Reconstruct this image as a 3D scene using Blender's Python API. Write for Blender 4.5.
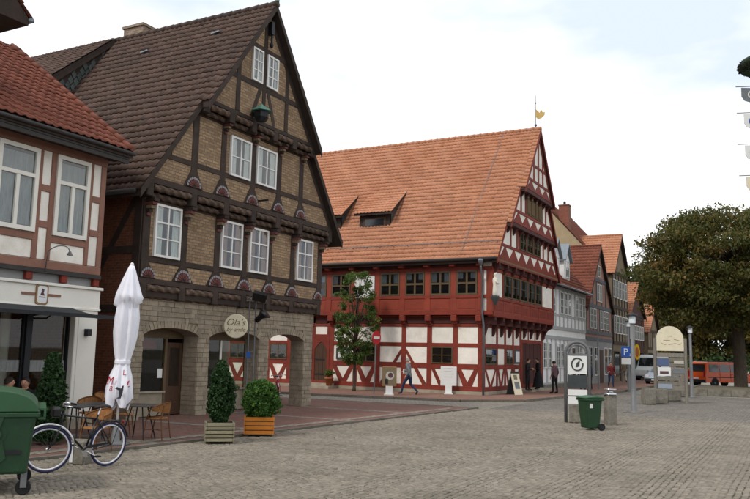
import bpy, bmesh, math, random
import numpy as np
from mathutils import Vector, Matrix

for o in list(bpy.data.objects): bpy.data.objects.remove(o)
scene = bpy.context.scene
C = scene.collection
PI = math.pi

# ------------------------------------------------------------------ camera
F_PX, YAW, PITCH, ROLL, CAM_H = 784.05, 0.4933, 0.1319, 0.0227, 2.008
def cam_axes():
    f0 = np.array([-math.sin(YAW), math.cos(YAW), 0]); r0 = np.array([math.cos(YAW), math.sin(YAW), 0]); u0 = np.array([0, 0, 1.])
    f = f0*math.cos(PITCH) + u0*math.sin(PITCH); u = -f0*math.sin(PITCH) + u0*math.cos(PITCH)
    c, s = math.cos(ROLL), math.sin(ROLL)
    return r0*c + u*s, -r0*s + u*c, f
CR, CU, CF = cam_axes()
cam = bpy.data.cameras.new('camera'); camo = bpy.data.objects.new('camera', cam); C.objects.link(camo)
camo.matrix_world = Matrix(((CR[0], CU[0], -CF[0], 0), (CR[1], CU[1], -CF[1], 0), (CR[2], CU[2], -CF[2], CAM_H), (0, 0, 0, 1)))
cam.sensor_width = 36; cam.lens = F_PX/750*36; cam.clip_start = .1; cam.clip_end = 3000
scene.camera = camo
scene.render.resolution_x = 1024; scene.render.resolution_y = 681
CAMP = np.array([0, 0, CAM_H])
def at(px, py, axis, c):                      # photo pixel -> point on the plane axis = c
    d = CF + CR*(px-375)/F_PX + CU*(249.5-py)/F_PX
    i = 'xyz'.index(axis); t = (c - CAMP[i])/d[i]
    return CAMP + d*t
def gp(px, py, z=0):
    p = at(px, py, 'z', z); return Vector((p[0], p[1], z))
def to_px(x, y, z):
    dx, dy, dz = x, y, z-CAM_H
    w = dx*CF[0]+dy*CF[1]+dz*CF[2]
    return 375+F_PX*(dx*CR[0]+dy*CR[1]+dz*CR[2])/w, 249.5-F_PX*(dx*CU[0]+dy*CU[1]+dz*CU[2])/w, w

# ------------------------------------------------------------------ sky and sun (bright overcast)
SUN_EL, SUN_AZ = math.radians(48), math.radians(200)      # azimuth clockwise from +Y
world = bpy.data.worlds.new('World'); scene.world = world; world.use_nodes = True
wt = world.node_tree; wt.nodes.clear()
def wn(t, **k):
    n = wt.nodes.new(t)
    for a, b in k.items(): setattr(n, a, b)
    return n
wo = wn('ShaderNodeOutputWorld'); mixs = wn('ShaderNodeMixShader'); b1 = wn('ShaderNodeBackground'); b2 = wn('ShaderNodeBackground')
sky = wn('ShaderNodeTexSky', sky_type='NISHITA', sun_disc=False, sun_elevation=SUN_EL, sun_rotation=SUN_AZ)
tc = wn('ShaderNodeTexCoord'); mp = wn('ShaderNodeMapping'); n1 = wn('ShaderNodeTexNoise'); n2 = wn('ShaderNodeTexNoise')
mp.inputs['Scale'].default_value = (1, 1, 2.6); mp.inputs['Location'].default_value = (1.7, .4, .25)
wt.links.new(tc.outputs['Generated'], mp.inputs['Vector'])
for n, s, d, r in ((n1, 2.3, 5, .55), (n2, 2.6, 5, .52)):
    n.inputs['Scale'].default_value = s; n.inputs['Detail'].default_value = d; n.inputs['Roughness'].default_value = r
    wt.links.new(mp.outputs['Vector'], n.inputs['Vector'])
rp = wn('ShaderNodeValToRGB'); rp.color_ramp.elements[0].position = .30; rp.color_ramp.elements[0].color = (.7, .7, .7, 1)
rp.color_ramp.elements[1].position = .52; rp.color_ramp.elements[1].color = (1, 1, 1, 1)
wt.links.new(n1.outputs['Fac'], rp.inputs['Fac'])
rc = wn('ShaderNodeValToRGB'); rc.color_ramp.elements[0].position = .36; rc.color_ramp.elements[0].color = (.64, .72, .84, 1)
rc.color_ramp.elements[1].position = .56; rc.color_ramp.elements[1].color = (.98, .98, .98, 1)
wt.links.new(n2.outputs['Fac'], rc.inputs['Fac'])
wt.links.new(sky.outputs['Color'], b1.inputs['Color']); b1.inputs['Strength'].default_value = .13
wt.links.new(rc.outputs['Color'], b2.inputs['Color']); b2.inputs['Strength'].default_value = 1.0
wt.links.new(rp.outputs['Color'], mixs.inputs['Fac']); wt.links.new(b1.outputs['Background'], mixs.inputs[1]); wt.links.new(b2.outputs['Background'], mixs.inputs[2])
wt.links.new(mixs.outputs['Shader'], wo.inputs['Surface'])
sun = bpy.data.lights.new('sun', 'SUN'); sun.energy = 1.5; sun.angle = math.radians(10); sun.color = (1, .95, .87)
suno = bpy.data.objects.new('sun', sun); C.objects.link(suno)
sd = Vector((math.sin(SUN_AZ)*math.cos(SUN_EL), math.cos(SUN_AZ)*math.cos(SUN_EL), math.sin(SUN_EL)))
suno.rotation_euler = sd.to_track_quat('Z', 'Y').to_euler()
vs = scene.view_settings; vs.view_transform = 'Standard'; vs.look = 'None'; vs.exposure = 0.36; vs.gamma = 1; vs.use_curve_mapping = False

# ------------------------------------------------------------------ materials
M = {}
def lin(h):                                   # '#rrggbb' to linear
    v = [int(h[i:i+2], 16)/255 for i in (1, 3, 5)]
    return tuple((c/12.92 if c <= .04045 else ((c+.055)/1.055)**2.4) for c in v)
class NT:
    def __init__(s, m): s.t = m.node_tree; s.b = s.t.nodes['Principled BSDF']; s.o = s.t.nodes['Material Output']
    def n(s, t, inp=None, **k):
        x = s.t.nodes.new(t)
        for a, b in k.items(): setattr(x, a, b)
        for a, b in (inp or {}).items():
            if hasattr(b, 'is_output'): s.t.links.new(b, x.inputs[a])
            else: x.inputs[a].default_value = b
        return x
    def l(s, a, b): s.t.links.new(a, b)
def c4(c): return (c[0], c[1], c[2], 1)
def newmat(name):
    m = bpy.data.materials.new(name); m.use_nodes = True; M[name] = m; return m, NT(m)
def mat(name, col, rough=.8, var=.18, scale=2.5, fine=40, bump=.15, metal=0, spec=.3, streak=None, col2=None, tint=0, rnd=0, detail=6, bdist=.01):
    """noise-varied surface; col2: blotch colour; tint: strength of the per-face 'tint' attribute; rnd: per-object variation"""
    m, t = newmat(name)
    tcn = t.n('ShaderNodeTexCoord').outputs['Object']
    if streak:
        mpn = t.n('ShaderNodeMapping', {'Vector': tcn}); mpn.inputs['Scale'].default_value = streak; tcn2 = mpn.outputs['Vector']
    else: tcn2 = tcn
    a = t.n('ShaderNodeTexNoise', {'Vector': tcn2, 'Scale': scale, 'Detail': detail, 'Roughness': .62})
    f = t.n('ShaderNodeTexNoise', {'Vector': tcn2, 'Scale': fine, 'Detail': 4, 'Roughness': .65})
    r1 = t.n('ShaderNodeMapRange', {'Value': a.outputs['Fac'], 'From Min': .3, 'From Max': .7, 'To Min': 1-var, 'To Max': 1+var})
    r2 = t.n('ShaderNodeMapRange', {'Value': f.outputs['Fac'], 'From Min': .3, 'From Max': .7, 'To Min': 1-var*.6, 'To Max': 1+var*.6})
    mu = t.n('ShaderNodeMath', {0: r1.outputs[0], 1: r2.outputs[0]}, operation='MULTIPLY').outputs[0]
    if tint:
        at_ = t.n('ShaderNodeAttribute', attribute_name='tint')
        rt = t.n('ShaderNodeMapRange', {'Value': at_.outputs['Fac'], 'To Min': 1-tint, 'To Max': 1+tint})
        mu = t.n('ShaderNodeMath', {0: mu, 1: rt.outputs[0]}, operation='MULTIPLY').outputs[0]
    if rnd:
        oi = t.n('ShaderNodeObjectInfo')
        ro = t.n('ShaderNodeMapRange', {'Value': oi.outputs['Random'], 'To Min': 1-rnd, 'To Max': 1+rnd})
        mu = t.n('ShaderNodeMath', {0: mu, 1: ro.outputs[0]}, operation='MULTIPLY').outputs[0]
    base = t.n('ShaderNodeRGB'); base.outputs[0].default_value = c4(col); bc = base.outputs[0]
    if col2:
        g = t.n('ShaderNodeTexNoise', {'Vector': tcn, 'Scale': scale*.7, 'Detail': 8, 'Roughness': .7})
        gr = t.n('ShaderNodeMapRange', {'Value': g.outputs['Fac'], 'From Min': .48, 'From Max': .66})
        mx = t.n('ShaderNodeMix', {'Factor': gr.outputs[0]}, data_type='RGBA'); t.l(bc, mx.inputs[6]); mx.inputs[7].default_value = c4(col2); bc = mx.outputs[2]
    vm = t.n('ShaderNodeVectorMath', {0: bc}, operation='SCALE'); t.l(mu, vm.inputs['Scale'])
    t.l(vm.outputs[0], t.b.inputs['Base Color'])
    t.b.inputs['Roughness'].default_value = rough; t.b.inputs['Metallic'].default_value = metal; t.b.inputs['Specular IOR Level'].default_value = spec
    if bump:
        bp = t.n('ShaderNodeBump', {'Height': f.outputs['Fac'], 'Strength': bump, 'Distance': bdist}); t.l(bp.outputs[0], t.b.inputs['Normal'])
    return m
def bricks(name, c1, c2, mortar, axes, bw, bh, ms=.012, var=.25, rough=.9, rnd=0, bump=.5, offset=.5):
    m, t = newmat(name)
    g = t.n('ShaderNodeNewGeometry'); sp = t.n('ShaderNodeSeparateXYZ', {0: g.outputs['Position']})
    cb = t.n('ShaderNodeCombineXYZ', {0: sp.outputs['XYZ'.index(axes[0])], 1: sp.outputs['XYZ'.index(axes[1])]})
    br = t.n('ShaderNodeTexBrick', {'Vector': cb.outputs[0], 'Color1': c4(c1), 'Color2': c4(c2), 'Mortar': c4(mortar), 'Scale': 1, 'Mortar Size': ms, 'Mortar Smooth': .3, 'Bias': 0, 'Brick Width': bw, 'Row Height': bh})
    br.offset = offset
    a = t.n('ShaderNodeTexNoise', {'Vector': g.outputs['Position'], 'Scale': 1.3, 'Detail': 7, 'Roughness': .65})
    f = t.n('ShaderNodeTexNoise', {'Vector': g.outputs['Position'], 'Scale': 14, 'Detail': 4})
    r1 = t.n('ShaderNodeMapRange', {'Value': a.outputs['Fac'], 'From Min': .3, 'From Max': .7, 'To Min': 1-var, 'To Max': 1+var})
    r2 = t.n('ShaderNodeMapRange', {'Value': f.outputs['Fac'], 'From Min': .3, 'From Max': .7, 'To Min': .8, 'To Max': 1.2})
    mu = t.n('ShaderNodeMath', {0: r1.outputs[0], 1: r2.outputs[0]}, operation='MULTIPLY').outputs[0]
    if rnd:
        oi = t.n('ShaderNodeObjectInfo'); ro = t.n('ShaderNodeMapRange', {'Value': oi.outputs['Random'], 'To Min': 1-rnd, 'To Max': 1+rnd})
        mu = t.n('ShaderNodeMath', {0: mu, 1: ro.outputs[0]}, operation='MULTIPLY').outputs[0]
    vm = t.n('ShaderNodeVectorMath', {0: br.outputs['Color']}, operation='SCALE'); t.l(mu, vm.inputs['Scale'])
    t.l(vm.outputs[0], t.b.inputs['Base Color']); t.b.inputs['Roughness'].default_value = rough; t.b.inputs['Specular IOR Level'].default_value = .25
    ad = t.n('ShaderNodeMath', {0: br.outputs['Fac'], 1: f.outputs['Fac']}, operation='MULTIPLY_ADD'); ad.inputs[1].default_value = -1
    t.l(f.outputs['Fac'], ad.inputs[2])
    bp = t.n('ShaderNodeBump', {'Height': ad.outputs[0], 'Strength': bump, 'Distance': .012}); t.l(bp.outputs[0], t.b.inputs['Normal'])
    return m
def glass(name, tintc=(.75, .8, .8), refl=.10, fk=.6):
    m, t = newmat(name)
    tr = t.n('ShaderNodeBsdfTransparent', {'Color': c4(tintc)}); gl = t.n('ShaderNodeBsdfGlossy', {'Color': (1, 1, 1, 1), 'Roughness': .02})
    nz = t.n('ShaderNodeTexNoise', {'Scale': 1.6, 'Detail': 1}); bp = t.n('ShaderNodeBump', {'Height': nz.outputs['Fac'], 'Strength': .03, 'Distance': .02}); t.l(bp.outputs[0], gl.inputs['Normal'])
    fr = t.n('ShaderNodeFresnel', {'IOR': 1.45}); ad = t.n('ShaderNodeMath', {0: fr.outputs[0], 1: fk, 2: refl}, operation='MULTIPLY_ADD', use_clamp=True)
    gg = t.n('ShaderNodeNewGeometry'); inv = t.n('ShaderNodeMath', {0: 1.0, 1: gg.outputs['Backfacing']}, operation='SUBTRACT'); fm_ = t.n('ShaderNodeMath', {0: ad.outputs[0], 1: inv.outputs[0]}, operation='MULTIPLY')
    mx = t.n('ShaderNodeMixShader', {0: fm_.outputs[0]}); t.l(tr.outputs[0], mx.inputs[1]); t.l(gl.outputs[0], mx.inputs[2]); t.l(mx.outputs[0], t.o.inputs['Surface'])
    t.t.nodes.remove(t.b); return m
def leafmat(name, c1, c2, c3, trans=.35):
    m, t = newmat(name)
    a = t.n('ShaderNodeAttribute', attribute_name='tint')
    r = t.n('ShaderNodeValToRGB', {0: a.outputs['Fac']}); e = r.color_ramp.elements
    e[0].color = c4(c1); e[0].position = 0; e[1].color = c4(c3); e[1].position = 1
    x = e.new(.55); x.color = c4(c2)
    t.l(r.outputs[0], t.b.inputs['Base Color']); t.b.inputs['Roughness'].default_value = .6; t.b.inputs['Specular IOR Level'].default_value = .3
    tl = t.n('ShaderNodeBsdfTranslucent', {'Color': r.outputs[0]}); mx = t.n('ShaderNodeMixShader', {0: trans}); t.l(t.b.outputs[0], mx.inputs[1]); t.l(tl.outputs[0], mx.inputs[2]); t.l(mx.outputs[0], t.o.inputs['Surface'])
    return m

mat('timber_brown', lin('#3b302a'), .8, .3, 3, 30, .35, rnd=.15)
mat('timber_brown_worn', lin('#55453a'), .85, .3, 3, 30, .4, rnd=.2, tint=.5)
mat('timber_red', lin('#7c3224'), .7, .16, 3, 30, .3, rnd=.12, col2=lin('#6a2a20'))
mat('timber_red_bright', lin('#873a2a'), .6, .15, 2, 30, .2, rnd=.08)
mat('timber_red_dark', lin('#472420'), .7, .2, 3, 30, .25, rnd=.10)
mat('timber_rust', lin('#886253'), .75, .12, 3, 30, .2, rnd=.06)
mat('timber_grey', lin('#5d6166'), .8, .15, 3, 30, .2, rnd=.08)
mat('timber_slate', lin('#a9aaaa'), .8, .12, 3, 30, .2, rnd=.08)
mat('plaster_white', lin('#e8e3d9'), .85, .06, 1.8, 25, .3, col2=lin('#d8d0c2'), rnd=.05)
mat('plaster_pale', lin('#e9e9e7'), .85, .06, 1.5, 25, .2)
mat('plaster_grey', lin('#8f8f8e'), .85, .1, 1.5, 25, .2)
mat('plaster_tan', lin('#a08f72'), .9, .12, 1.2, 18, .25)
mat('plaster_brown', lin('#776a55'), .9, .14, 1.2, 18, .25)
mat('cream_paint', lin('#e2ded4'), .55, .05, 1.2, 30, .06)
mat('white_paint', lin('#e2e0dc'), .45, .05, 2, 30, .05)
mat('window_olive', lin('#5a4a34'), .6, .15, 3, 30, .1)
mat('window_shutter', lin('#5f4a2c'), .75, .25, 3, 30, .2)
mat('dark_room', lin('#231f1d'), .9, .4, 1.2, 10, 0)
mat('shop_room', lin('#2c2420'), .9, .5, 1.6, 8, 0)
mat('curtain', lin('#c9c8c2'), .9, .2, 5, 20, .3, streak=(6, 6, .6))
mat('curtain_red', lin('#9c7a6c'), .9, .3, 5, 20, .3, streak=(6, 6, .6))
mat('curtain_grey', lin('#8b8d8c'), .9, .3, 4, 20, .3, streak=(5, 5, .6))
mat('stone_plinth', lin('#9a9180'), .9, .2, 3, 20, .4)
mat('stone_block', lin('#8f8371'), .92, .2, 4, 24, .6, rnd=.16, col2=lin('#7f7464'))
mat('stone_mortar', lin('#8f8574'), .95, .15, 4, 30, .5)
mat('stone_grey', lin('#7b766c'), .9, .25, 3, 24, .6, col2=lin('#5f5a4e'))
mat('slate', lin('#4a5250'), .6, .3, 4, 30, .3, rnd=.2)
mat('roof_orange', lin('#b88164'), .85, .08, .5, 12, .2, tint=.12, col2=lin('#b07658'))
mat('roof_red', lin('#7c4838'), .8, .14, .6, 12, .2, tint=.2, col2=lin('#6c3e32'))
mat('roof_brown', lin('#54423a'), .8, .12, .6, 12, .2, tint=.3, col2=lin('#493a32'))
mat('roof_deck', lin('#3a302b'), .9, .2, 3, 20, .2)
mat('zinc', lin('#7e858b'), .45, .12, 3, 20, .1, metal=.7)
mat('dark_metal', lin('#2c2d30'), .45, .15, 3, 30, .08, metal=.5)
mat('grey_metal', lin('#6c6d6e'), .55, .12, 3, 30, .08, metal=.2)
mat('copper_green', lin('#5f8a7a'), .7, .2, 6, 30, .2)
mat('gutter_dark', lin('#3a3634'), .6, .15, 3, 20, .1, metal=.2)
mat('gold_pale', lin('#c9a86a'), .45, .15, 6, 30, .1, metal=.7)
mat('asphalt', lin('#8d8880'), .95, .12, 1.5, 60, .5)
mat('kerbstone', lin('#6c655c'), .92, .2, 3, 40, .4, rnd=.15)
mat('earth', lin('#6a6252'), .95, .25, 2, 20, .6, col2=lin('#5b5c3c'))
mat('bark', lin('#4a4036'), .95, .35, 4, 18, .8, streak=(3, 3, .7))
mat('bin_green', lin('#1b3d23'), .5, .2, 2.2, 40, .06, spec=.4, col2=lin('#24402a'))
mat('bin_lid', lin('#2a5233'), .42, .10, 3, 40, .04, spec=.45)
mat('rubber', lin('#1c1c1d'), .8, .2, 6, 40, .1)
mat('blue_rubber', lin('#26274a'), .7, .2, 6, 40, .1)
mat('canvas_white', lin('#e6e6ee'), .85, .05, 4, 40, .15)
mat('print_red', lin('#b0253a'), .8, .1, 4, 40, 0)
mat('print_dark', lin('#34343c'), .8, .1, 4, 40, 0)
mat('chrome', lin('#c8c8cc'), .2, .05, 4, 40, 0, metal=.9)
mat('white_rim', lin('#dfe0e6'), .4, .05, 4, 40, 0)
mat('black_paint', lin('#17171a'), .35, .1, 4, 40, 0, spec=.5)
mat('leather', lin('#2b2624'), .6, .2, 6, 40, .15)
mat('rattan', lin('#8f6238'), .7, .35, 30, 90, .7, rnd=.12)
mat('rattan_frame', lin('#6a4526'), .6, .2, 6, 40, .1)
mat('table_dark', lin('#4a4644'), .5, .15, 4, 40, .05)
mat('planter_grey', lin('#837d66'), .9, .25, 4, 40, .4, rnd=.15, streak=(1, 1, 6))
mat('planter_orange', lin('#b06a24'), .7, .16, 4, 40, .2, rnd=.1, streak=(1, 1, 6))
mat('planter_gap', lin('#3a3424'), .9, .2, 4, 40, .2)
mat('awning', lin('#34383a'), .85, .15, 2, 40, .15)
mat('sign_cream', lin('#d9cfb4'), .6, .06, 4, 40, .05)
mat('sign_red', lin('#b3202a'), .45, .06, 4, 40, .03)
mat('sign_blue', lin('#2558a8'), .45, .06, 4, 40, .03)
mat('sign_dark', lin('#3a3f40'), .45, .15, 6, 40, .03)
mat('panel_white', lin('#d9d9d6'), .45, .04, 4, 40, .02)
mat('yellow_paint', lin('#c9a21c'), .5, .1, 4, 40, .03)
mat('wood_board', lin('#8a6a48'), .7, .2, 4, 40, .2, rnd=.1)
mat('wood_dark', lin('#7d776d'), .85, .2, 4, 40, .3, rnd=.15, streak=(6, 6, 1))
mat('wood_door', lin('#4a3426'), .65, .25, 4, 40, .3, streak=(6, 6, .8))
mat('gate_red', lin('#5c2a22'), .7, .2, 4, 40, .2, rnd=.1, streak=(6, 6, .8))
mat('terracotta', lin('#9a5a38'), .8, .15, 4, 40, .2)
mat('skin', lin('#c08e74'), .6, .06, 8, 40, .05)
mat('hair_dark', lin('#2a211c'), .7, .2, 12, 60, .3)
mat('hair_grey', lin('#8a8680'), .7, .2, 12, 60, .3)
mat('cloth_navy', lin('#2a3350'), .9, .15, 6, 80, .3)
mat('cloth_grey', lin('#6f7478'), .9, .15, 6, 80, .3)
mat('cloth_black', lin('#1c1b1e'), .9, .15, 6, 80, .3)
mat('cloth_red', lin('#6e2a2e'), .9, .15, 6, 80, .3)
mat('cloth_plum', lin('#5b4248'), .9, .15, 6, 80, .3)
mat('cloth_light', lin('#b9b3a6'), .9, .15, 6, 80, .3)
mat('cloth_khaki', lin('#7a6e58'), .9, .15, 6, 80, .3)
mat('shoe', lin('#2b211d'), .6, .15, 6, 80, .1)
mat('van_orange', lin('#d9561a'), .3, .05, 3, 40, 0, spec=.5)
mat('car_silver', lin('#9aa4b0'), .3, .05, 3, 40, 0, metal=.4)
mat('car_blue', lin('#4a5a80'), .3, .05, 3, 40, 0, spec=.5)
mat('van_white', lin('#d0d2d0'), .4, .05, 3, 40, 0)
mat('car_glass', lin('#1d2226'), .08, .1, 3, 40, 0, spec=.8)
mat('lamp_red', lin('#a01818'), .3, .05, 3, 40, 0)
mat('lamp_clear', lin('#d8dce0'), .2, .05, 3, 40, 0)
mat('plastic_black', lin('#232325'), .6, .1, 3, 40, .05)
mat('statue_white', lin('#d8d2c4'), .8, .1, 6, 40, .2)
mat('rosette_red', lin('#6c4440'), .8, .15, 6, 40, .2)
mat('rosette_grey', lin('#8d8a8c'), .8, .15, 6, 40, .2)
mat('carved_tan', lin('#7f6d57'), .85, .2, 6, 40, .3)
mat('dried_bouquet', lin('#b98a3a'), .9, .3, 6, 40, .3)
mat('green_leaf_wreath', lin('#2b3a24'), .9, .3, 6, 40, .3)
for nm, a in (('brick_tan_x', 'YZ'), ('brick_tan_y', 'XZ')): bricks(nm, lin('#a48868'), lin('#846a50'), lin('#70665a'), a, .27, .09, .014, .12, rnd=.08)
bricks('brick_red_y', lin('#7c4a34'), lin('#6c3e2c'), lin('#6a5a4c'), 'XZ', .24, .075, .010, .15)
bricks('brick_pink_x', lin('#a87a68'), lin('#9a6c5c'), lin('#96867a'), 'YZ', .25, .08, .012, .12)
bricks('brick_chimney', lin('#8a4a3a'), lin('#7a4032'), lin('#776455'), 'XZ', .25, .08, .012, .12)
bricks('brick_pale', lin('#9a8878'), lin('#8a7868'), lin('#776a5c'), 'XZ', .25, .08, .012, .12)
bricks('pavers_red', lin('#7c5a50'), lin('#6e5048'), lin('#5e5048'), 'XY', .2, .1, .008, .16, bump=.4)
bricks('pavers_walk', lin('#8a6658'), lin('#7c5c50'), lin('#6a5a50'), 'XY', .2, .1, .008, .14, bump=.4)
bricks('pavers_grey', lin('#8c857a'), lin('#7f796e'), lin('#5e5a52'), 'XY', .2, .2, .012, .12, bump=.4)
glass('glass', (.86, .89, .89), .05, 1.0); glass('glass_shop', (.9, .92, .9), .01, .8); glass('glass_dark', (.7, .73, .75), .04, 1.0)
leafmat('leaf_chestnut', lin('#363f1c'), lin('#565829'), lin('#866838'))
leafmat('leaf_street', lin('#34481f'), lin('#50682e'), lin('#76883f'))
leafmat('leaf_far', lin('#24361e'), lin('#354a28'), lin('#4c5c30'))
leafmat('leaf_far_warm', lin('#3a3f1c'), lin('#565326'), lin('#7c6a30'))
leafmat('leaf_conifer', lin('#1c3018'), lin('#2a4422'), lin('#3c5a2c'), .2)
leafmat('leaf_wreath', lin('#221f24'), lin('#2c2a2c'), lin('#3a3a30'), .1)
leafmat('leaf_box', lin('#2c4a1c'), lin('#42682a'), lin('#6a8a38'), .25)
# cobbles: per-stone tint, and the ground sheet beneath that takes over in the distance
mat('cobble', lin('#7e766a'), .85, .17, .5, 40, .5, tint=.26, col2=lin('#736c60'))
def cobble_sheet():
    m, t = newmat('cobble_sheet')
    g = t.n('ShaderNodeNewGeometry')
    v = t.n('ShaderNodeTexVoronoi', {'Vector': g.outputs['Position'], 'Scale': 9.2, 'Randomness': .55}); ve = t.n('ShaderNodeTexVoronoi', {'Vector': g.outputs['Position'], 'Scale': 9.2, 'Randomness': .55}, feature='DISTANCE_TO_EDGE')
    sp = t.n('ShaderNodeSeparateColor', {0: v.outputs['Color']})
    st = t.n('ShaderNodeMapRange', {'Value': sp.outputs[0], 'To Min': .76, 'To Max': 1.2})
    ed = t.n('ShaderNodeMapRange', {'Value': ve.outputs['Distance'], 'From Min': .03, 'From Max': .12, 'To Min': .52, 'To Max': 1})
    a = t.n('ShaderNodeTexNoise', {'Vector': g.outputs['Position'], 'Scale': .45, 'Detail': 8, 'Roughness': .65})
    r1 = t.n('ShaderNodeMapRange', {'Value': a.outputs['Fac'], 'From Min': .3, 'From Max': .7, 'To Min': .84, 'To Max': 1.14})
    m1 = t.n('ShaderNodeMath', {0: st.outputs[0], 1: ed.outputs[0]}, operation='MULTIPLY'); m2 = t.n('ShaderNodeMath', {0: m1.outputs[0], 1: r1.outputs[0]}, operation='MULTIPLY')
    vm = t.n('ShaderNodeVectorMath', {0: lin('#78726a')}, operation='SCALE'); t.l(m2.outputs[0], vm.inputs['Scale']); t.l(vm.outputs[0], t.b.inputs['Base Color'])
    t.b.inputs['Roughness'].default_value = .88; t.b.inputs['Specular IOR Level'].default_value = .25
    bp = t.n('ShaderNodeBump', {'Height': ed.outputs[0], 'Strength': .5, 'Distance': .02}); t.l(bp.outputs[0], t.b.inputs['Normal'])
cobble_sheet()
mat('cobble_joint', lin('#403c31'), .95, .25, 1.2, 30, .5, col2=lin('#4c4f34'))

# ------------------------------------------------------------------ mesh helpers
class MB:
    def __init__(s): s.v = []; s.f = []; s.t = []; s.mi = []
    def add(s, vs, fs, tint=None, mi=0):
        n = len(s.v); s.v += [tuple(map(float, p)) for p in vs]
        for f in fs: s.f.append(tuple(i+n for i in f)); s.t.append(.5 if tint is None else tint); s.mi.append(mi)
        return s
    def box(s, a, b, mi=0, tint=None):
        x0, y0, z0 = a; x1, y1, z1 = b
        return s.add([(x0,y0,z0),(x1,y0,z0),(x1,y1,z0),(x0,y1,z0),(x0,y0,z1),(x1,y0,z1),(x1,y1,z1),(x0,y1,z1)],
                     [(0,3,2,1),(4,5,6,7),(0,1,5,4),(1,2,6,5),(2,3,7,6),(3,0,4,7)], tint, mi)
    def prism(s, pts, off, mi=0, tint=None):                     # pts: 3-D polygon, off: extrusion vector
        n = len(pts); off = Vector(off); a = [Vector(p) for p in pts]; b = [p+off for p in a]
        fs = [tuple(range(n))[::-1], tuple(range(n, 2*n))] + [(i, (i+1) % n, n+(i+1) % n, n+i) for i in range(n)]
        return s.add(a+b, fs, tint, mi)
    def bar(s, p, q, w, h, up=(0, 0, 1), mi=0, tint=None):       # rectangular bar p..q
        p, q = Vector(p), Vector(q); d = (q-p).normalized(); up = Vector(up); sd_ = d.cross(up)
        if sd_.length < 1e-4: sd_ = d.cross(Vector((1, 0, 0)))
        sd_.normalize(); u = sd_.cross(d)
        c = [p+sd_*(i*w/2)+u*(j*h/2) for i, j in ((-1,-1),(1,-1),(1,1),(-1,1))]
        return s.prism(c, q-p, mi, tint)
    def tube(s, pts, rad, n=8, mi=0, tint=None, caps=True):
        pts = [Vector(p) for p in pts]; k = len(pts)
        if not hasattr(rad, '__len__'): rad = [rad]*k
        vs, fs = [], []; prev = None
        for i, p in enumerate(pts):
            d = (pts[min(i+1, k-1)]-pts[max(i-1, 0)]).normalized()
            if prev is None:
                a = d.orthogonal().normalized()
            else:
                a = prev - d*prev.dot(d)
                a = a.normalized() if a.length > 1e-6 else d.orthogonal().normalized()
            prev = a; b = d.cross(a)
            vs += [p+(a*math.cos(2*PI*j/n)+b*math.sin(2*PI*j/n))*rad[i] for j in range(n)]
        for i in range(k-1):
            for j in range(n): fs.append((i*n+j, i*n+(j+1) % n, (i+1)*n+(j+1) % n, (i+1)*n+j))
        if caps: fs += [tuple(range(n))[::-1], tuple(range((k-1)*n, k*n))]
        return s.add(vs, fs, tint, mi)
    def lathe(s, prof, c=(0, 0, 0), n=16, mi=0, tint=None, axis='z'):
        vs, fs = [], []; c = Vector(c)
        for r, z in prof:
            for j in range(n):
                a = 2*PI*j/n; p = (r*math.cos(a), r*math.sin(a), z)
                if axis == 'y': p = (p[0], p[2], p[1])
                if axis == 'x': p = (p[2], p[0], p[1])
                vs.append(c+Vector(p))
        k = len(prof)
        for i in range(k-1):
            for j in range(n): fs.append((i*n+j, i*n+(j+1) % n, (i+1)*n+(j+1) % n, (i+1)*n+j))
        fs += [tuple(range(n))[::-1], tuple(range((k-1)*n, k*n))]
        return s.add(vs, fs, tint, mi)
    def ellipsoid(s, c, r, n=12, m=8, mi=0, tint=None):
        return s.lathe_s(c, r, n, m, mi, tint)
    def lathe_s(s, c, r, n, m, mi, tint):
        vs, fs = [], []
        for i in range(m+1):
            ph = PI*i/m
            for j in range(n):
                a = 2*PI*j/n; vs.append((c[0]+r[0]*math.sin(ph)*math.cos(a), c[1]+r[1]*math.sin(ph)*math.sin(a), c[2]-r[2]*math.cos(ph)))
        for i in range(m):
            for j in range(n): fs.append((i*n+j, i*n+(j+1) % n, (i+1)*n+(j+1) % n, (i+1)*n+j))
        return s.add(vs, fs, tint, mi)
    def mesh(s, name, mats, smooth=False, off=(0, 0, 0)):
        me = bpy.data.meshes.new(name)
        v = np.array(s.v, dtype=np.float32).reshape(-1, 3) - np.array(off, dtype=np.float32)
        me.from_pydata(v.tolist(), [], s.f)
        if not isinstance(mats, (list, tuple)): mats = [mats]
        for m in mats: me.materials.append(M[m])
        if len(mats) > 1: me.polygons.foreach_set('material_index', s.mi)
        if any(t != .5 for t in s.t):
            at_ = me.attributes.new('tint', 'FLOAT', 'FACE'); at_.data.foreach_set('value', s.t)
        if smooth: me.polygons.foreach_set('use_smooth', [True]*len(s.f))
        bm = bmesh.new(); bm.from_mesh(me); bmesh.ops.recalc_face_normals(bm, faces=bm.faces); bm.to_mesh(me); bm.free()
        return me
OFF = {}
def link(name, me, parent=None, label=None, cat=None, group=None, kind=None):
    o = bpy.data.objects.new(name, me); C.objects.link(o)
    if parent is not None: o.parent = parent
    if label: o['label'] = label
    if cat: o['category'] = cat
    if group: o['group'] = group
    if kind: o['kind'] = kind
    return o
def root(name, label, cat, loc=(0, 0, 0), rz=0, group=None):
    o = link(name, None, None, label, cat, group); o.location = loc; o.rotation_euler = (0, 0, rz); o.empty_display_size = .3
    OFF[o.name] = Vector(loc); return o
def part(name, mb, mats, parent, smooth=False, kind=None, label=None, world=False):
    """world=True: mb is in world coordinates, parent (or its root) is unrotated"""
    off = (0, 0, 0)
    if world:
        r = parent
        while r.parent: r = r.parent
        off = OFF[r.name]
    return link(name, mb.mesh(name, mats, smooth, off), parent, label=label, kind=kind)
def structure(name, mb, mats, smooth=False): return link(name, mb.mesh(name, mats, smooth), kind='structure')
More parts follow.
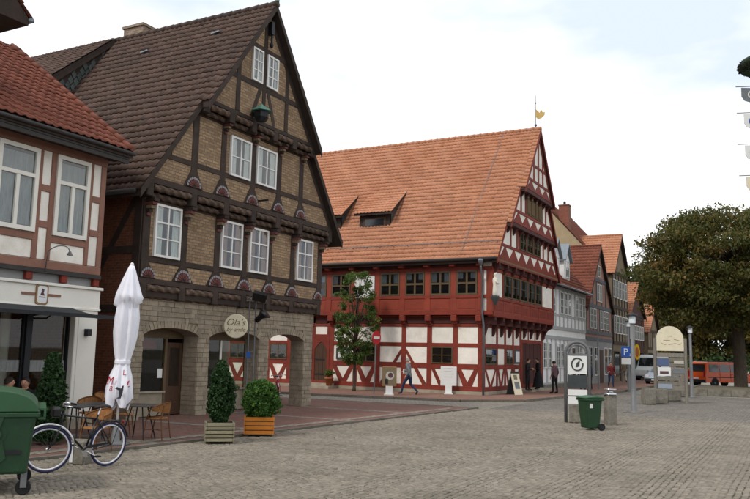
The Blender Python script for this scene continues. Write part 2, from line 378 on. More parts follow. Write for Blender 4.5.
def bevel(o, w=.01, seg=1):
    b = o.modifiers.new('bevel', 'BEVEL'); b.width = w; b.segments = seg; b.limit_method = 'ANGLE'; return o
def copy_tree(o, parent=None):
    c = o.copy(); C.objects.link(c); c.parent = parent
    for ch in o.children: copy_tree(ch, c)
    return c
def text_mb(txt, size, P, U, V, depth=.004, align='CENTER', shear=0, squash=1):
    """extruded lettering as mesh, baseline-centre at P, along U, up V"""
    cu = bpy.data.curves.new('lettering', 'FONT'); cu.body = txt; cu.size = size; cu.align_x = align; cu.extrude = depth/2; cu.shear = shear; cu.resolution_u = 3
    o = bpy.data.objects.new('lettering', cu); C.objects.link(o)
    dg = bpy.context.evaluated_depsgraph_get(); me = o.evaluated_get(dg).to_mesh()
    U, V, P = Vector(U).normalized(), Vector(V).normalized(), Vector(P); N = U.cross(V)
    mb = MB(); mb.add([P+U*(v.co.x*squash)+V*v.co.y+N*(v.co.z+depth/2) for v in me.vertices], [tuple(p.vertices) for p in me.polygons])
    bpy.data.objects.remove(o); bpy.data.curves.remove(cu)
    return mb

RJ = random.Random(99)
class Fac:
    """a facade: u along the wall, v up, d outwards. axis 'x': faces +X (u = y); axis 'y': faces -Y (u = x); axis 'Y': faces +Y"""
    def __init__(s, r, axis, plane): s.r = r; s.axis = axis; s.p = plane
    def P(s, u, v, d=0):
        if s.axis == 'x': return Vector((s.p+d, u, v))
        if s.axis == 'y': return Vector((u, s.p-d, v))
        return Vector((u, s.p+d, v))
    def px(s, x, y):
        p = at(x, y, s.axis.lower(), s.p); return (p[1] if s.axis == 'x' else p[0], p[2])
    def u(s, x, y): return s.px(x, y)[0]
    def v(s, x, y): return s.px(x, y)[1]
    def poly_mb(s, mb, pts, d0, d1, mi=0, tint=None):
        a = [s.P(u, v, d0) for u, v in pts]; off = s.P(0, 0, d1)-s.P(0, 0, d0); return mb.prism(a, off, mi, tint)
    def box_mb(s, mb, u0, u1, v0, v1, d0, d1, mi=0, tint=None): return s.poly_mb(mb, [(u0,v0),(u1,v0),(u1,v1),(u0,v1)], d0, d1, mi, tint)
    def poly(s, name, pts, d0, d1, m, parent=None, bev=0):
        if name in ('post', 'strut', 'brace', 'corner_post', 'rake_beam'):      # hand-hewn timbers are never quite straight
            j = .012; pts = [(u+RJ.uniform(-j, j), v+RJ.uniform(-j, j)*.3) for u, v in pts]
        o = part(name, s.poly_mb(MB(), pts, d0, d1), m, parent or s.r, world=True)
        if bev: bevel(o, bev)
        return o
    def box(s, name, u0, u1, v0, v1, d0, d1, m, parent=None, bev=0): return s.poly(name, [(u0,v0),(u1,v0),(u1,v1),(u0,v1)], d0, d1, m, parent, bev)
    def beam(s, name, a, b, w, d0, d1, m, bev=.008):
        a, b = Vector(a), Vector(b); n = Vector((-(b-a).y, (b-a).x)).normalized()*w/2
        return s.poly(name, [tuple(a-n), tuple(b-n), tuple(b+n), tuple(a+n)], d0, d1, m, bev=bev)
    def window(s, u0, u1, v0, v1, cols=2, rows=(.5,), fw=.07, d=.08, frame='white_paint', curtain='curtain', gl='glass', mull=.05, bar=.03, base=0, name='window', cvis=1.0, vt=None):
        """casement: frame with mullions; sub-parts: panes, curtain and the dark room board behind"""
        mb = MB(); b = base
        s.box_mb(mb, u0, u0+fw, v0, v1, b, b+d); s.box_mb(mb, u1-fw, u1, v0, v1, b, b+d)
        s.box_mb(mb, u0+fw, u1-fw, v0, v0+fw, b, b+d-.001); s.box_mb(mb, u0+fw, u1-fw, v1-fw, v1, b, b+d-.001)
        iu0, iu1, iv0, iv1 = u0+fw, u1-fw, v0+fw, v1-fw
        ue = [iu0]; W = iu1-iu0
        for k in range(1, cols):
            c = iu0+W*k/cols; s.box_mb(mb, c-mull/2, c+mull/2, iv0, iv1, b, b+d-.012); ue += [c-mull/2, c+mull/2]
        ue.append(iu1); ve = [iv0]
        for q in rows:
            c = iv0+(iv1-iv0)*q; bw = mull if vt is not None and abs(q-vt) < 1e-6 else bar
            for i in range(0, len(ue), 2): s.box_mb(mb, ue[i], ue[i+1], c-bw/2, c+bw/2, b+.01, b+d-(.005 if bw == mull else .02))
            ve += [c-bw/2, c+bw/2]
        ve.append(iv1)
        w = part(name, mb, frame, s.r, world=True)
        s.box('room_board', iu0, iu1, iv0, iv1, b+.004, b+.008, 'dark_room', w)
        if curtain:
            n = 14; top = iv1; bot = iv1-(iv1-iv0)*cvis
            for k in range(cols):
                a0, a1 = ue[2*k], ue[2*k+1]; cm = MB(); vs = []; g = (a1-a0)*.38
                for i in range(n+1):
                    u = (a0 if k == 0 else a0+g)+(a1-a0-g)*i/n if cols > 1 else a0+(a1-a0)*i/n; dd = b+.018+.008*math.sin(i*2.1+k)
                    vs += [s.P(u, bot, dd), s.P(u, top, dd)]
                cm.add(vs, [(2*i, 2*i+2, 2*i+3, 2*i+1) for i in range(n)]); part('curtain', cm, curtain, w, True, world=True)
        for i in range(0, len(ue), 2):
            for j in range(0, len(ve), 2): s.box('pane', ue[i], ue[i+1], ve[j], ve[j+1], b+.036, b+.040, gl, w)
        return w

def tile_field(name, parent, P0, U, S, width, length, tw, tl, m, amp=.030, lift=.030, seed=0, u_start=None):
    """pantiles as real relief: P0 eave corner, U along the eave, S up the slope"""
    rng = np.random.default_rng(seed); U = np.array(U, float); S = np.array(S, float); N = np.cross(U, S); N *= (1 if N[2] > 0 else -1)
    P0 = np.array(P0, float); r = parent
    while r.parent: r = r.parent
    P0 = P0-np.array(OFF[r.name])
    nu = max(1, round(width/tw)); ns = max(1, round(length/tl)); tw = width/nu; tl = length/ns
    prof = np.array([(0, .15), (.12, .75), (.25, 1), (.38, .75), (.5, .1), (.72, -.25), (1, .15)]); k = len(prof)
    I, J = np.meshgrid(np.arange(nu), np.arange(ns)); I = I.ravel(); J = J.ravel(); n = len(I)
    ju = rng.normal(0, .004, n); js = rng.normal(0, .006, n); jz = rng.normal(0, .003, n)
    uu = (I[:, None]+prof[None, :, 0]*1.02)*tw+ju[:, None]; hh = prof[None, :, 1]*amp+jz[:, None]
    def pts(sv, h): return P0+uu[..., None]*U+(sv[:, None, None])*S+h[..., None]*N
    s0 = J*tl+js-.03; s1 = (J+1)*tl+.02
    lo = pts(s0, hh+lift); hi = pts(s1, hh*.9); lip = pts(s0+.004, hh+lift-.02)
    V = np.concatenate([lip, lo, hi], 1).reshape(-1, 3)
    q = [(r_*k+i, r_*k+i+1, (r_+1)*k+i+1, (r_+1)*k+i) for r_ in range(2) for i in range(k-1)]
    Fc = (np.array(q)[None]+(np.arange(n)*3*k)[:, None, None]).reshape(-1, 4)
    me = bpy.data.meshes.new(name); me.vertices.add(len(V)); me.vertices.foreach_set('co', V.ravel().astype(np.float32))
    me.loops.add(Fc.size); me.loops.foreach_set('vertex_index', Fc.ravel().astype(np.int32)); me.polygons.add(len(Fc))
    me.polygons.foreach_set('loop_start', np.arange(0, Fc.size, 4, dtype=np.int32)); me.polygons.foreach_set('loop_total', np.full(len(Fc), 4, dtype=np.int32))
    me.materials.append(M[m]); t = np.clip(rng.normal(.5, .2, n), 0, 1); at_ = me.attributes.new('tint', 'FLOAT', 'FACE'); at_.data.foreach_set('value', np.repeat(t, len(q)).astype(np.float32))
    me.update(calc_edges=True); me.validate()
    return link(name, me, parent, kind='stuff')

def leaves(name, parent, m, centers, radii, per, size, seed=0, flat=.0, gravity=0, zs=.75, kind='stuff'):
    """leaf-sized rhombs filling clumps around centers (local coordinates of parent)"""
    rng = np.random.default_rng(seed); c = np.repeat(np.array(centers, float), per, 0); r = np.repeat(np.array(radii, float), per)
    n = len(c); d = rng.normal(size=(n, 3)); d /= np.linalg.norm(d, axis=1)[:, None]
    p = c+d*(r*rng.random(n)**.45)[:, None]*np.array([1, 1, zs])
    nrm = rng.normal(size=(n, 3))+d*.6+np.array([0, 0, .5+flat]); nrm /= np.linalg.norm(nrm, axis=1)[:, None]
    a = np.cross(nrm, rng.normal(size=(n, 3))); a /= np.linalg.norm(a, axis=1)[:, None]; b = np.cross(nrm, a)
    sz = size*rng.uniform(.6, 1.35, n)[:, None]
    V = np.stack([p-a*sz*.5, p+b*sz*.30+nrm*sz*.05, p+a*sz*.5-np.array([0, 0, gravity])*sz, p-b*sz*.30+nrm*sz*.05], 1).reshape(-1, 3)
    me = bpy.data.meshes.new(name); me.vertices.add(len(V)); me.vertices.foreach_set('co', V.ravel().astype(np.float32))
    Fc = np.arange(4*n, dtype=np.int32); me.loops.add(4*n); me.loops.foreach_set('vertex_index', Fc); me.polygons.add(n)
    me.polygons.foreach_set('loop_start', np.arange(0, 4*n, 4, dtype=np.int32)); me.polygons.foreach_set('loop_total', np.full(n, 4, dtype=np.int32))
    me.materials.append(M[m]); cl = np.repeat(rng.normal(0, .16, len(centers)), per)
    t = np.clip(.5+cl+rng.normal(0, .18, n), 0, 1); at_ = me.attributes.new('tint', 'FLOAT', 'FACE'); at_.data.foreach_set('value', t.astype(np.float32))
    me.update(calc_edges=True)
    return link(name, me, parent, kind=kind)

# ================================================================== THE GROUND
def sheet(name, poly, z, m, thick=0, z0=None):
    mb = MB()
    if thick: mb.prism([(x, y, z-thick) for x, y in poly], (0, 0, thick))
    else: mb.add([(x, y, z) for x, y in poly], [tuple(range(len(poly)))])
    return structure(name, mb, m)
KA, KB = (-12.45, 1.0), (-10.95, 29.2)          # kerb line between the cobbles and the brick paving
def kx(y): return KA[0]+(KB[0]-KA[0])*(y-KA[1])/(KB[1]-KA[1])
sheet('ground', [(-900, -400), (900, -400), (900, 1500), (-900, 1500)], -.06, 'earth')
sheet('street', [(-70, 28), (70, 28), (70, 200), (-70, 200)], -.02, 'asphalt')
sheet('side_street', [(-70, 27.6), (-10.6, 29.1), (-10.6, 34.6), (-70, 34.6)], .002, 'pavers_grey')
sheet('cobbled_square', [(kx(-15), -15), (60, -15), (60, 51), (-5.5, 49), (-9.6, 48.9), (-10.5, 40), (-10.9, 34.8), (-10.9, 29.2)], 0, 'cobble_sheet')
sheet('cobble_bed', [(kx(4), 4), (2.5, 4), (2.5, 29), (kx(29), 29)], .005, 'cobble_joint')
def cobbles():
    rng = np.random.default_rng(3); W, R = 1.32, .98; st = .104
    ah = math.asin(W/2/R); ph = np.linspace(-ah+.045, ah-.045, int(2*ah*R/st+.5))
    xs, ys, an = [], [], []
    for li, xc in enumerate(np.arange(-12.6, 3.2, W)):
        k = np.arange(int(3.6/st), int(29.2/st)); P, K = np.meshgrid(ph, k)
        off = rng.normal(0, .004, K.shape); wob = .012*np.sin(K*.11+li*1.7)
        xs.append((xc+R*np.sin(P)+rng.normal(0, .006, P.shape)+wob).ravel()); ys.append((K*st+(li % 3)*.03+R*(1-np.cos(P))*1.0+off).ravel()); an.append((P+rng.normal(0, .07, P.shape)).ravel())
    x = np.concatenate(xs); y = np.concatenate(ys); a = np.concatenate(an)
    kxs = KA[0]+(KB[0]-KA[0])*(y-KA[1])/(KB[1]-KA[1])
    ok = (x > kxs+.16) & (x < 2.45) & (y > 4.05) & (y < 28.95); x, y, a = x[ok], y[ok], a[ok]; n = len(x)
    hx = st*.445*rng.uniform(.86, 1.06, n); hy = st*.435*rng.uniform(.86, 1.08, n); top = .021+rng.normal(0, .0035, n)
    cs = np.array([(-1,-1),(1,-1),(1,1),(-1,1)], float); jit = rng.normal(0, .06, (n, 4, 2))
    def ring(s, z):
        p = (cs[None]*s+jit)*np.stack([hx, hy], 1)[:, None]
        ca, sa = np.cos(a)[:, None], np.sin(a)[:, None]
        return np.stack([x[:, None]+p[..., 0]*ca-p[..., 1]*sa, y[:, None]+p[..., 0]*sa+p[..., 1]*ca, np.broadcast_to(z[:, None], p.shape[:2])], -1)
    V = np.concatenate([ring(1, np.full(n, .004)), ring(.97, top*.55), ring(.74, top)], 1).reshape(-1, 3)
    q = []
    for r in (0, 4): q += [(r+i, r+(i+1) % 4, r+4+(i+1) % 4, r+4+i) for i in range(4)]
    q.append((8, 9, 10, 11))
    Fc = (np.array(q)[None]+(np.arange(n)*12)[:, None, None]).reshape(-1, 4)
    me = bpy.data.meshes.new('cobblestones'); me.vertices.add(len(V)); me.vertices.foreach_set('co', V.ravel().astype(np.float32))
    me.loops.add(Fc.size); me.loops.foreach_set('vertex_index', Fc.ravel().astype(np.int32)); me.polygons.add(len(Fc))
    me.polygons.foreach_set('loop_start', np.arange(0, Fc.size, 4, dtype=np.int32)); me.polygons.foreach_set('loop_total', np.full(len(Fc), 4, dtype=np.int32))
    me.materials.append(M['cobble']); t = np.clip(rng.normal(.5, .22, n), 0, 1); at_ = me.attributes.new('tint', 'FLOAT', 'FACE'); at_.data.foreach_set('value', np.repeat(t, 9).astype(np.float32))
    me.update(calc_edges=True)
    link('cobblestones', me, label='grey granite setts laid in arcs over the open square', cat='cobbles', kind='stuff')
cobbles()
sheet('brick_paving', [(-70, -15), (kx(-15)-.06, -15), (kx(28.9)-.06, 28.9), (-70, 27.3)], .03, 'pavers_red', .06)
for i, (y0, w) in enumerate(((12.6, .35), (16.4, .3), (20.4, .3), (24.4, .3))):
    sheet('paving_band', [(-16.1 if y0 > 15 else -15.3, y0), (kx(y0)-.25, y0), (kx(y0+w)-.25, y0+w), (-16.1 if y0 > 15 else -15.3, y0+w)], .0335, 'pavers_grey')
sheet('paving_band', [(kx(3)-.75, 3), (kx(3)-.45, 3), (kx(28)-.45, 28), (kx(28)-.75, 28)], .0365, 'pavers_grey')
kr = link('kerb', None, kind='structure')
def kerb_run(pts, w, z0, z1, ln, rt, m='kerbstone', seed=1):
    rng = random.Random(seed)
    for (a, b) in zip(pts[:-1], pts[1:]):
        a, b = Vector((*a, 0)), Vector((*b, 0)); L = (b-a).length; n = max(1, round(L/ln)); d = (b-a)/n; nn = Vector((-d.y, d.x, 0)).normalized()*w/2
        me = MB().prism([tuple(-nn+d*.006), tuple(d*.994-nn), tuple(d*.994+nn), tuple(nn+d*.006)], (0, 0, z1-z0)).mesh('kerb_stone', m)
        for i in range(n):
            o = link('kerb_stone', me, rt); o.location = a+d*i+Vector((0, 0, z0+rng.uniform(-.006, .006)))
kerb_run([(kx(-3), -3), (kx(29), 29)], .12, -.04, .055, 1.0, kr)
kerb_run([(-10.95, 29.05), (-22, 28.6)], .1, -.04, .036, 1.0, kr)
PAV = [(-70, 30.2), (-20, 31.4), (-13.0, 32.4), (-11.0, 34.8), (-10.55, 40), (-9.6, 49), (-9.7, 62), (-9.2, 110), (-70, 110)]
sheet('pavement', PAV, .10, 'pavers_walk', .16)
kp = link('pavement_kerb', None, kind='structure')
off = [(x+(.07 if i > 2 else 0), y-(.07 if i < 4 else 0)) for i, (x, y) in enumerate(PAV[:8])]
kerb_run([(-40, 30.85)]+off[1:8], .13, -.05, .112, 1.0, kp)

# ================================================================== HOUSE WITH THE BROWN GABLE (arcade below)
BX0, BX1, BX2, BX3 = -16.15, -16.0, -15.72, -15.42      # ground floor, first, second floor and attic planes
BY0, BY1, RY, RZ, SL = 15.98, 25.45, 20.70, 13.72, 1.385   # side walls, ridge, slope
B = root('gabled_house', 'tall dark-timbered house with tan brick gable and stone arcade below', 'house', (-16, 20.7, 0))
f0, f1, f2, f3 = Fac(B, 'x', BX0), Fac(B, 'x', BX1), Fac(B, 'x', BX2), Fac(B, 'x', BX3)
def rz(y): return RZ-SL*abs(y-RY)
BACK = -29.0
# stone arcade: three arches, built of coursed blocks on a mortar core
piers = [(BY0-.02, 16.45), (18.76, 19.28), (22.28, 22.95), (24.62, BY1-.2)]
arches = [(16.45, 18.76), (19.28, 22.28-.06), (22.95-.55, 24.62)]
arches = [(16.45, 18.76), (19.28, 21.85), (22.42, 24.62)]
piers = [(BY0-.02, 16.45), (18.76, 19.28), (21.85, 22.42), (24.62, 25.2)]
SPR, CRN, WT = 2.32, 2.62, 3.45
def arch_z(y, a):
    m, h = (a[0]+a[1])/2, (a[1]-a[0])/2; t = (y-m)/h
    return SPR+(CRN-SPR)*math.sqrt(max(0, 1-t*t*.93))
PD = .58
core = MB()
for a, b in piers: core.box((BX0-PD, a, 0), (BX0-.03, b, 2.2))
poly = [(piers[0][0], 2.2)]
for a in arches:
    poly += [(a[0]-.001, 2.2)]+[(a[0]+(a[1]-a[0])*i/14, arch_z(a[0]+(a[1]-a[0])*i/14, a)) for i in range(15)]+[(a[1]+.001, 2.2)]
poly += [(piers[3][1], 2.2), (piers[3][1], WT), (piers[0][0], WT)]
bm_ = MB(); 
for (ya, za), (yb, zb) in zip(poly[:-3], poly[1:-2]):          # vertical slices keep the faces convex
    if yb-ya > .004: bm_.prism([(BX0-PD, ya, za), (BX0-PD, yb, zb), (BX0-PD, yb, WT), (BX0-PD, ya, WT)], (PD-.03, 0, 0))
core.add(bm_.v, bm_.f)
part('arcade_wall', core, 'stone_mortar', B, world=True)
rs = random.Random(11); blocks = []
def course_blocks(u0, u1, z0, z1, face, cut=None):
    u = u0-rs.uniform(0, .2)
    while u < u1-.02:
        w = rs.uniform(.26, .48); a, b = max(u, u0), min(u+w, u1); u += w
        if b-a < .05: continue
        blocks.append((a+.006, b-.006, z0+.006, z1-.006, face))
z = 0.03; H = .145
while z < WT-.02:
    z1 = min(z+H, WT)
    if z1 <= SPR+.02:
        for a, b in piers: course_blocks(a, b, z, z1, 'f')
        for k, (a, b) in enumerate(piers):
            if k: course_blocks(BX0-PD, BX0-.012, z, z1, ('s', a))
    else:
        segs = [[BY0-.02, 25.2]]
        for a in arches:
            # part of this course inside the arch ring
            hh = [y for y in np.linspace(a[0], a[1], 60) if arch_z(y, a)+.2 > z]
            if hh:
                lo, hi = min(hh), max(hh); new = []
                for s0, s1 in segs:
                    if lo > s0: new.append([s0, min(lo, s1)])
                    if hi < s1: new.append([max(hi, s0), s1])
                    if hi < s0 or lo > s1: new.append([s0, s1])
                segs = [s for s in new if s[1]-s[0] > .06]
                segs = [list(t) for t in sorted(set(tuple(s) for s in segs))]
        for s0, s1 in segs: course_blocks(s0, s1, z, z1, 'f')
    z = z1
vous = []
for a in arches:                                                 # voussoirs of the flat arches
    n = 17
    for i in range(n):
        ya, yb = a[0]+(a[1]-a[0])*i/n+.006, a[0]+(a[1]-a[0])*(i+1)/n-.006; za, zb = arch_z(ya, a), arch_z(yb, a)
        lean = ((ya+yb)/2-(a[0]+a[1])/2)*.12
        vous.append([(ya, za), (yb, zb), (yb+lean, zb+.2), (ya+lean, za+.2)])
extra = MB(); cnt = 0
blocks.sort(key=lambda b: b[4] != 'f')
for (a, b, z0, z1, fc) in blocks:
    pr = rs.uniform(-.004, .012); mb = MB()
    if fc == 'f': f0.box_mb(mb, a, b, z0, z1, -.05, pr)
    else: mb.box((a, fc[1]-.012-pr, z0), (b, fc[1]+.05, z1))
    if cnt < 282-len(vous): part('stone', mb, 'stone_block', B, world=True); cnt += 1
    else: extra.add(mb.v, mb.f)
for q in vous:
    part('arch_stone', f0.poly_mb(MB(), q, -.3, rs.uniform(.004, .014)), 'stone_block', B, world=True)
if extra.v: part('stones', extra, 'stone_block', B, kind='stuff', world=True)
# arcade ceiling, shop boxes behind the arches
part('arcade_ceiling', MB().box((BACK, BY0+.02, 3.02), (BX0-PD-.01, 25.15, 3.4)), 'roof_deck', B, world=True)
shop = Fac(B, 'x', BX0-PD-.02)
def shopfront(u0, u1, door=None, sill=.72):
    mb = MB(); s = shop
    s.box_mb(mb, u0, u1, 2.32, 3.0, -.06, .02); s.box_mb(mb, u0, u0+.06, .05, 2.32, -.05, .03); s.box_mb(mb, u1-.06, u1, .05, 2.32, -.05, .03)
    if door: s.box_mb(mb, door-.05, door+.05, .05, 2.32, -.05, .031)
    o = part('shop_window', mb, 'window_olive', B, world=True)
    e = door-.05 if door else u1-.06
    s.box('pane', u0+.06, e, sill+.05, 2.32, -.02, -.014, 'glass_shop', o)
    s.box('stall_riser', u0+.06, e, .05, sill, -.05, .015, 'stone_mortar', o); s.box('window_sill', u0+.02, e+.04, sill, sill+.05, -.05, .09, 'stone_plinth', o)
    return o
sw = shopfront(16.3, 18.85, 18.0)
shop.box('door', 18.06, 18.74, .06, 2.2, -.04, .012, 'wood_door'); shop.box('door_light', 18.18, 18.62, .9, 2.05, .012, .016, 'glass_dark'); shop.box('poster', 17.72, 17.92, 1.15, 1.42, -.012, -.008, 'panel_white')
shop.box('red_blind', 16.36, 17.2, 2.0, 2.3, -.30, -.29, 'cloth_red'); shop.box('red_blind', 17.3, 17.92, 2.0, 2.28, -.30, -.29, 'cloth_red')
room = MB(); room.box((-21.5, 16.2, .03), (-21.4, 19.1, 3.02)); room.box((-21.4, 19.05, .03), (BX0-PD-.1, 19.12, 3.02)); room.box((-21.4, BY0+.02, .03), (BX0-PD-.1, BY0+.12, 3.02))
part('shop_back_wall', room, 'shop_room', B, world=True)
gd = MB()
for i in range(9): gd.box((-18.0-rs.random()*.9, 16.5+i*.17, .75), (-17.75-rs.random()*.2, 16.6+i*.17, .75+rs.uniform(.15, .6)))
gd.box((-18.9, 16.4, .05), (-17.6, 17.9, .74)); part('shop_display', gd, 'wood_board', B, world=True)
sw2 = shopfront(19.2, 21.95, None)
shop.box('window_post', 20.55, 20.62, .77, 2.32, -.03, .02, 'cream_paint', sw2)
# the corner is glazed on the side street too, so one looks through
sd_ = MB(); sd_.box((-20.6, 21.9, .03), (-20.5, 25.1, 3.02)); part('passage_wall', MB().box((BACK, 25.0, .03), (-20.6, 25.15, 3.02)), 'brick_tan_y', B, world=True)
part('passage_pier', MB().box((-20.6, 24.65, .03), (-20.1, 25.18, 3.02)), 'stone_block', B, world=True)
part('side_pane', MB().box((-20.4, 21.98, .72), (BX0-PD-.1, 21.99, 2.4)), 'glass_shop', B, world=True)
# timber storeys ------------------------------------------------------------
TB = 'timber_brown'
def clip_roof(y0, y1, z0, z1, ry, rzz, slope, inset):
    """rectangle cut by the two roof slopes"""
    pts = [(y0, z0), (y1, z0), (y1, z1), (y0, z1)]
    for sgn in (-1, 1):
        g = lambda p: rzz-inset-slope*sgn*(p[0]-ry)-p[1]
        out = []
        for i, p in enumerate(pts):
            q = pts[(i+1) % len(pts)]; gp_, gq = g(p), g(q)
            if gp_ >= 0: out.append(p)
            if gp_*gq < 0: t = gp_/(gp_-gq); out.append((p[0]+(q[0]-p[0])*t, p[1]+(q[1]-p[1])*t))
        pts = out
        if len(pts) < 3: return None
    return pts
def tier_poly(y0, y1, z0, z1, inset=.12): return clip_roof(y0, y1, z0, z1, RY, RZ, SL, inset)
f1.box('wall', BY0, BY1, 3.45, 6.55, -.25, -.012, 'roof_deck')
f2.poly('wall', tier_poly(15.75, 25.65, 6.45, 9.4), -.3, -.012, 'roof_deck'); f3.poly('wall', tier_poly(17.0, 24.4, 9.3, 14), -.3, -.012, 'roof_deck')
part('side_wall', MB().box((BACK, BY0, 3.0), (BX1-.26, BY0+.2, 6.6)), 'brick_red_y', B, world=True)
part('side_wall', MB().box((BACK, BY0, 0.03), (BX0-PD-.02, BY0+.2, 3.0)), 'brick_red_y', B, world=True)
part('side_wall', MB().box((BACK, BY1-.3, 3.0), (BX1-.26, BY1-.02, 6.6)), 'brick_tan_y', B, world=True)
part('rear_wall', MB().prism([(BACK, BY0, 0), (BACK, BY1, 0), (BACK, BY1, 6.6), (BACK, RY, RZ-.2), (BACK, BY0, 6.6)], (.2, 0, 0)), 'brick_tan_x', B, world=True)
# timbers on the shaded side wall
fs = Fac(B, 'y', BY0)
for u in (-16.15, -18.3, -20.6, -23): fs.box('post', u-.14, u+.14, 3.0, 6.6, -.05, .03, TB, bev=.01)
for v in (3.1, 4.75, 6.5): fs.box('rail', BACK, -16.02, v-.11, v+.11, -.04, .024, TB, bev=.01)
fs.beam('brace', (-18.2, 3.2), (-16.3, 6.2), .2, -.03, .018, TB)
fs.beam('brace', (-18.4, 4.9), (-20.3, 6.4), .2, -.03, .018, TB)
def rosette(f, u, v, r, d):
    n = 9; mb = MB(); f.poly_mb(mb, [(u+r*math.cos(PI*i/16), v+r*math.sin(PI*i/16)) for i in range(17)], d, d+.012, 2)
    for i in range(n):
        a0, a1 = PI*(i+.12)/n, PI*(i+.88)/n; am = (a0+a1)/2
        q = [(u+.2*r*math.cos(am), v+.2*r*math.sin(am)), (u+.68*r*math.cos(a0), v+.68*r*math.sin(a0)), (u+.74*r*math.cos(am), v+.74*r*math.sin(am)), (u+.68*r*math.cos(a1), v+.68*r*math.sin(a1))]
        f.poly_mb(mb, q, d+.012, d+.03, 0)
    for i in range(n):
        a0, a1 = PI*(i+.1)/n, PI*(i+.9)/n
        q = [(u+.76*r*math.cos(a0), v+.76*r*math.sin(a0)), (u+.93*r*math.cos(a0), v+.93*r*math.sin(a0)), (u+.96*r*math.cos((a0+a1)/2), v+.96*r*math.sin((a0+a1)/2)), (u+.93*r*math.cos(a1), v+.93*r*math.sin(a1)), (u+.76*r*math.cos(a1), v+.76*r*math.sin(a1))]
        f.poly_mb(mb, q, d+.012, d+.026, 1)
    return part('rosette', mb, ['rosette_red', 'rosette_grey', TB], f.r, world=True)
def rope(f, u0, u1, v, d, r=.1, twist=9, name='rope_moulding', m='timber_brown_worn'):
    n, k = 14, max(6, int((u1-u0)/.07)); mb = MB(); vs = []
    for i in range(k+1):
        u = u0+(u1-u0)*i/k
        for j in range(n):
            a = 2*PI*j/n; rr = r*(1+.10*math.sin(2*a+u*twist*2)); vs.append(f.P(u, v+rr*math.sin(a), d+rr*math.cos(a)))
    mb.add(vs, [tuple(range(n)), tuple(range(k*n, (k+1)*n))])
    for i in range(k):
        for j in range(n):
            a = 2*PI*(j+.5)/n; u = u0+(u1-u0)*(i+.5)/k
            mb.add([], []); mb.f.append((i*n+j, i*n+(j+1) % n, (i+1)*n+(j+1) % n, (i+1)*n+j)); mb.t.append(.92 if math.sin(2*a+u*twist*2) > .25 else .25); mb.mi.append(0)
    return part(name, mb, m, f.r, world=True)
def console(f, u, vtop, h, out, w=.2):
    """carved bracket under a joist end, banded red and tan"""
    mb = MB(); n = 5
    for i in range(n):
        o = out*(1-.8*(i/(n-1))**1.1); f.box_mb(mb, u-w/2+.01*i, u+w/2-.01*i, vtop-h*(i+1)/n+.012, vtop-h*i/n, 0, o+.02, i % 3)
    return part('console', mb, [TB, 'rosette_red', 'carved_tan'], f.r, world=True)
def jetty(f, us, z0, z1, out_prev, big=True):
    """joist ends with rope-carved fillers between; the storey above overhangs"""
    for i, u in enumerate(us):
        f.box('joist_end', u-.13, u+.13, z0, z1, -out_prev, .05, TB, bev=.02)
    for a, b in zip(us[:-1], us[1:]):
        rope(f, a+.15, b-.15, z1-.12, -.02, .095); rope(f, a+.16, b-.16, z0+.09, -out_prev*.55-.03, .085)
# first floor
P1 = [BY0+.16]+[f1.u(x, 240) for x in (184, 217, 245, 270, 292.8)]+[BY1-.17]
wy = [(154.5, 180.8, 208), (220.9, 241.7, 223), (249.1, 267.5, 229), (296.2, 311.9, 241)]
W1 = [(f1.u(a, r), f1.u(b, r)) for a, b, r in wy]
SZ = 4.45
jetty(f1, P1, 3.40, 3.82, .17)
f1.box('sill_beam', BY0-.02, BY1+.02, 3.80, 3.96, -.1, .035, TB, bev=.015)
f1.box('rail', BY0, BY1, SZ-.02, SZ+.14, -.06, .028, TB, bev=.01); f1.box('top_plate', BY0, BY1, 6.16, 6.36, -.08, .03, TB, bev=.01)
for i, u in enumerate(P1):
    w = .30 if i in (0, 6) else .26
    f1.box('post', u-w/2, u+w/2, 3.97, 6.15, -.05, .032, TB, bev=.01)
    rl, rr_ = (.45, .45)
    if i == 0: rl = .14
    if i == 6: rr_ = .14
    f1.poly('foot_brace', [(u-rl, 3.965), (u+rr_, 3.965), (u+min(.15, rr_), SZ-.03), (u-min(.15, rl), SZ-.03)], -.04, .034, TB)
    rosette(f1, u if i not in (0, 6) else (u+.14 if i == 0 else u-.1), 3.98, .36 if i not in (0, 6) else .3, .034)
for a, b in zip(P1[:-1], P1[1:]):
    f1.box('brick_panel', a+.12, b-.12, 3.97, SZ-.03, -.05, .008, 'brick_tan_x'); f1.box('brick_panel', a+.12, b-.12, SZ+.14, 6.16, -.05, .008, 'brick_tan_x')
for k, (a, b) in enumerate(W1):
    f1.window(a, b, 4.60, 6.12, 2, (.34, .67) if k else (.34, .67), .065, .075, curtain=('curtain', 'curtain_red', 'curtain_red', 'curtain_red')[k], base=.012, vt=.67)
# second floor
P2 = [15.95]+[f2.u(x, r) for x, r in ((193, 184), (226, 192), (251, 199), (277, 205), (299.8, 211.6))]+[25.45]
P2[2] = f2.u(223, 160); P2[3] = f2.u(252.8, 165); P2[4] = f2.u(279, 170)
for u in P1: console(f1, u, 6.2, .5, .34)
jetty(f2, [15.9]+P1[1:-1]+[25.5], 6.22, 6.62, .28)
f2.box('sill_beam', 15.72, 25.68, 6.60, 6.78, -.1, .035, TB, bev=.015)
for i, u in enumerate(P2[1:-1]):
    top = min(9.1, rz(u)-.25)
    f2.box('post', u-.13, u+.13, 6.79, top, -.05, .032, TB, bev=.01)
    f2.poly('foot_brace', [(u-.42, 6.785), (u+.42, 6.785), (u+.14, 7.3), (u-.14, 7.3)], -.04, .034, TB); rosette(f2, u, 6.8, .33, .034)
RL = 7.5
f2.box('rail', RY-(RZ-.3-RL)/SL, RY+(RZ-.3-RL)/SL, RL-.08, RL+.08, -.06, .028, TB, bev=.01)
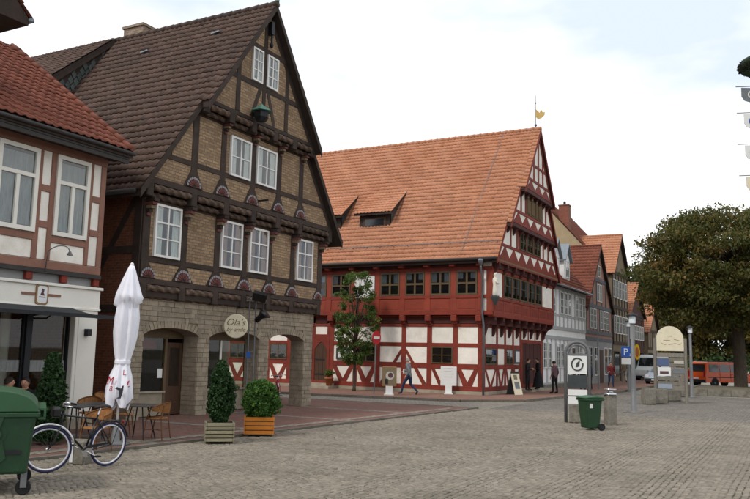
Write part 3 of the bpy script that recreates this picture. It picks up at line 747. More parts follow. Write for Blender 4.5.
f2.box('top_plate', RY-(RZ-.3-9.15)/SL, RY+(RZ-.3-9.15)/SL, 9.06, 9.22, -.06, .03, TB, bev=.01)
f2.poly('brick_panel', tier_poly(16.0, 25.4, 6.79, RL-.085, .28), -.05, .008, 'brick_tan_x')
ed = [RY-3.6]+P2[1:-1]+[RY+3.6]
for a, b in zip([16.6]+P2[1:-1], P2[1:-1]+[24.9]):
    q = tier_poly(a+.1, b-.1, RL+.085, 9.05, .28)
    if q: f2.poly('brick_panel', q, -.05, .008, 'brick_tan_x')
u2 = [(f2.u(229.5, 150), f2.u(250, 150)), (f2.u(256, 155), f2.u(275.5, 155))]
for a, b in u2: f2.window(a, b, f2.v(229, 175), f2.v(229.5, 135), 2, (.5,), .06, .075, base=.012)
# rakes along the roof on the second floor
for s in (-1, 1):
    f2.beam('rake_beam', (RY+s*(RZ-.30-6.75)/SL, 6.75), (RY+s*(RZ-.30-9.15)/SL, 9.15), .22, -.05, .03, TB)
# attic
P3 = [f3.u(237.5, 100), f3.u(263.5, 100), f3.u(286, 110)]
for u in (P2[2], P2[3], P2[4], P2[5]): console(f2, u, 9.18, .4, .32, .17)
ju = [RY-3.05]+P2[2:6]+[RY+3.05]
ju = [RY-2.95, P2[2]-.05, P2[3]-.02, P2[4], P2[5]-.1, RY+2.95]
ju = sorted([RY-2.95, RY-1.75, RY-.6, RY+.6, RY+1.75, RY+2.95])
jetty(f3, ju, 9.10, 9.46, .3)
f3.box('sill_beam', RY-3.0, RY+3.0, 9.44, 9.58, -.1, .035, TB, bev=.015)
z1_, z2_ = f3.v(262, 85)-.02, f3.v(262, 52)+.02
for i, u in enumerate(P3): f3.box('post', u-.1, u+.1, 9.585, min(13.2, rz(u)-.3), -.05, .032, TB, bev=.01)
for zz_ in (z1_-.08, z2_+.09): f3.box('rail', RY-(RZ-.3-zz_)/SL, RY+(RZ-.3-zz_)/SL, zz_-.09, zz_+.09, -.06, .028, TB, bev=.01)
for s in (-1, 1):
    f3.beam('brace', (P3[1]+s*.12, 10.9), (P3[1]+s*.62, 9.6), .17, -.04, .026, TB)
    f3.beam('rake_beam', (RY+s*(RZ-.32-9.5)/SL, 9.5), (RY+s*.12, RZ-.5), .22, -.05, .024, TB)
for za, zb in ((9.58, z1_-.17), (z1_+.01, z2_), (z2_+.18, 13.4)):
    es = [17.4]+P3+[24.0]
    for a, b in zip(es[:-1], es[1:]):
        q = tier_poly(a+.08, b-.08, za, zb, .3)
        if q: f3.poly('brick_panel', q, -.05, .008, 'brick_tan_x')
for a, b, r in ((251.5, 262, 65), (266, 277, 75)): f3.window(f3.u(a, r), f3.u(b, r), z1_+.02, z2_-.02, 2, (.33, .66), .055, .07, base=.012)
# roof: stepped verges, pantiles both sides, barge boards, ridge
deck = MB()
for s in (-1, 1):
    for xa, xb, za, zb in ((BACK-.2, -15.50, 6.30, 9.42), (BACK-.2, -15.16, 9.42, RZ)):
        ya, yb = RY+s*(RZ-za)/SL, RY+s*(RZ-zb)/SL
        deck.prism([(xa, ya, za), (xa, yb, zb), (xa, yb, zb-.2), (xa, ya, za-.2)], (xb-xa, 0, 0))
part('roof_deck', deck, 'roof_deck', B, world=True)
sl = math.hypot(1, SL)
for s in (-1, 1):
    for xa, xb, za, zb, sd in ((BACK-.2, -15.47, 6.28, RZ-.02, 1), (-15.47, -15.13, 9.42, RZ-.02, 2)):
        y0 = RY+s*(RZ-za)/SL; tile_field('roof_tiles', B, (xa, y0, za+.02), (1, 0, 0), (0, -s/sl, SL/sl), xb-xa, (zb-za)/SL*sl, .22, .31, 'roof_brown', seed=sd+5*(s+1))
    for xv, za, zb in ((-15.49, 6.28, 9.45), (-15.15, 9.36, RZ)):
        y0, y1 = RY+s*(RZ-za)/SL, RY+s*(RZ-zb)/SL
        part('barge_board', MB().prism([(xv, y0, za+.03), (xv, y1, zb+.03), (xv, y1, zb-.23), (xv, y0, za-.23)], (.035, 0, 0)), TB, B, world=True)
    y0 = RY+s*(RZ-6.28)/SL
    gm = MB(); gm.tube([(BACK, y0+s*.06, 6.22), (-15.6, y0+s*.06, 6.25)], .07, 10); part('gutter', gm, 'gutter_dark', B, True, world=True)
rt = MB()
for i in range(36): rt.tube([(-15.1-i*.385, RY, RZ+.01), (-15.1-i*.385-.41, RY, RZ-.005)], [.125, .11], 10)
part('ridge_tiles', rt, 'roof_brown', B, True, 'stuff', world=True)
part('finial', MB().box((-15.2, RY-.06, RZ+.1), (-15.08, RY+.06, RZ+.24)), 'copper_green', B, world=True)
# chimney, roof hatches, big slate-cheeked dormer at the back
part('chimney', MB().box((-22.35, 20.75, 12.8), (-21.35, 21.6, 14.15)).box((-22.4, 20.7, 14.15), (-21.3, 21.65, 14.25)), 'brick_pale', B, world=True)
def roof_flag(px, py):
    y = None
    for k in range(200):                       # march to the roof plane
        p = at(px, py, 'y', 15.5+k*.026)
        if p[2] >= 0 and abs(p[2]-rz(p[1])) < .05: y = p; break
    if y is None: return
    mb = MB(); mb.bar(Vector(y)+Vector((-.15, 0, .06)), Vector(y)+Vector((.2, 0.0, .1)), .1, .05); part('snow_hook', mb, 'zinc', B, world=True)
for q in ((144, 54), (215, 35)): roof_flag(*q)
dx = -22.6; dz0, dy0 = 10.95, 17.75
yb = RY-(RZ-10.3)/SL
dr = MB().prism([(dx, RY-.1, RZ-.12), (dx, dy0-.25, dz0-.05), (dx, dy0-.25, dz0+.12), (dx, RY-.1, RZ+.06)], (BACK-dx, 0, 0)); part('dormer_roof', dr, 'roof_deck', B, world=True)
ln = math.hypot(RY-.1-dy0+.25, RZ-.06-dz0); tile_field('roof_tiles', B, (BACK-.1, dy0-.28, dz0+.13), (1, 0, 0), (0, (RY-.1-dy0+.25)/ln, (RZ-.06-dz0)/ln), dx-BACK+.12, ln, .22, .31, 'roof_brown', seed=31)
ck = MB().prism([(dx-.06, RY-.15, RZ-.25), (dx-.06, dy0, dz0-.02), (dx-.06, dy0, rz(dy0)-.05)], (-.1, 0, 0)); part('dormer_cheek', ck, 'roof_deck', B, world=True)
part('dormer_front', MB().box((BACK, dy0, rz(dy0)-.2), (dx-.1, dy0+.1, dz0)), 'slate', B, world=True)
rs2 = random.Random(5)
sm_ = None
for r in range(18):                              # slates as separate lozenge shingles
    zc = 9.6+r*.24
    for k in range(16):
        yc = 17.75+k*.24+(r % 2)*.12
        top = dz0+(yc-dy0)*(RZ-.2-dz0)/(RY-.15-dy0)-.12
        if zc > top or zc < rz(yc)-.1: continue
        if sm_ is None: sm_ = MB().prism([(0, 0, -.17), (0, .12, 0), (0, 0, .17), (0, -.12, 0)], (.014, 0, 0)).mesh('slate', 'slate')
        o = link('slate', sm_, B); o.location = Vector((dx-.055+.004*(k % 2)+.01*(r % 2), yc, zc))-OFF[B.name]; o.rotation_euler = (0, rs2.uniform(.0, .05), 0)
part('dormer_board', MB().prism([(dx, RY-.1, RZ-.1), (dx, dy0-.25, dz0-.04), (dx, dy0-.25, dz0-.22), (dx, RY-.3, RZ-.35)], (.03, 0, 0)), 'timber_brown', B, world=True)
# pulley hood under the apex, lantern-like box on the gable
pm = MB(); pm.box((BX3, RY-.09, 12.65), (BX3+.2, RY+.06, 13.1)); pm.tube([(BX3+.13, RY, 12.7), (BX3+.13, RY, 12.3)], .035, 6); pm.ellipsoid((BX3+.13, RY, 12.28), (.07, .07, .09)); part('pulley', pm, 'dark_metal', B, world=True)
lu, lv = f3.px(253, 116)
lb = MB(); lb.lathe([(.17, -.22), (.25, -.1), (.25, .1), (.2, .12)], (BX3+.34, lu, lv), 6); lb.bar((BX3, lu, lv), (BX3+.3, lu, lv), .06, .06)
lan = part('lantern', lb, 'dark_metal', B, world=True); part('lantern_roof', MB().lathe([(.36, .1), (.3, .16), (.05, .32), (.02, .36)], (BX3+.34, lu, lv), 6), 'copper_green', lan, world=True)
f1.box('bracket_pole', f2.u(257, 188), f2.u(257, 188)+.05, 6.95, 7.0, .2, .75, 'dark_metal')

# ================================================================== WHITE-PANELLED HOUSE AT THE LEFT (shop with awning)
AX = -15.5; AY1 = 14.1; AY0 = 3.5
A = root('corner_shop_house', 'rust-timbered white house with red tiled roof and dark shop awning', 'house', (AX, 9, 0))
fa = Fac(A, 'x', AX); TR = 'timber_rust'
fa.box('wall', AY0, AY1, 3.8, 6.95, -.3, -.02, 'plaster_white')
part('side_wall', MB().box((-24.5, AY1-.25, 0), (AX-.31, AY1, 6.9)), 'brick_red_y', A, world=True)
part('gable_wall', MB().prism([(-24.5, AY1-.2, 6.9), (AX-.3, AY1-.2, 6.9), (-20, AY1-.2, 10.2)], (0, .18, 0)), 'brick_red_y', A, world=True)
wins = [(10.98, 12.06), (12.57, 13.57), (9.40, 10.47), (7.8, 8.87), (6.2, 7.27), (4.6, 5.67)]
strips = [(12.19, 12.44), (13.70, 13.96), (10.6, 10.85), (9.02, 9.27), (7.42, 7.67), (5.82, 6.07)]
fa.box('sill_beam', AY0, AY1+.02, 3.80, 4.0, -.02, .05, TR, bev=.01); fa.box('top_plate', AY0, AY1+.02, 6.60, 6.85, -.02, .05, TR, bev=.01)
fa.box('corner_post', 13.96, AY1+.015, 4.0, 6.6, -.02, .045, TR, bev=.01)
for a, b in strips:
    w = .14 if a != 13.70 else .13
    fa.box('post', a-w, a, 4.0, 6.6, -.02, .045, TR, bev=.01)
    if a != 13.70: fa.box('post', b, b+.13, 4.0, 6.6, -.02, .045, TR, bev=.01)
    for v0, v1 in ((4.02, 4.76), (4.92, 5.62), (5.78, 6.6)):
        fa.box('infill_panel', a, b, v0, v1, -.015, .012, 'plaster_white', bev=.006)
    for v in (4.84, 5.70): fa.box('rail', a, b, v-.08, v+.08, -.02, .040, TR, bev=.008)
for a, b in wins:
    fa.box('rail', a-.1, b+.1, 4.44, 4.60, -.02, .040, TR, bev=.008); fa.box('infill_panel', a, b, 4.02, 4.44, -.015, .012, 'plaster_white', bev=.006)
    fa.window(a, b, 4.62, 6.58, 1, (.68,), .10, .09, 'cream_paint', None, 'glass', mull=.09, bar=.09, base=.0)
    w = fa.r.children[-1]
    # casement split below the transom
    fa.box('casement_post', (a+b)/2-.045, (a+b)/2+.045, 4.72, 5.88, .03, .085, 'cream_paint', w)
    fa.box('curtain', a+.12, b-.12, 4.75, 6.4, .010, .014, 'curtain_grey', w)
# band between the storeys
fa.box('fascia_back', AY0, AY1, 3.45, 3.8, -.3, -.05, 'plaster_grey')
for y in np.arange(4.2, 14.2, .98): fa.box('joist_end', y-.09, y+.09, 3.52, 3.72, -.05, .06, 'timber_red', bev=.01)
part('cable_tray', MB().box((AX-.02, AY0, 3.70), (AX+.10, AY1, 3.80)), 'gutter_dark', A, world=True)
fa.box('shop_fascia', AY0, AY1+.08, 2.95, 3.42, -.3, .03, 'cream_paint', bev=.01); fa.box('fascia_cornice', AY0, AY1+.12, 3.42, 3.49, -.28, .09, 'cream_paint', bev=.01)
fa.box('fascia_moulding', AY0, AY1+.10, 2.90, 2.96, -.2, .055, 'cream_paint', bev=.01)
# emblem with bars
eu, ev = fa.px(40.5, 294.5)
em = MB(); rr = [(eu+.16*math.cos(t)*(1 if abs(math.cos(t)) < .7 else .95), ev+.22*math.sin(t)) for t in np.linspace(0, 2*PI, 25)[:-1]]
def rrect(u, v, w, h, r, n=5): return [(u+sx*(w-r)+r*math.cos(a), v+sy*(h-r)+r*math.sin(a)) for sx, sy, a0 in ((1, 1, 0), (-1, 1, PI/2), (-1, -1, PI), (1, -1, 1.5*PI)) for a in np.linspace(a0, a0+PI/2, n)]
emb = fa.poly('emblem', rrect(eu, ev, .17, .24, .08), .032, .06, 'wood_board'); fa.poly('emblem_field', rrect(eu, ev, .13, .20, .06), .06, .066, 'panel_white', emb)
mk = MB(); fa.poly_mb(mk, [(eu-.06, ev-.02), (eu+.07, ev-.02), (eu+.03, ev+.04), (eu+.05, ev+.12), (eu-.02, ev+.14), (eu-.03, ev+.05)], .066, .07); fa.box_mb(mk, eu-.09, eu+.09, ev-.07, ev-.05, .066, .07)
part('emblem_mark', mk, 'cloth_plum', emb, world=True)
for a, b in ((20, 33.5), (46.5, 59.5)): fa.box('emblem_bar', fa.u(a, 296), fa.u(b, 297), ev-.03, ev+.03, .03, .05, 'timber_rust')
# swan-neck lamp
su, sv = fa.px(42, 272); sm = MB(); pts = [(AX+.1, su, sv)]+[(AX+.1+.28*math.sin(t)*.5+.1*t, su+.2*(1-math.cos(t)), sv+.45+.12*math.sin(t)*1.5) for t in np.linspace(0.2, 2.9, 10)]
sm.tube(pts, .012, 6); sm.lathe([(.02, .05), (.07, -.04), (.075, -.05)], (pts[-1][0], pts[-1][1], pts[-1][2]-.02), 10); part('swan_neck_lamp', sm, 'grey_metal', A, True, world=True)
# shop front: pillar, glazing, room
fa.box('pillar', 13.46, AY1+.06, .03, 2.9, -.35, .02, 'cream_paint', bev=.015); fa.box('pillar_panel', 13.56, 13.98, .4, 2.75, .02, .03, 'cream_paint', bev=.008); fa.box('pillar_base', 13.42, AY1+.08, .03, .3, -.3, .05, 'stone_plinth', bev=.01)
for k, (a, b) in enumerate(((12.35, 13.46), (11.0, 12.2), (9.6, 10.8), (8.2, 9.4), (6.8, 8.0), (5.4, 6.6))):
    mb = MB(); fa.box_mb(mb, a, a+.05, .3, 2.9, -.25, -.15); fa.box_mb(mb, b-.05, b, .3, 2.9, -.25, -.15); fa.box_mb(mb, a, b, 2.82, 2.9, -.25, -.151); fa.box_mb(mb, a, b, .28, .36, -.25, -.151)
    o = part('shop_window', mb, 'dark_metal', A, world=True); fa.box('pane', a+.05, b-.05, .36, 2.82, -.2, -.194, 'glass_shop', o); fa.box('frosted_band', a+.06, b-.06, 1.42, 1.68, -.193, -.191, 'curtain_grey', o)
for u in (12.2, 10.8, 9.4, 8.0, 6.6): fa.box('mullion_post', u, u+.15, .03, 2.9, -.28, -.1, 'dark_metal')
fa.box('stall_riser', AY0, 13.46, .03, .28, -.28, -.14, 'stone_plinth')
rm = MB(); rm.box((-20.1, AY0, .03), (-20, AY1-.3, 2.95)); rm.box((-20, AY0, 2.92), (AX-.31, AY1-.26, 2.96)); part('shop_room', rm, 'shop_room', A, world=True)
cp = MB()
for x, y in ((-17.3, 12.9), (-17.8, 11.3), (-17.2, 9.7)): cp.tube([(x, y, .03), (x, y, 2.92)], .12, 10)
part('shop_column', cp, 'cream_paint', A, world=True); fa.box('downlight', 13.75, 13.87, 2.28, 2.45, .03, .16, 'dark_metal')
# awning on folding arms, sloping out to the square
tip = at(114, 319, 'x', -14.05); aw = MB(); ya, yb_ = 4.2, tip[1]
zin, zout = 2.93, tip[2]+.06; xo = -14.05; nseg = 10
for i in range(nseg):
    t0, t1 = i/nseg, (i+1)/nseg; sag = lambda t: -.05*math.sin(PI*t)
    aw.prism([(AX+.05+(xo-AX-.05)*t0, ya, zin+(zout-zin)*t0+sag(t0)), (AX+.05+(xo-AX-.05)*t1, ya, zin+(zout-zin)*t1+sag(t1)), (AX+.05+(xo-AX-.05)*t1, ya, zin+(zout-zin)*t1+sag(t1)-.012), (AX+.05+(xo-AX-.05)*t0, ya, zin+(zout-zin)*t0+sag(t0)-.012)], (0, yb_-ya, 0))
awo = part('awning', aw, 'awning', A, world=True)
part('awning_front_bar', MB().box((xo-.02, ya, zout-.07), (xo+.05, yb_, zout+.01)), 'dark_metal', awo, world=True)
am = MB()
for y in (6.5, 9.0, 10.9, 13.2): am.tube([(AX+.05, y, 2.82), (AX+.75, y+.35, 2.7), (xo, y, zout-.03)], .022, 6)
part('awning_arms', am, 'grey_metal', awo, world=True)
# roof: pantiles, eaves with dark soffit, gutter; dormer gable over the front
ex, ez = -14.92, 7.0; ASL = .72; rx = -20.0; rzA = ez+(ex-rx)*-1*ASL*-1
asl = math.hypot(1, ASL)
tile_field('roof_tiles', A, (ex, AY0, ez+.05), (0, 1, 0), (-1/asl, 0, ASL/asl), 14.42-AY0, 5.1*asl, .24, .34, 'roof_red', seed=41)
tile_field('roof_tiles', A, (rx-5.1, AY0, ez+.05), (0, 1, 0), (1/asl, 0, ASL/asl), 14.42-AY0, 5.1*asl, .24, .34, 'roof_red', seed=42)
part('roof_deck', MB().prism([(ex+.02, AY0, ez), (rx, AY0, ez+(ex-rx)*ASL), (rx-5.1, AY0, ez), (rx-5.1, AY0, ez-.15), (ex+.02, AY0, ez-.15)], (0, 14.4-AY0, 0)), 'roof_deck', A, world=True)
part('verge_board', MB().prism([(ex, 14.40, ez+.03), (rx, 14.40, ez+(ex-rx)*ASL+.03), (rx, 14.40, ez+(ex-rx)*ASL-.2), (ex, 14.40, ez-.16)], (0, .04, 0)), 'timber_brown', A, world=True)
vt_ = MB()
for i in range(16):
    t = i/16; x = ex+(rx-ex)*t; x2 = ex+(rx-ex)*(t+1/16+.01); vt_.tube([(x, 14.4, ez+(ex-x)*ASL+.10), (x2, 14.4, ez+(ex-x2)*ASL+.08)], [.09, .075], 8)
part('verge_tiles', vt_, 'roof_red', A, True, 'stuff', world=True)
part('soffit', MB().box((AX, AY0, 6.80), (ex-.02, AY1+.25, 6.85)).box((ex-.1, AY0, 6.70), (ex-.04, AY1+.25, 6.86)), 'gutter_dark', A, world=True)
part('gutter', MB().tube([(ex+.05, AY0, 6.91), (ex+.05, 14.45, 6.96)], .05, 10), 'gutter_dark', A, True, world=True)
dm = MB(); dm.prism([(-14.75, 10.95, 9.2), (-14.75, 8.6, 11.4), (-14.75, 6.2, 9.2), (-14.75, 6.2, 9.05), (-14.75, 10.95, 9.05)], (-6, 0, 0)); dro = part('cross_gable_roof', dm, 'roof_deck', A, world=True)
tile_field('roof_tiles', A, (-20.7, 10.98, 9.24), (1, 0, 0), (0, -2.35/3.22, 2.2/3.22), 6.0, 3.2, .24, .34, 'roof_red', seed=43)
fa.poly('cross_gable_wall', [(6.6, 6.9), (10.5, 6.9), (10.5, 9.06), (6.6, 9.06)], -.3, .0, 'plaster_white')
fa.window(8.0, 9.2, 7.3, 8.7, 2, (.6,), .09, .08, 'cream_paint', 'curtain_grey')
part('cross_gable_gutter', MB().tube([(-20, 11.0, 9.16), (-14.7, 11.0, 9.18)], .06, 8), 'zinc', A, True, world=True)
# gate closing the alley
gt = root('alley_gate', 'dark red board gate in the narrow alley beside the shop', 'gate', (-17.6, 15.0, 0))
for i in range(9): part('board', MB().box((-17.64+.008*(i % 2), 14.12+i*.205, .06), (-17.6, 14.12+i*.205+.195, 2.35)), 'gate_red', gt, world=True)
part('lintel', MB().box((-17.7, 14.11, 2.35), (-17.55, 15.97, 2.6)), 'timber_brown', gt, world=True)
wr = MB(); wr.box((-17.59, 14.12, 2.38), (-17.57, 15.96, 2.44)); part('white_strip', wr, 'white_paint', gt, world=True)

# ================================================================== RED HALF-TIMBERED HALL
CYF = 36.99; CX0 = -13.70; CXE = -36.0; CYR = 47.3; HY = 42.1; HZ = 14.75; HS = 1.377
Ch = root('red_timbered_hall', 'long red and white half-timbered hall with orange tiled roof and ornate gable', 'hall', (-13.7, 37, 0))
def hz(y): return HZ-HS*abs(y-HY)
R_, RB, RD = 'timber_red', 'timber_red_bright', 'timber_red_dark'
g0 = Fac(Ch, 'y', CYF); gu = Fac(Ch, 'y', CYF-.26)
core = MB(); core.box((CXE, CYF+.02, 0), (CX0-.02, CYR, 3.6)); core.box((CXE, CYF-.24, 4.04), (-13.12, CYR+.3, 6.75))
part('wall', core, 'plaster_white', Ch, world=True)
part('plinth', MB().box((CXE, CYF-.10, 0.08), (CX0+.10, CYR, .26)), 'stone_plinth', Ch, world=True)
PX = [480.5, 455.5, 429.5, 404, 378, 355.5, 332]
posts = [g0.u(x, 345) for x in PX]; posts[0] = CX0-.14
step = (posts[0]-posts[6])/6
door0, door1 = g0.u(329, 370), g0.u(312, 370)
left = [door1-.14-i*step for i in range(9)]
allp = posts+left
for u in allp: g0.box('post', u-.13, u+.13, .50, 3.44, -.03, .035, R_, bev=.01)
g0.box('sill_beam', CXE, CX0+.03, .26, .50, -.03, .045, R_, bev=.01); g0.box('top_plate', CXE, CX0+.03, 3.44, 3.58, -.03, .045, R_, bev=.01)
bays = list(zip(posts[1:], posts[:-1]))+list(zip(left[1:], left[:-1]))
RWS = [(.5, 1.32), (1.6, 2.42), (2.62, 3.44)]
kinds = {0: 'V', 1: 'Wl', 2: 'R', 3: 'L', 4: 'WV', 5: 'V'}
for i, (a, b) in enumerate(bays):
    a, b = a+.13, b-.13; k = kinds.get(i, 'WV' if i in (7, 9, 11) else 'V')
    for v in (1.46, 2.52): g0.box('rail', a, b, v-.13 if v < 2 else v-.10, v+.13 if v < 2 else v+.10, -.03, .030, R_, bev=.008)
    for j, (v0, v1) in enumerate(RWS):
        if j == 1 and k[0] == 'W': continue
        g0.box('infill_panel', a, b, v0, v1, -.03, .004, 'plaster_white')
    m = (a+b)/2
    if k in ('V', 'WV'):
        for e, s in ((a, 1), (b, -1)): g0.poly('strut', [(e, 1.33), (e, 1.12), (m-s*.13, .5), (m+s*.02, .5), (e+s*.10, 1.33)] if False else [(e-s*.01, 1.33), (e-s*.01, 1.24), (m-s*.24, .5), (m+s*.10, .5), (e+s*.20, 1.33)], -.02, .026+.002*s, R_)
    if k == 'Wl':
        g0.poly('strut', [(a, 1.33), (a+.18, 1.33), (a+.62, .5), (a+.40, .5)], -.02, .026, R_)
    if k == 'R':
        g0.poly('strut', [(a, 2.10), (a+.02, 2.3), (b-.02, .52), (b-.24, .5)], -.02, .026, R_)
    if k == 'L':
        g0.poly('strut', [(b, 2.10), (b-.02, 2.3), (a+.02, .52), (a+.24, .5)], -.02, .026, R_)
    if k[0] == 'W': g0.window(a, b, 1.58, 2.44, 2, (.5,), .06, .06, 'window_olive', None, 'glass_dark', base=.0)
    # dark carved filler above, joist ends
for i, u in enumerate(allp):
    o = part('joist_end', (lambda mb: (mb.box((u-.16, CYF-.34, 3.70), (u+.16, CYF+.02, 4.02)), mb.box((u-.13, CYF-.20, 3.56), (u+.13, CYF+.02, 3.70)))[0])(MB()), R_, Ch, world=True); bevel(o, .03)
for a, b in bays+[(door1-.01, door0+.01)]:
    a, b = a+.16, b-.16
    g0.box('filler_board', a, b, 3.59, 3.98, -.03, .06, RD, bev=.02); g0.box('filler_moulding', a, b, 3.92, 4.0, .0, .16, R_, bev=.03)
# doorway with pointed head
dm_ = (door0+door1)/2; hw = abs(door0-door1)/2
g0.box('door_surround', door1-.0, door1+.16, .5, 3.44, -.02, .04, R_); g0.box('door_surround', door0-.16, door0, .5, 3.44, -.02, .04, R_)
hd = [(door1+.16, 3.0), (door1+.16, 2.15)]+[(dm_+(hw-.16)*t, 2.15+.42*(1-abs(t)**1.6)) for t in np.linspace(-1, 1, 11)]+[(door0-.16, 2.15), (door0-.16, 3.0)]
hm = MB()
for (ua, va), (ub, vb) in zip(hd[1:-1], hd[2:-1]): g0.poly_mb(hm, [(ua, va), (ub, vb), (ub, 3.0), (ua, 3.0)], -.02, .035)
part('door_head', hm, R_, Ch, world=True)
g0.box('infill_panel', door1+.16, door0-.16, 3.0, 3.44, -.03, .006, 'plaster_white')
dr_ = g0.box('door', door1+.16, door0-.16, .35, 2.6, -.019, .012, 'wood_door')
for q in (.33, .66): g0.box('door_board', door1+.16+(2*hw-.32)*q-.012, door1+.16+(2*hw-.32)*q+.012, .4, 2.4, .012, .025, 'wood_door', dr_)
g0.box('door_hinge', door1+.2, door0-.3, 1.6, 1.66, .012, .03, 'dark_metal', dr_); g0.box('door_hinge', door1+.2, door0-.3, .8, .86, .012, .03, 'dark_metal', dr_)
part('door_step', MB().box((door1-.5, CYF-1.0, .1), (door0+.6, CYF-.1, .24)).box((door1-.3, CYF-.6, .24), (door0+.4, CYF-.1, .36)), 'stone_plinth', Ch, world=True)
# upper floor on the street side
gu.box('sill_beam', CXE, -13.1, 4.02, 4.24, -.04, .05, R_, bev=.015); gu.box('rail', CXE, -13.1, 4.86, 5.02, -.04, .045, R_, bev=.01); gu.box('top_plate', CXE, -13.1, 6.26, 6.44, -.04, .045, R_, bev=.01)
UP = [gu.u(x, 300) for x in (479.5, 453.5, 427.5, 402.5, 377.5, 353, 329)]; UP[0] = gu.u(480.5, 300)
up = UP+[UP[-1]-step*(i+1) for i in range(9)]
for u in up: gu.box('post', u-.15, u+.15, 4.24, 6.26, -.03, .04, RB, bev=.01)
gu.box('corner_post', -13.42, -13.08, 4.24, 6.26, -.03, .042, RB, bev=.01); gu.box('infill_panel', up[0]+.2, up[0]+.3, 4.95+.1, 6.2, -.02, .006, 'plaster_white')
for i, (a, b) in enumerate(zip(up[1:], up[:-1])):
    a, b = a+.15, b-.15
    gu.box('board_panel', a, b, 4.24, 4.86, -.03, .012, RB, bev=.01); gu.box('panel_field', a+.08, b-.08, 4.32, 4.78, .012, .022, RB, bev=.006)
    if i == 4:
        gu.box('infill_panel', a, b, 5.02, 6.26, -.03, .005, RB)
        continue
    gu.window(a+.02, b-.02, 5.04, 6.24, 2, (.48,), .075, .055, 'window_olive', 'curtain_grey', 'glass_dark', cvis=.45 if i % 2 else .3, mull=.10, bar=.07, vt=.48)
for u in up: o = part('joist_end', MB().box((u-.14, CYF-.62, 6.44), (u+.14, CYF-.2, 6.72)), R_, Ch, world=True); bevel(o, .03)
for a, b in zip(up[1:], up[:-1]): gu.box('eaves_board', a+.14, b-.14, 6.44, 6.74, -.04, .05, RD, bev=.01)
# white poster on the upper floor and framed print by the door
ps = root('poster', 'white poster with dark print on the red upper floor behind the young tree', 'poster', (-20, 36.7, 5.7))
a, b = up[5]+.12, up[4]-.18
gq = Fac(ps, 'y', CYF-.28); gq.box('sheet', a, b, gu.v(365, 298), gu.v(365, 276), .005, .03, 'panel_white')
pm = MB(); vm_ = gu.v(365, 287)
gq.box_mb(pm, a+.3, b-.15, vm_-.02, vm_+.05, .03, .034); gq.box_mb(pm, a+.45, b-.28, vm_+.05, vm_+.08, .03, .034); gq.box_mb(pm, a+.2, b-.6, vm_-.36, vm_-.3, .03, .034); gq.box_mb(pm, a+.3, b-.75, vm_-.3, vm_-.24, .03, .034)
part('print', pm, 'print_dark', ps, world=True)
fp = root('notice_case', 'dark framed notice case on white panel beside the hall door', 'notice', (-21.5, 36.95, 2))
gn = Fac(fp, 'y', CYF-.01); n0, n1 = gn.px(336.5, 359), gn.px(350, 348)
gn.box('case', n0[0], n1[0], n0[1], n1[1], .0, .06, 'sign_dark'); gn.box('notice', n0[0]+.12, n1[0]-.12, n0[1]+.1, n1[1]-.1, .06, .066, 'panel_white')
gn.box('picture', n0[0]+.3, n1[0]-.35, n0[1]+.16, n1[1]-.14, .066, .07, 'cloth_grey')
# street-side roof with wavy pantiles, snow guard and two shed dormers
hs = math.hypot(1, HS); EY = 36.30; EZ = hz(EY)
XV = [(-12.72, EZ, 8.75), (-12.48, 8.75, 10.85), (-12.20, 10.85, HZ-.02)]
deck = MB()
for s in (-1, 1):
    for xv, za, zb in XV:
        ya, yb = HY+s*(HZ-za)/HS, HY+s*(HZ-zb)/HS
        deck.prism([(CXE, ya, za), (CXE, yb, zb), (CXE, yb, zb-.2), (CXE, ya, za-.2)], (xv-.03-CXE, 0, 0))
        xs_ = CXE if za == XV[0][1] else (XV[0][0] if za == XV[1][1] else XV[1][0])
        tile_field('roof_tiles', Ch, (xs_, ya, za+.03), (1, 0, 0), (0, -s/hs, HS/hs), xv-xs_, (HZ-.02-za)/HS*hs, .21, .29, 'roof_orange', amp=.03, seed=int(60+za*3+s))
        part('verge_board', MB().prism([(xv-.03, ya, za+.02), (xv-.03, yb, zb+.02), (xv-.03, yb, zb-.24), (xv-.03, ya, za-.24)], (.05, 0, 0)), R_, Ch, world=True)
part('roof_deck', deck, 'roof_deck', Ch, world=True)
rt = MB()
for i in range(60): rt.tube([(-12.18-i*.395, HY, HZ+.02), (-12.18-i*.395-.42, HY, HZ+.0)], [.13, .115], 10)
part('ridge_tiles', rt, 'roof_orange', Ch, True, 'stuff', world=True)
part('gutter', MB().tube([(CXE, EY-.07, EZ-.02), (-12.75, EY-.07, EZ+.0)], .08, 10), 'gutter_dark', Ch, True, world=True)
sg = MB(); sg.tube([(CXE, EY+.55, EZ+.55*HS+.2), (-12.8, EY+.55, EZ+.55*HS+.2)], .02, 6)
for i in range(28): sg.tube([(-12.95-i*.82, EY+.62, EZ+.62*HS), (-12.95-i*.82, EY+.52, EZ+.52*HS+.22)], .018, 5)
part('snow_guard', sg, 'zinc', Ch, world=True)
part('lightning_rod', MB().tube([(-14.35, HY-.05, HZ+.05), (-14.7, EY+.3, EZ+.3*HS+.1)], .011, 5), 'zinc', Ch, world=True)
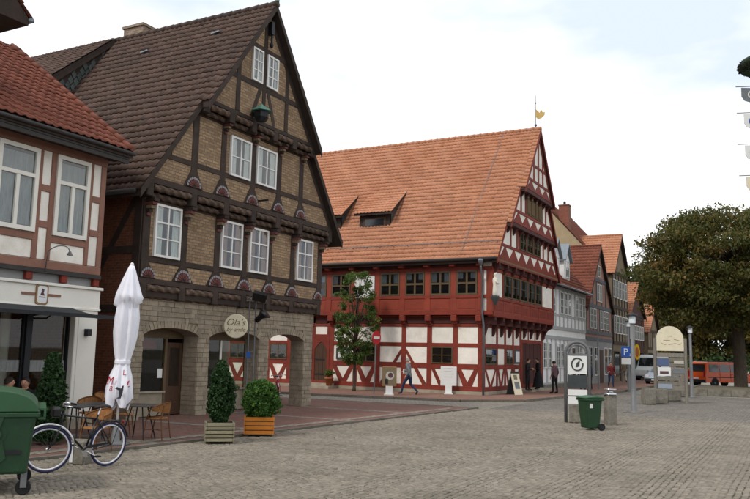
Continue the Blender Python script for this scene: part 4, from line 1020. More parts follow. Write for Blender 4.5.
def shed_dormer(xa, xb):
    yb0 = HY-(HZ-8.95)/HS; zt = 9.75; d0 = yb0+.0; zr = 11.15; yr = HY-(HZ-zr)/HS
    yf = HY-(HZ-8.95)/HS
    d = MB(); d.box((xa+.25, yf, 8.75), (xb-.25, yf+.12, 9.72)); w = part('dormer', d, 'roof_deck', Ch, world=True)
    part('dormer_cheek', MB().prism([(xb-.25, yf+.02, 8.8), (xb-.25, yf+.02, 9.72), (xb-.25, yr, zr-.12)], (-.06, 0, 0)), 'slate', w, world=True)
    part('dormer_cheek', MB().prism([(xa+.25, yf+.02, 8.8), (xa+.25, yf+.02, 9.72), (xa+.25, yr, zr-.12)], (.06, 0, 0)), 'slate', w, world=True)
    part('dormer_window', MB().box((xa+.5, yf-.03, 8.98), (xb-.5, yf, 9.5)), 'wood_door', w, world=True)
    part('pane', MB().box((xa+.62, yf-.035, 9.06), (xb-.62, yf-.03, 9.42)), 'car_glass', w, world=True)
    L = math.hypot(yr-yf+.3, zr-zt+.06); tile_field('dormer_tiles', Ch, (xa, yf-.3, zt), (1, 0, 0), (0, (yr-yf+.3)/L, (zr-zt+.06)/L), xb-xa, L, .21, .29, 'roof_orange', seed=int(-xa*7))
    part('dormer_deck', MB().prism([(xa+.02, yf-.28, zt-.02), (xa+.02, yr, zr+.03), (xa+.02, yr, zr-.1), (xa+.02, yf-.28, zt-.14)], (xb-xa-.04, 0, 0)), 'roof_deck', w, world=True)
def roofpt(px, py):
    for k in range(2000):
        p = at(px, py, 'y', 36.4+k*.003)
        if p[2] >= 0 and abs(p[2]-hz(p[1])) < .012: return p
    return at(px, py, 'y', 38)
dL, dR = roofpt(364, 213), roofpt(394, 212)
shed_dormer(dL[0]-.1, dR[0]+.35); w_ = dR[0]-dL[0]+.45; shed_dormer(dL[0]-.1-w_-.75, dL[0]-.1-.75)
# downpipe with hopper at the corner
dp = MB(); dp.tube([(-13.55, EY-.07, EZ-.1), (-13.55, EY-.07, EZ-.5), (-13.6, CYF-.38, 5.9), (-13.6, CYF-.38, 4.05), (-13.62, CYF-.14, 3.5), (-13.62, CYF-.14, .1)], .055, 10); dp.lathe([(.07, -.25), (.13, -.05), (.15, .0), (.15, .08)], (-13.55, EY-.09, EZ-.1), 12)
part('downpipe', dp, 'zinc', Ch, True, world=True)
# ---- gable side
h0, h1, h2, h3, h4 = Fac(Ch, 'x', CX0), Fac(Ch, 'x', -13.10), Fac(Ch, 'x', -12.86), Fac(Ch, 'x', -12.62), Fac(Ch, 'x', -12.36)
h0.box('sill_beam', CYF, CYR, .26, .48, -.03, .045, R_, bev=.01); h0.box('top_plate', CYF, CYR, 3.44, 3.58, -.03, .045, R_, bev=.01)
gate0, gate1 = h0.u(520.5, 370), h0.u(541, 370)
hp = [CYF+.14]+[h0.u(x, 345) for x in (496.7, 504.8, 512.8, 520)]
for u in hp: h0.box('post', u-.12, u+.12, .48, 3.44, -.03, .035, R_, bev=.01)
for i, (a, b) in enumerate(zip(hp[:-1], hp[1:])):
    a, b = a+.12, b-.12; m = (a+b)/2
    for v in (1.46, 2.52): h0.box('rail', a, b, v-.11, v+.11, -.03, .030, R_, bev=.008)
    for j, (v0, v1) in enumerate(RWS):
        if not (j == 1 and i in (0, 2)): h0.box('infill_panel', a, b, v0, v1, -.03, .004, 'plaster_white')
    if i in (0, 2): h0.window(a, b, 1.58, 2.4, 2, (.5,), .06, .05, 'window_olive', None, 'glass_dark')
    for e, s in ((a, 1), (b, -1)): h0.poly('strut', [(e-s*.01, 1.35), (m-s*.22, .48), (m+s*.06, .48), (e+s*.16, 1.35)], -.02, .026+.002*s, R_)
cs_ = root('wall_poster', 'black and white poster on the gable wall beside the hall gate', 'poster', (-13.7, 41.5, 2)); hq = Fac(cs_, 'x', CX0+.006)
hq.box('frame', hp[3]+.15, hp[4]-.15, 1.62, 2.4, .0, .03, 'sign_dark'); hq.box('sheet', hp[3]+.42, hp[4]-.2, 1.72, 2.3, .03, .034, 'panel_white')
part('gate_recess', MB().box((CX0-.02, gate0, .26), (CX0+.006, gate1, 2.9)), RD, Ch, world=True)
for k in range(5):
    a = gate0+(gate1-gate0)*k/5; h0.box('gate_board', a+.03, a+(gate1-gate0)/5-.03, .3, 2.75, .006, .03, RD)
h0.box('gate_jamb', gate0-.02, gate0+.18, .3, 2.95, -.02, .06, R_); h0.box('gate_jamb', gate1-.2, gate1, .3, 2.95, -.02, .06, R_); h0.box('gate_lintel', gate0, gate1, 2.78, 2.98, -.02, .055, R_)
for k in range(3):
    a = gate0+(gate1-gate0)*k/3; h0.box('infill_panel', a+.12, a+(gate1-gate0)/3-.06, 2.98, 3.44, -.02, .02, 'plaster_white'); h0.box('post', a-.04, a+.12, 2.98, 3.44, -.02, .04, R_)
h0.box('corner_post', gate1, CYR, .48, 3.44, -.03, .035, R_, bev=.01)
part('gate_step', MB().box((CX0-.1, gate0-.2, .1), (CX0+.7, gate1+.2, .22)), 'stone_plinth', Ch, world=True)
# oriel floor: consoles, carved beam, board panels, windows
nb = 9; yy = np.linspace(CYF+.1, CYR+.05, nb)
for u in yy:
    mb = MB(); pr = [(0, 3.0), (.10, 3.12), (.16, 3.35), (.3, 3.6), (.62, 3.78), (.62, 3.95), (0, 3.95)]
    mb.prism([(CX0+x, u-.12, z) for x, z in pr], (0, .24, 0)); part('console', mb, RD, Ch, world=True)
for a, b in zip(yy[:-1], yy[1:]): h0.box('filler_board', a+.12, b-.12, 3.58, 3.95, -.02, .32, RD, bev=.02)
h1.box('sill_beam', CYF-.24, CYR+.3, 3.95, 4.18, -.3, .06, R_, bev=.02); h1.box('rail', CYF-.24, CYR+.3, 4.80, 4.95, -.05, .05, R_, bev=.01); h1.box('top_plate', CYF-.24, CYR+.3, 6.18, 6.36, -.05, .05, R_, bev=.01)
e0, e1 = CYF-.24, CYR+.3
n7 = np.linspace(e0, e1, 8)
for a, b in zip(n7[:-1], n7[1:]): h1.box('board_panel', a+.06, b-.06, 4.18, 4.80, -.03, .02, RB, bev=.01); h1.box('panel_field', a+.18, b-.18, 4.28, 4.70, .02, .032, R_, bev=.006)
for u in n7: h1.box('post', u-.07, u+.07, 4.18, 4.80, -.03, .03, R_)
wl, wr_ = h1.u(503, 285), h1.u(541, 295)
h1.box('corner_post', e0, e0+.26, 4.95, 6.18, -.03, .045, R_, bev=.01); h1.box('infill_panel', e0+.26, wl-.14, 4.95, 6.18, -.03, .006, 'plaster_white')
h1.box('post', wl-.14, wl, 4.95, 6.18, -.03, .04, R_); h1.box('post', wr_, wr_+.14, 4.95, 6.18, -.03, .04, R_); h1.box('infill_panel', wr_+.14, e1-.28, 4.95, 6.18, -.03, .006, 'plaster_white'); h1.box('corner_post', e1-.28, e1, 4.95, 6.18, -.03, .045, R_, bev=.01)
for k in range(5):
    a = wl+(wr_-wl)*k/5; b = wl+(wr_-wl)*(k+1)/5
    h1.window(a+.04, b-.04, 4.98, 6.16, 2, (.55,), .07, .06, 'window_olive', 'curtain_grey', 'glass_dark', cvis=.8)
    if k: h1.box('post', a-.05, a+.05, 4.95, 6.18, -.03, .05, R_)
for u in np.linspace(e0+.15, e1-.15, 9):
    mb = MB(); mb.prism([(-13.1, u-.1, 6.1), (-12.98, u-.1, 6.2), (-12.8, u-.1, 6.45), (-12.8, u-.1, 6.62), (-13.1, u-.1, 6.62)], (0, .2, 0)); part('console', mb, RD, Ch, world=True)
h1.box('filler_board', e0, e1, 6.36, 6.62, -.05, .12, RD)
# carved dotted beam under the gable
mb = MB(); h2.box_mb(mb, HY-5.6, HY+5.6, 6.62, 6.86, -.25, .06)
gb = part('gable_beam', mb, R_, Ch, world=True); st_ = MB()
for k in range(70): st_.box((-12.80, HY-5.5+k*.158, 6.69), (-12.785, HY-5.5+k*.158+.09, 6.79))
part('carved_dentils', st_, 'carved_tan', gb, kind='stuff', world=True)
def htier(f, z0, z1, inset=.16, ext=6): return clip_roof(HY-ext, HY+ext, z0, z1, HY, HZ, HS, inset)
h2.poly('wall', htier(h2, 6.84, 8.9), -.3, -.01, 'plaster_white'); h3.poly('wall', htier(h3, 8.7, 11.0), -.3, -.01, 'plaster_white'); h4.poly('wall', htier(h4, 10.85, 15), -.3, -.01, 'plaster_white')
def hw_(z, inset=.3): return (HZ-inset-z)/HS
def zig(f, z0, z1, n, half, w=.17):
    """row of upright triangular struts over a sill"""
    us = np.linspace(HY-half, HY+half, n+1)
    for a, b in zip(us[:-1], us[1:]):
        m = (a+b)/2
        if hw_(z1) < abs(m-HY)+.1: continue
        t = (b-a)*.46
        f.poly('strut', [(m-t, z0), (m+t, z0), (m+.05, z1), (m-.05, z1)], -.02, .026, R_)
def rows(f, za, zb, zc, nzig, posts_u, top):
    f.box('sill_beam', HY-hw_(za, .2), HY+hw_(za, .2), za, za+.16, -.05, .045, R_, bev=.01)
    f.box('rail', HY-hw_(zb), HY+hw_(zb), zb, zb+.15, -.03, .032, R_, bev=.008)
    zig(f, za+.16, zb, nzig, hw_(zb)-.05)
    for u in posts_u:
        tz = min(zc, HZ-.25-HS*abs(u-HY))
        if tz > zb+.3: f.box('post', u-.09, u+.09, zb+.15, tz, -.02, .030, R_, bev=.008)
    for s in (-1, 1):
        f.beam('rake_beam', (HY+s*hw_(za, .28), za), (HY+s*hw_(zc, .28), zc), .2, -.03, .036, R_)
W2 = [h2.u(x, r) for x, r in ((518.5, 243), (525.6, 246), (532.6, 250), (539.5, 253))]
sh = HY-(W2[0]+W2[3])/2; W2 = [w+sh*.6 for w in W2]
rows(h2, 6.86, 7.52, 8.75, 7, [HY-3.35, HY-2.3]+[w for w in W2]+[HY+2.6, HY+3.6], 8.75)
for a, b in zip(W2[:-1], W2[1:]): h2.window(a+.09, b-.09, 7.68, 8.62, 2, (.5,), .06, .06, 'window_olive', 'curtain_grey', 'glass_dark', cvis=.6)
for u in np.linspace(HY-3.9, HY+3.9, 9):
    part('console', MB().prism([(-12.86, u-.09, 8.3), (-12.78, u-.09, 8.4), (-12.6, u-.09, 8.66), (-12.86, u-.09, 8.66)], (0, .18, 0)), RD, Ch, world=True)
h3.box('gable_beam', HY-hw_(8.66, .1), HY+hw_(8.66, .1), 8.66, 8.86, -.25, .06, RD, bev=.02)
rows(h3, 8.88, 9.5, 10.7, 5, [HY-2.35, HY-1.55, HY+1.55, HY+2.3], 10.7)
for a, b in ((-1.46, -.72), (-.66, .06), (.12, .66), (.72, 1.46)):
    h3.window(HY+a, HY+b, 9.66, 10.6, 2, (.99,), .06, .05, 'window_shutter', None, 'glass_dark')
    h3.box('shutter', HY+a+.08, HY+b-.08, 9.74, 10.52, .05, .065, 'window_shutter')
for u in np.linspace(HY-2.4, HY+2.4, 7):
    part('console', MB().prism([(-12.62, u-.08, 10.4), (-12.54, u-.08, 10.5), (-12.35, u-.08, 10.74), (-12.62, u-.08, 10.74)], (0, .16, 0)), RD, Ch, world=True)
h4.box('gable_beam', HY-hw_(10.72, .1), HY+hw_(10.72, .1), 10.72, 10.92, -.25, .06, RD, bev=.02)
rows(h4, 10.94, 11.5, 14.2, 3, [HY-.85, HY, HY+.85], 14.2)
h4.box('rail', HY-hw_(12.4), HY+hw_(12.4), 12.4, 12.54, -.03, .031, R_, bev=.008)
# rear gable and vane
part('rear_gable', MB().prism([(CXE, 36.8, 0), (CXE, 47.4, 0), (CXE, 47.4, 7), (CXE, HY, HZ-.2), (CXE, 36.8, 7)], (.15, 0, 0)), 'plaster_white', Ch, world=True)
part('rear_wall', MB().box((CXE, CYR, 0), (CX0, CYR+.1, 6.8)), 'plaster_white', Ch, world=True)
wv = root('weather_vane', 'thin gilded weather vane on the ridge end of the red hall', 'weather vane', (-12.5, HY, HZ))
part('rod', MB().tube([(-12.5, HY, HZ), (-12.5, HY, HZ+2.0)], [.025, .012], 6).ellipsoid((-12.5, HY, HZ+.25), (.08, .08, .08)).ellipsoid((-12.5, HY, HZ+1.55), (.05, .05, .05)), 'grey_metal', wv, world=True)
fl = MB(); vpt = [(0, .75), (.12, .62), (.32, .66), (.5, .85), (.52, 1.05), (.40, 1.0), (.3, 1.2), (.22, .98), (.08, 1.12), (0, 1.2)]
fl.prism([(-12.5+CR[0]*u, HY+CR[1]*u, HZ+v) for u, v in vpt], (.012, -.02, 0)); part('banner', fl, 'gold_pale', wv, world=True)
stt = root('corner_statue', 'small pale carved figure on a bracket at the corner of the red hall', 'statue', (-12.95, 36.62, 4.85))
part('figure', MB().lathe([(.10, 0), (.13, .05), (.12, .3), (.10, .55), (.13, .75), (.11, .85), (.05, .92), (.075, .98), (.08, 1.05), (.05, 1.13)], (0, 0, .1), 10).tube([(.05, -.1, .85), (.16, -.08, .7), (.17, .04, .72)], .035, 6).tube([(-.05, .1, .85), (.1, .14, .68), (.16, .05, .7)], .035, 6), 'statue_white', stt, True)
part('bracket', MB().lathe([(.05, -.35), (.12, -.2), (.2, -.02), (.22, .05), (.22, .1)], (0, 0, 0), 8), 'slate', stt)

# ================================================================== THE HOUSES DOWN THE STREET
SX = -13.8
def gable_roof_x(rt, ya, yb, ez, pz, xf, xb, m, over=.3, tw=.26, seed=1, verge='timber_brown', deckm='roof_deck'):
    """ridge runs away from the street (along X), gable to the street"""
    ym = (ya+yb)/2; sl_ = (pz-ez)/((yb-ya)/2); n_ = math.hypot(1, sl_)
    for s in (-1, 1):
        ye = ym+s*((yb-ya)/2+over); ze = ez-over*sl_
        tile_field('roof_tiles', rt, (xb, ye, ze+.05), (1, 0, 0), (0, -s/n_, sl_/n_), xf+over-xb, math.hypot(ye-ym, pz-ze), tw, .36, m, seed=seed+s)
        part('barge_board', MB().prism([(xf+over-.04, ye, ze+.03), (xf+over-.04, ym, pz+.03), (xf+over-.04, ym, pz-.22), (xf+over-.04, ye, ze-.2)], (.05, 0, 0)), verge, rt, world=True)
    part('roof_deck', MB().prism([(xb, ym-(yb-ya)/2-over, ez-over*sl_), (xb, ym, pz), (xb, ym+(yb-ya)/2+over, ez-over*sl_), (xb, ym, pz-.25)], (xf+over-.05-xb, 0, 0)), deckm, rt, world=True)
    part('ridge_tiles', MB().tube([(xb, ym, pz+.03), (xf+over, ym, pz+.05)], .12, 8), m, rt, True, world=True)
# pale grey timbered house with zinc-gabled dormers
D = root('pale_timbered_house', 'pale grey half-timbered house with two zinc dormers beside the red hall', 'house', (SX, 53, 0))
fd = Fac(D, 'x', SX); d0, d1 = 47.55, 59.0
part('wall', MB().box((-23, d0, 0), (SX-.02, d1, 6.75)), 'plaster_pale', D, world=True)
TS = 'timber_slate'
for v in (.35, 3.3, 3.95, 6.6): fd.box('rail', d0, d1, v-.11, v+.11, -.02, .04, TS)
for u in np.linspace(d0+.1, d1-.1, 12):
    for a, b in ((.46, 3.19), (4.06, 6.49)): fd.box('post', u-.09, u+.09, a, b, -.02, .034, TS)
us = np.linspace(d0+.1, d1-.1, 12)
for i in range(11):
    a, b = us[i]+.12, us[i+1]-.12
    fd.box('rail', a-.03, b+.03, 4.75, 4.87, -.02, .03, TS)
    if i % 2 == 0 or i in (5, 9): fd.window(a, b, 4.9, 6.4, 2, (.35, .68), .06, .06, 'white_paint', 'curtain_grey')
    if i in (0, 1, 3, 4, 6, 8, 9): fd.window(a, b, 1.35, 2.95, 2, (.35, .68), .06, .06, 'white_paint', 'curtain_grey')
    if i == 7: fd.box('door', a, b, .2, 2.7, -.01, .03, 'wood_door')
fd.box('plinth', d0, d1, .08, .35, -.02, .06, 'stone_grey')
tile_field('roof_tiles', D, (SX+.45, d0-.1, 6.72), (0, 1, 0), (-.66, 0, .751), d1-d0+.2, 6.4, .26, .36, 'roof_red', seed=71)
part('roof_deck', MB().prism([(SX+.43, d0-.1, 6.7), (SX-3.8, d0-.1, 11.5), (SX-8, d0-.1, 6.7)], (0, d1-d0+.2, 0)), 'roof_deck', D, world=True)
part('gutter', MB().tube([(SX+.5, d0, 6.7), (SX+.5, d1, 6.7)], .07, 8), 'zinc', D, True, world=True)
for yc in (51.4, 54.1):
    dmo = part('dormer', MB().box((SX-2.6, yc-.75, 7.2), (SX-.1, yc+.75, 8.8)).prism([(SX-.1, yc-.75, 8.8), (SX-.1, yc+.75, 8.8), (SX-.1, yc, 9.7)], (-2.5, 0, 0)), 'plaster_pale', D, world=True)
    fq = Fac(D, 'x', SX-.09); w = fq.window(yc-.5, yc+.5, 7.5, 8.7, 2, (.5,), .07, .06, 'white_paint', 'curtain')
    for s in (-1, 1): part('dormer_roof', MB().prism([(SX+.1, yc+s*.95, 8.62), (SX+.1, yc, 9.82), (SX+.1, yc, 9.92), (SX+.1, yc+s*.95, 8.72)], (-2.9, 0, 0)), 'zinc', D, world=True)
# pink brick gable with slate-grey timbers
Eh = root('pink_gabled_house', 'narrow pink brick gabled house with grey timbers and grey ground floor', 'house', (SX, 63.6, 0))
fe = Fac(Eh, 'x', SX); e0_, e1_, em_ = 59.05, 68.4, 63.72
fe.poly('wall', [(e0_, 3.5), (e1_, 3.5), (e1_, 6.0), (em_, 10.9), (e0_, 6.0)], -.4, 0, 'brick_pink_x'); fe.box('ground_floor', e0_, e1_, 0, 3.5, -.4, .02, 'plaster_grey')
part('side_wall', MB().box((-22, e0_, 0), (SX-.41, e0_+.2, 6.0)).box((-22, e1_-.2, 0), (SX-.41, e1_, 6.0)), 'plaster_grey', Eh, world=True)
TG = 'timber_grey'
for v in (3.5, 4.0, 6.05, 8.2): 
    hwv = (e1_-e0_)/2 if v < 6.1 else (10.9-v)/4.9*(e1_-e0_)/2; fe.box('rail', em_-hwv, em_+hwv, v-.13, v+.13, -.02, .05, TG)
for u in np.linspace(e0_+.12, e1_-.12, 9): fe.box('post', u-.1, u+.1, 4.13, 5.92, -.02, .04, TG)
for u in (em_-2.3, em_-.95, em_+.95, em_+2.3): fe.box('post', u-.1, u+.1, 6.18, min(8.07, 10.9-1.05*abs(u-em_)-.3), -.02, .04, TG)
uu = np.linspace(e0_+.12, e1_-.12, 9)
for i in (1, 2, 4, 5, 6): fe.window(uu[i]+.12, uu[i+1]-.12, 4.3, 5.85, 2, (.35, .68), .06, .06, 'white_paint', 'curtain_grey')
for u in (em_-.85, em_+.1): fe.window(u, u+.75, 6.5, 7.9, 2, (.5,), .06, .06, 'white_paint', 'curtain_grey')
fe.window(em_-.35, em_+.35, 8.5, 9.4, 2, (.5,), .05, .05, 'white_paint', 'curtain_grey')
for a, b in ((59.6, 61.0), (61.7, 63.1), (65.2, 66.4), (66.8, 68.0)): fe.window(a, b, .7, 2.9, 2, (.7,), .07, .06, 'white_paint', None, 'glass_dark')
fe.box('door', 63.5, 64.7, .1, 2.7, .0, .05, 'wood_door')
gable_roof_x(Eh, e0_, e1_, 6.0, 11.0, SX, -22, 'roof_red', .25, seed=75)
# brown house with tall orange roof
Fh = root('brown_tall_house', 'tall brown rendered house with dark shopfront and steep orange roof', 'house', (SX, 72.4, 0))
ff = Fac(Fh, 'x', SX); F0, F1 = 68.9, 75.6; FM = (F0+F1)/2
ff.poly('wall', [(F0, 0), (F1, 0), (F1, 9.6), (FM, 13.0), (F0, 9.6)], -.4, 0, 'plaster_brown')
part('side_wall', MB().box((-18.5, F0, 0), (SX-.41, F0+.2, 9.6)).box((-18.5, F1-.2, 0), (SX-.41, F1, 9.6)), 'plaster_brown', Fh, world=True)
for v in (3.4, 6.5, 9.5): ff.box('rail', F0, F1, v-.13, v+.13, -.02, .06, 'timber_brown')
for u in np.linspace(F0+.12, F1-.12, 6): ff.box('post', u-.12, u+.12, 3.53, 9.37, -.02, .05, 'timber_brown')
uf = np.linspace(F0+.12, F1-.12, 6)
for i in (0, 1, 2, 3, 4):
    for v in (4.2, 7.3): ff.window(uf[i]+.14, uf[i+1]-.14, v, v+1.6, 2, (.6,), .07, .06, 'white_paint', 'curtain_grey')
for a, b in ((F0+.3, F0+2.4), (F1-2.6, F1-.4)): ff.window(a, b, .6, 2.7, 2, (.8,), .07, .06, 'dark_metal', None, 'glass_dark')
ff.box('door', F0+2.8, F0+3.8, .1, 2.5, .0, .05, 'wood_door')
gable_roof_x(Fh, F0, F1, 9.6, 13.1, SX, -17.6, 'roof_orange', .3, seed=81)
# tan house behind with chimney
Th = root('tan_house', 'bare tan gable with brick chimney rising behind the street houses', 'house', (-20.5, 70, 0))
TY = 69.6; tx0, tx1, tzx, tzz = -25.6, -15.8, -20.7, 16.8
part('gable_wall', MB().prism([(tx0, TY, 0), (tx1, TY, 0), (tx1, TY, 11.25), (tzx, TY, tzz), (tx0, TY, 11.25)], (0, .3, 0)), 'plaster_tan', Th, world=True)
part('rear_gable', MB().prism([(tx0, TY+12, 0), (tx1, TY+12, 0), (tx1, TY+12, 11.25), (tzx, TY+12, tzz), (tx0, TY+12, 11.25)], (0, .3, 0)), 'plaster_tan', Th, world=True)
part('side_wall', MB().box((tx0, TY+.31, 0), (tx0+.2, TY+12, 11.2)).box((tx1-.2, TY+.31, 0), (tx1, TY+12, 11.2)), 'plaster_tan', Th, world=True)
tsl = (tzz-11.25)/(tx1-tzx); tn = math.hypot(1, tsl)
for s in (1, -1): tile_field('roof_tiles', Th, (tzx+s*(tx1-tzx+.3), TY-.15, 11.25-.3*tsl+.08), (0, 1, 0), (-s/tn, 0, tsl/tn), 12.6, (tx1-tzx+.3)*tn, .28, .4, 'roof_red', seed=85+s)
part('chimney', MB().box((-18.65, 69.9, 13.3), (-17.75, 70.7, 15.75)).box((-18.7, 69.85, 15.75), (-17.7, 70.75, 15.85)), 'brick_chimney', Th, world=True)
part('chimney_pot', MB().tube([(-18.2, 70.3, 15.8), (-18.2, 70.3, 16.2)], .12, 8), 'dark_metal', Th, world=True)
# further houses
def far_house(name, label, y0, y1, ez, pz, wallm, roofm, timb, seed, front=SX):
    h = root(name, label, 'house', (front, (y0+y1)/2, 0)); f = Fac(h, 'x', front); m = (y0+y1)/2
    f.poly('wall', [(y0, 0), (y1, 0), (y1, ez), (m, pz-.1), (y0, ez)], -.4, 0, wallm)
    part('side_wall', MB().box((front-8, y0, 0), (front-.41, y0+.2, ez)), wallm, h, world=True)
    n = max(2, round((y1-y0)/1.3)); q = np.linspace(y0+.12, y1-.12, n+1); lv = list(np.arange(3.2, ez-.2, 2.8))
    for v in lv+[ez]: f.box('rail', y0, y1, v-.12, v+.12, -.02, .05, timb)
    for u in q: f.box('post', u-.1, u+.1, 3.32, ez-.12, -.02, .04, timb)
    for i in range(n):
        for v in lv:
            if v+2.2 < ez+.4: f.window(q[i]+.16, q[i+1]-.16, v+.7, v+2.1, 2, (.6,), .06, .06, 'white_paint', 'curtain_grey')
    for i in range(0, n, 2): f.window(q[i]+.12, min(y1-.2, q[i]+2.2), .5, 2.7, 2, (.8,), .07, .06, 'dark_metal', None, 'glass_dark')
    gable_roof_x(h, y0, y1, ez, pz, front, front-8, roofm, .3, tw=.3, seed=seed); return h
far_house('dark_timbered_house', 'dark brown timbered house with red gable roof down the street', 76.2, 84.2, 6.3, 9.4, 'timber_red_dark', 'roof_orange', 'timber_brown', 91)
far_house('brown_brick_house', 'brown brick house with small orange gable near the street bend', 84.8, 91.5, 5.0, 7.8, 'plaster_brown', 'roof_orange', 'timber_brown', 95, -13.5)

# ================================================================== TREES AND PLANTS
def limb_tree(name, label, loc, H, R, trunk_r, leafm, nclump, per, lsize, seed, base=.25, cat='tree', squash=.8, group=None, gravity=.3, lean=(0, 0), flat=.75):
    t = root(name, label, cat, loc, group=group); rng = random.Random(seed); mb = MB()
    hc = H*base; top = Vector((lean[0], lean[1], H*.78))
    mb.tube([(0, 0, -.05), (0, 0, .15), (lean[0]*.2, lean[1]*.2, hc), (lean[0]*.6, lean[1]*.6, H*.5), tuple(top)], [trunk_r*1.5, trunk_r*1.05, trunk_r*.85, trunk_r*.5, trunk_r*.12], 10)
    cz = (hc+H)/2; cen, rad = [], []
    for i in range(nclump):
        a = rng.uniform(0, 2*PI); v = rng.uniform(-1, 1); k = rng.uniform(.45, 1)**.5
        rr = R*math.sqrt(max(0, 1-v*v*.85))*k*rng.uniform(.82, 1.14)
        p = Vector((lean[0]*.6+rr*math.cos(a), lean[1]*.6+rr*math.sin(a), cz+v*(H-hc)/2*squash*1.15)); cen.append(p); rad.append(R*rng.uniform(.11, .30))
        if i % 3 == 0:
            s = Vector((lean[0]*.3, lean[1]*.3, hc+(p.z-hc)*rng.uniform(.2, .6))); s.z = max(hc*.8, min(s.z, H*.7)); m = s.lerp(p, .5)+Vector((0, 0, .06*H))
            mb.tube([s, m, p], [trunk_r*.35, trunk_r*.2, trunk_r*.06], 6)
    part('trunk', mb, 'bark', t, True); leaves('crown', t, leafm, cen, rad, per, lsize, seed, gravity=gravity, zs=flat); return t
pt = gp(734, 391.5)
limb_tree('chestnut_tree', 'large brownish chestnut tree at the right behind the low bed', (pt.x+.45, pt.y, 0), 12.4, 6.4, .42, 'leaf_chestnut', 340, 230, .22, 7, flat=.45, base=.33, lean=(-.2, 0))
limb_tree('copper_tree', 'dark reddish tree behind the chestnut at the right edge', (2.6, 66, 0), 13.5, 6, .4, 'leaf_chestnut', 190, 200, .24, 17, base=.25, flat=.45)
limb_tree('young_street_tree', 'slender young green tree on the pavement before the red hall', (-19.95, 35.2, .1), 5.7, 1.12, .08, 'leaf_street', 135, 92, .10, 9, base=.3, squash=1.0)
fars = [(-22.5, 118, 13.5, 5.5, 'leaf_far', 'dark green tree rising just beyond the last gabled house'), (-17.5, 122, 15, 6, 'leaf_far', 'dark green tree directly behind the information board'), (-13.5, 113, 10.5, 4.6, 'leaf_far_warm', 'lower olive tree at the end of the street'),
        (-11.5, 126, 17, 7, 'leaf_far', 'tall dark tree beyond the road left of the van'), (-7.5, 114, 12, 5.5, 'leaf_far_warm', 'yellow-green tree right behind the orange van'), (-3.5, 124, 17, 7, 'leaf_far', 'green tree far behind the chestnut trunk'), (3, 116, 15, 7, 'leaf_far', 'green tree far right beyond the road'), (-20, 142, 19, 8, 'leaf_far', 'tallest dark tree farthest behind the street')]
for i, (x, y, H, R, m, lb) in enumerate(fars): limb_tree('background_tree', lb, (x, y, 0), H, R, .4, m, 110, 110, .55, 40+i, base=.12, group='trees beyond the street')
# hedge mass along the far road
rng_ = random.Random(2); hc_ = [(-17+i*.6+rng_.uniform(-.4, .4), 104+rng_.uniform(-1, 1), rng_.uniform(.6, 2.4)) for i in range(60)]
hd_ = leaves('hedge', None, 'leaf_far', hc_, [1.1]*60, 90, .4, 77, kind='stuff'); hd_['label'] = 'low green hedge along the far side of the road'; hd_['category'] = 'hedge'

def slat_planter(name, label, loc, w, h, m, gapm, rows_, rz_=0, feet=True):
    t = root(name, label, 'planter', loc, rz_); hw2 = w/2
    part('liner', MB().box((-hw2+.03, -hw2+.03, .06), (hw2-.03, hw2-.03, h-.04)), gapm, t); sh_ = (h-.05)/rows_
    for k in range(rows_):
        z = .05+k*sh_
        for a in range(4):
            mb = MB().box((-hw2+(0 if a % 2 else .045), -hw2, z+.01), (hw2-(0 if a % 2 else .045), -hw2+.04, z+sh_-.012)); o = part('slat', mb, m, t); o.rotation_euler = (0, 0, a*PI/2)
    for sx in (-1, 1):
        for sy in (-1, 1): part('foot', MB().box((sx*(hw2-.07)-.04, sy*(hw2-.07)-.04, 0), (sx*(hw2-.07)+.04, sy*(hw2-.07)+.04, .06)), gapm, t)
    part('soil', MB().box((-hw2+.045, -hw2+.045, h-.1), (hw2-.045, hw2-.045, h-.06)), 'earth', t); return t
p1 = gp(218.5, 443.5); p2 = gp(258.5, 436)
slat_planter('slatted_planter', 'weathered grey-green slatted wooden planter holding the tall conifer', (p1.x, p1.y, .017), .62, .46, 'planter_grey', 'planter_gap', 5, YAW+.25)
slat_planter('orange_planter', 'orange-brown wooden planter holding the round box bush', (p2.x, p2.y, .017), .70, .46, 'planter_orange', 'planter_gap', 4, YAW+.15)
def shrub(name, label, loc, prof, leafm, per, size, seed, n=60, stem=.03, rough=.12):
    t = root(name, label, 'shrub', loc); rng = random.Random(seed); cen, rad = [], []
    zs = [z for z, r in prof]
    for i in range(n):
        z = rng.uniform(zs[0], zs[-1]); r = np.interp(z, zs, [r for _, r in prof]); a = rng.uniform(0, 2*PI); k = rng.uniform(.5, 1)**.5*(1+.15*math.sin(3*a+z*4+seed)+.11*math.sin(5*a-z*9))*(1.22 if rng.random() < .06 else 1)
        cen.append((r*k*math.cos(a), r*k*math.sin(a), z)); rad.append(rough*rng.uniform(.7, 1.3))
    part('stem', MB().tube([(0, 0, 0), (0, 0, zs[-1]*.8)], [stem, stem*.4], 6), 'bark', t); leaves('foliage', t, leafm, cen, rad, per, size, seed, gravity=0); return t
shrub('conifer_shrub', 'tall narrow dark green conifer in the slatted planter', (p1.x, p1.y, .42), [(.0, .06), (.22, .19), (.48, .26), (.75, .25), (.98, .18), (1.2, .09), (1.34, .02)], 'leaf_conifer', 45, .055, 3, 620, rough=.07)
shrub('box_ball', 'round clipped bright green box bush in the orange planter', (p2.x, p2.y, .42), [(0, .15), (.12, .33), (.38, .41), (.6, .38), (.78, .24), (.88, .1)], 'leaf_box', 40, .05, 4, 760, rough=.06)
ps_ = gp(47, 446)
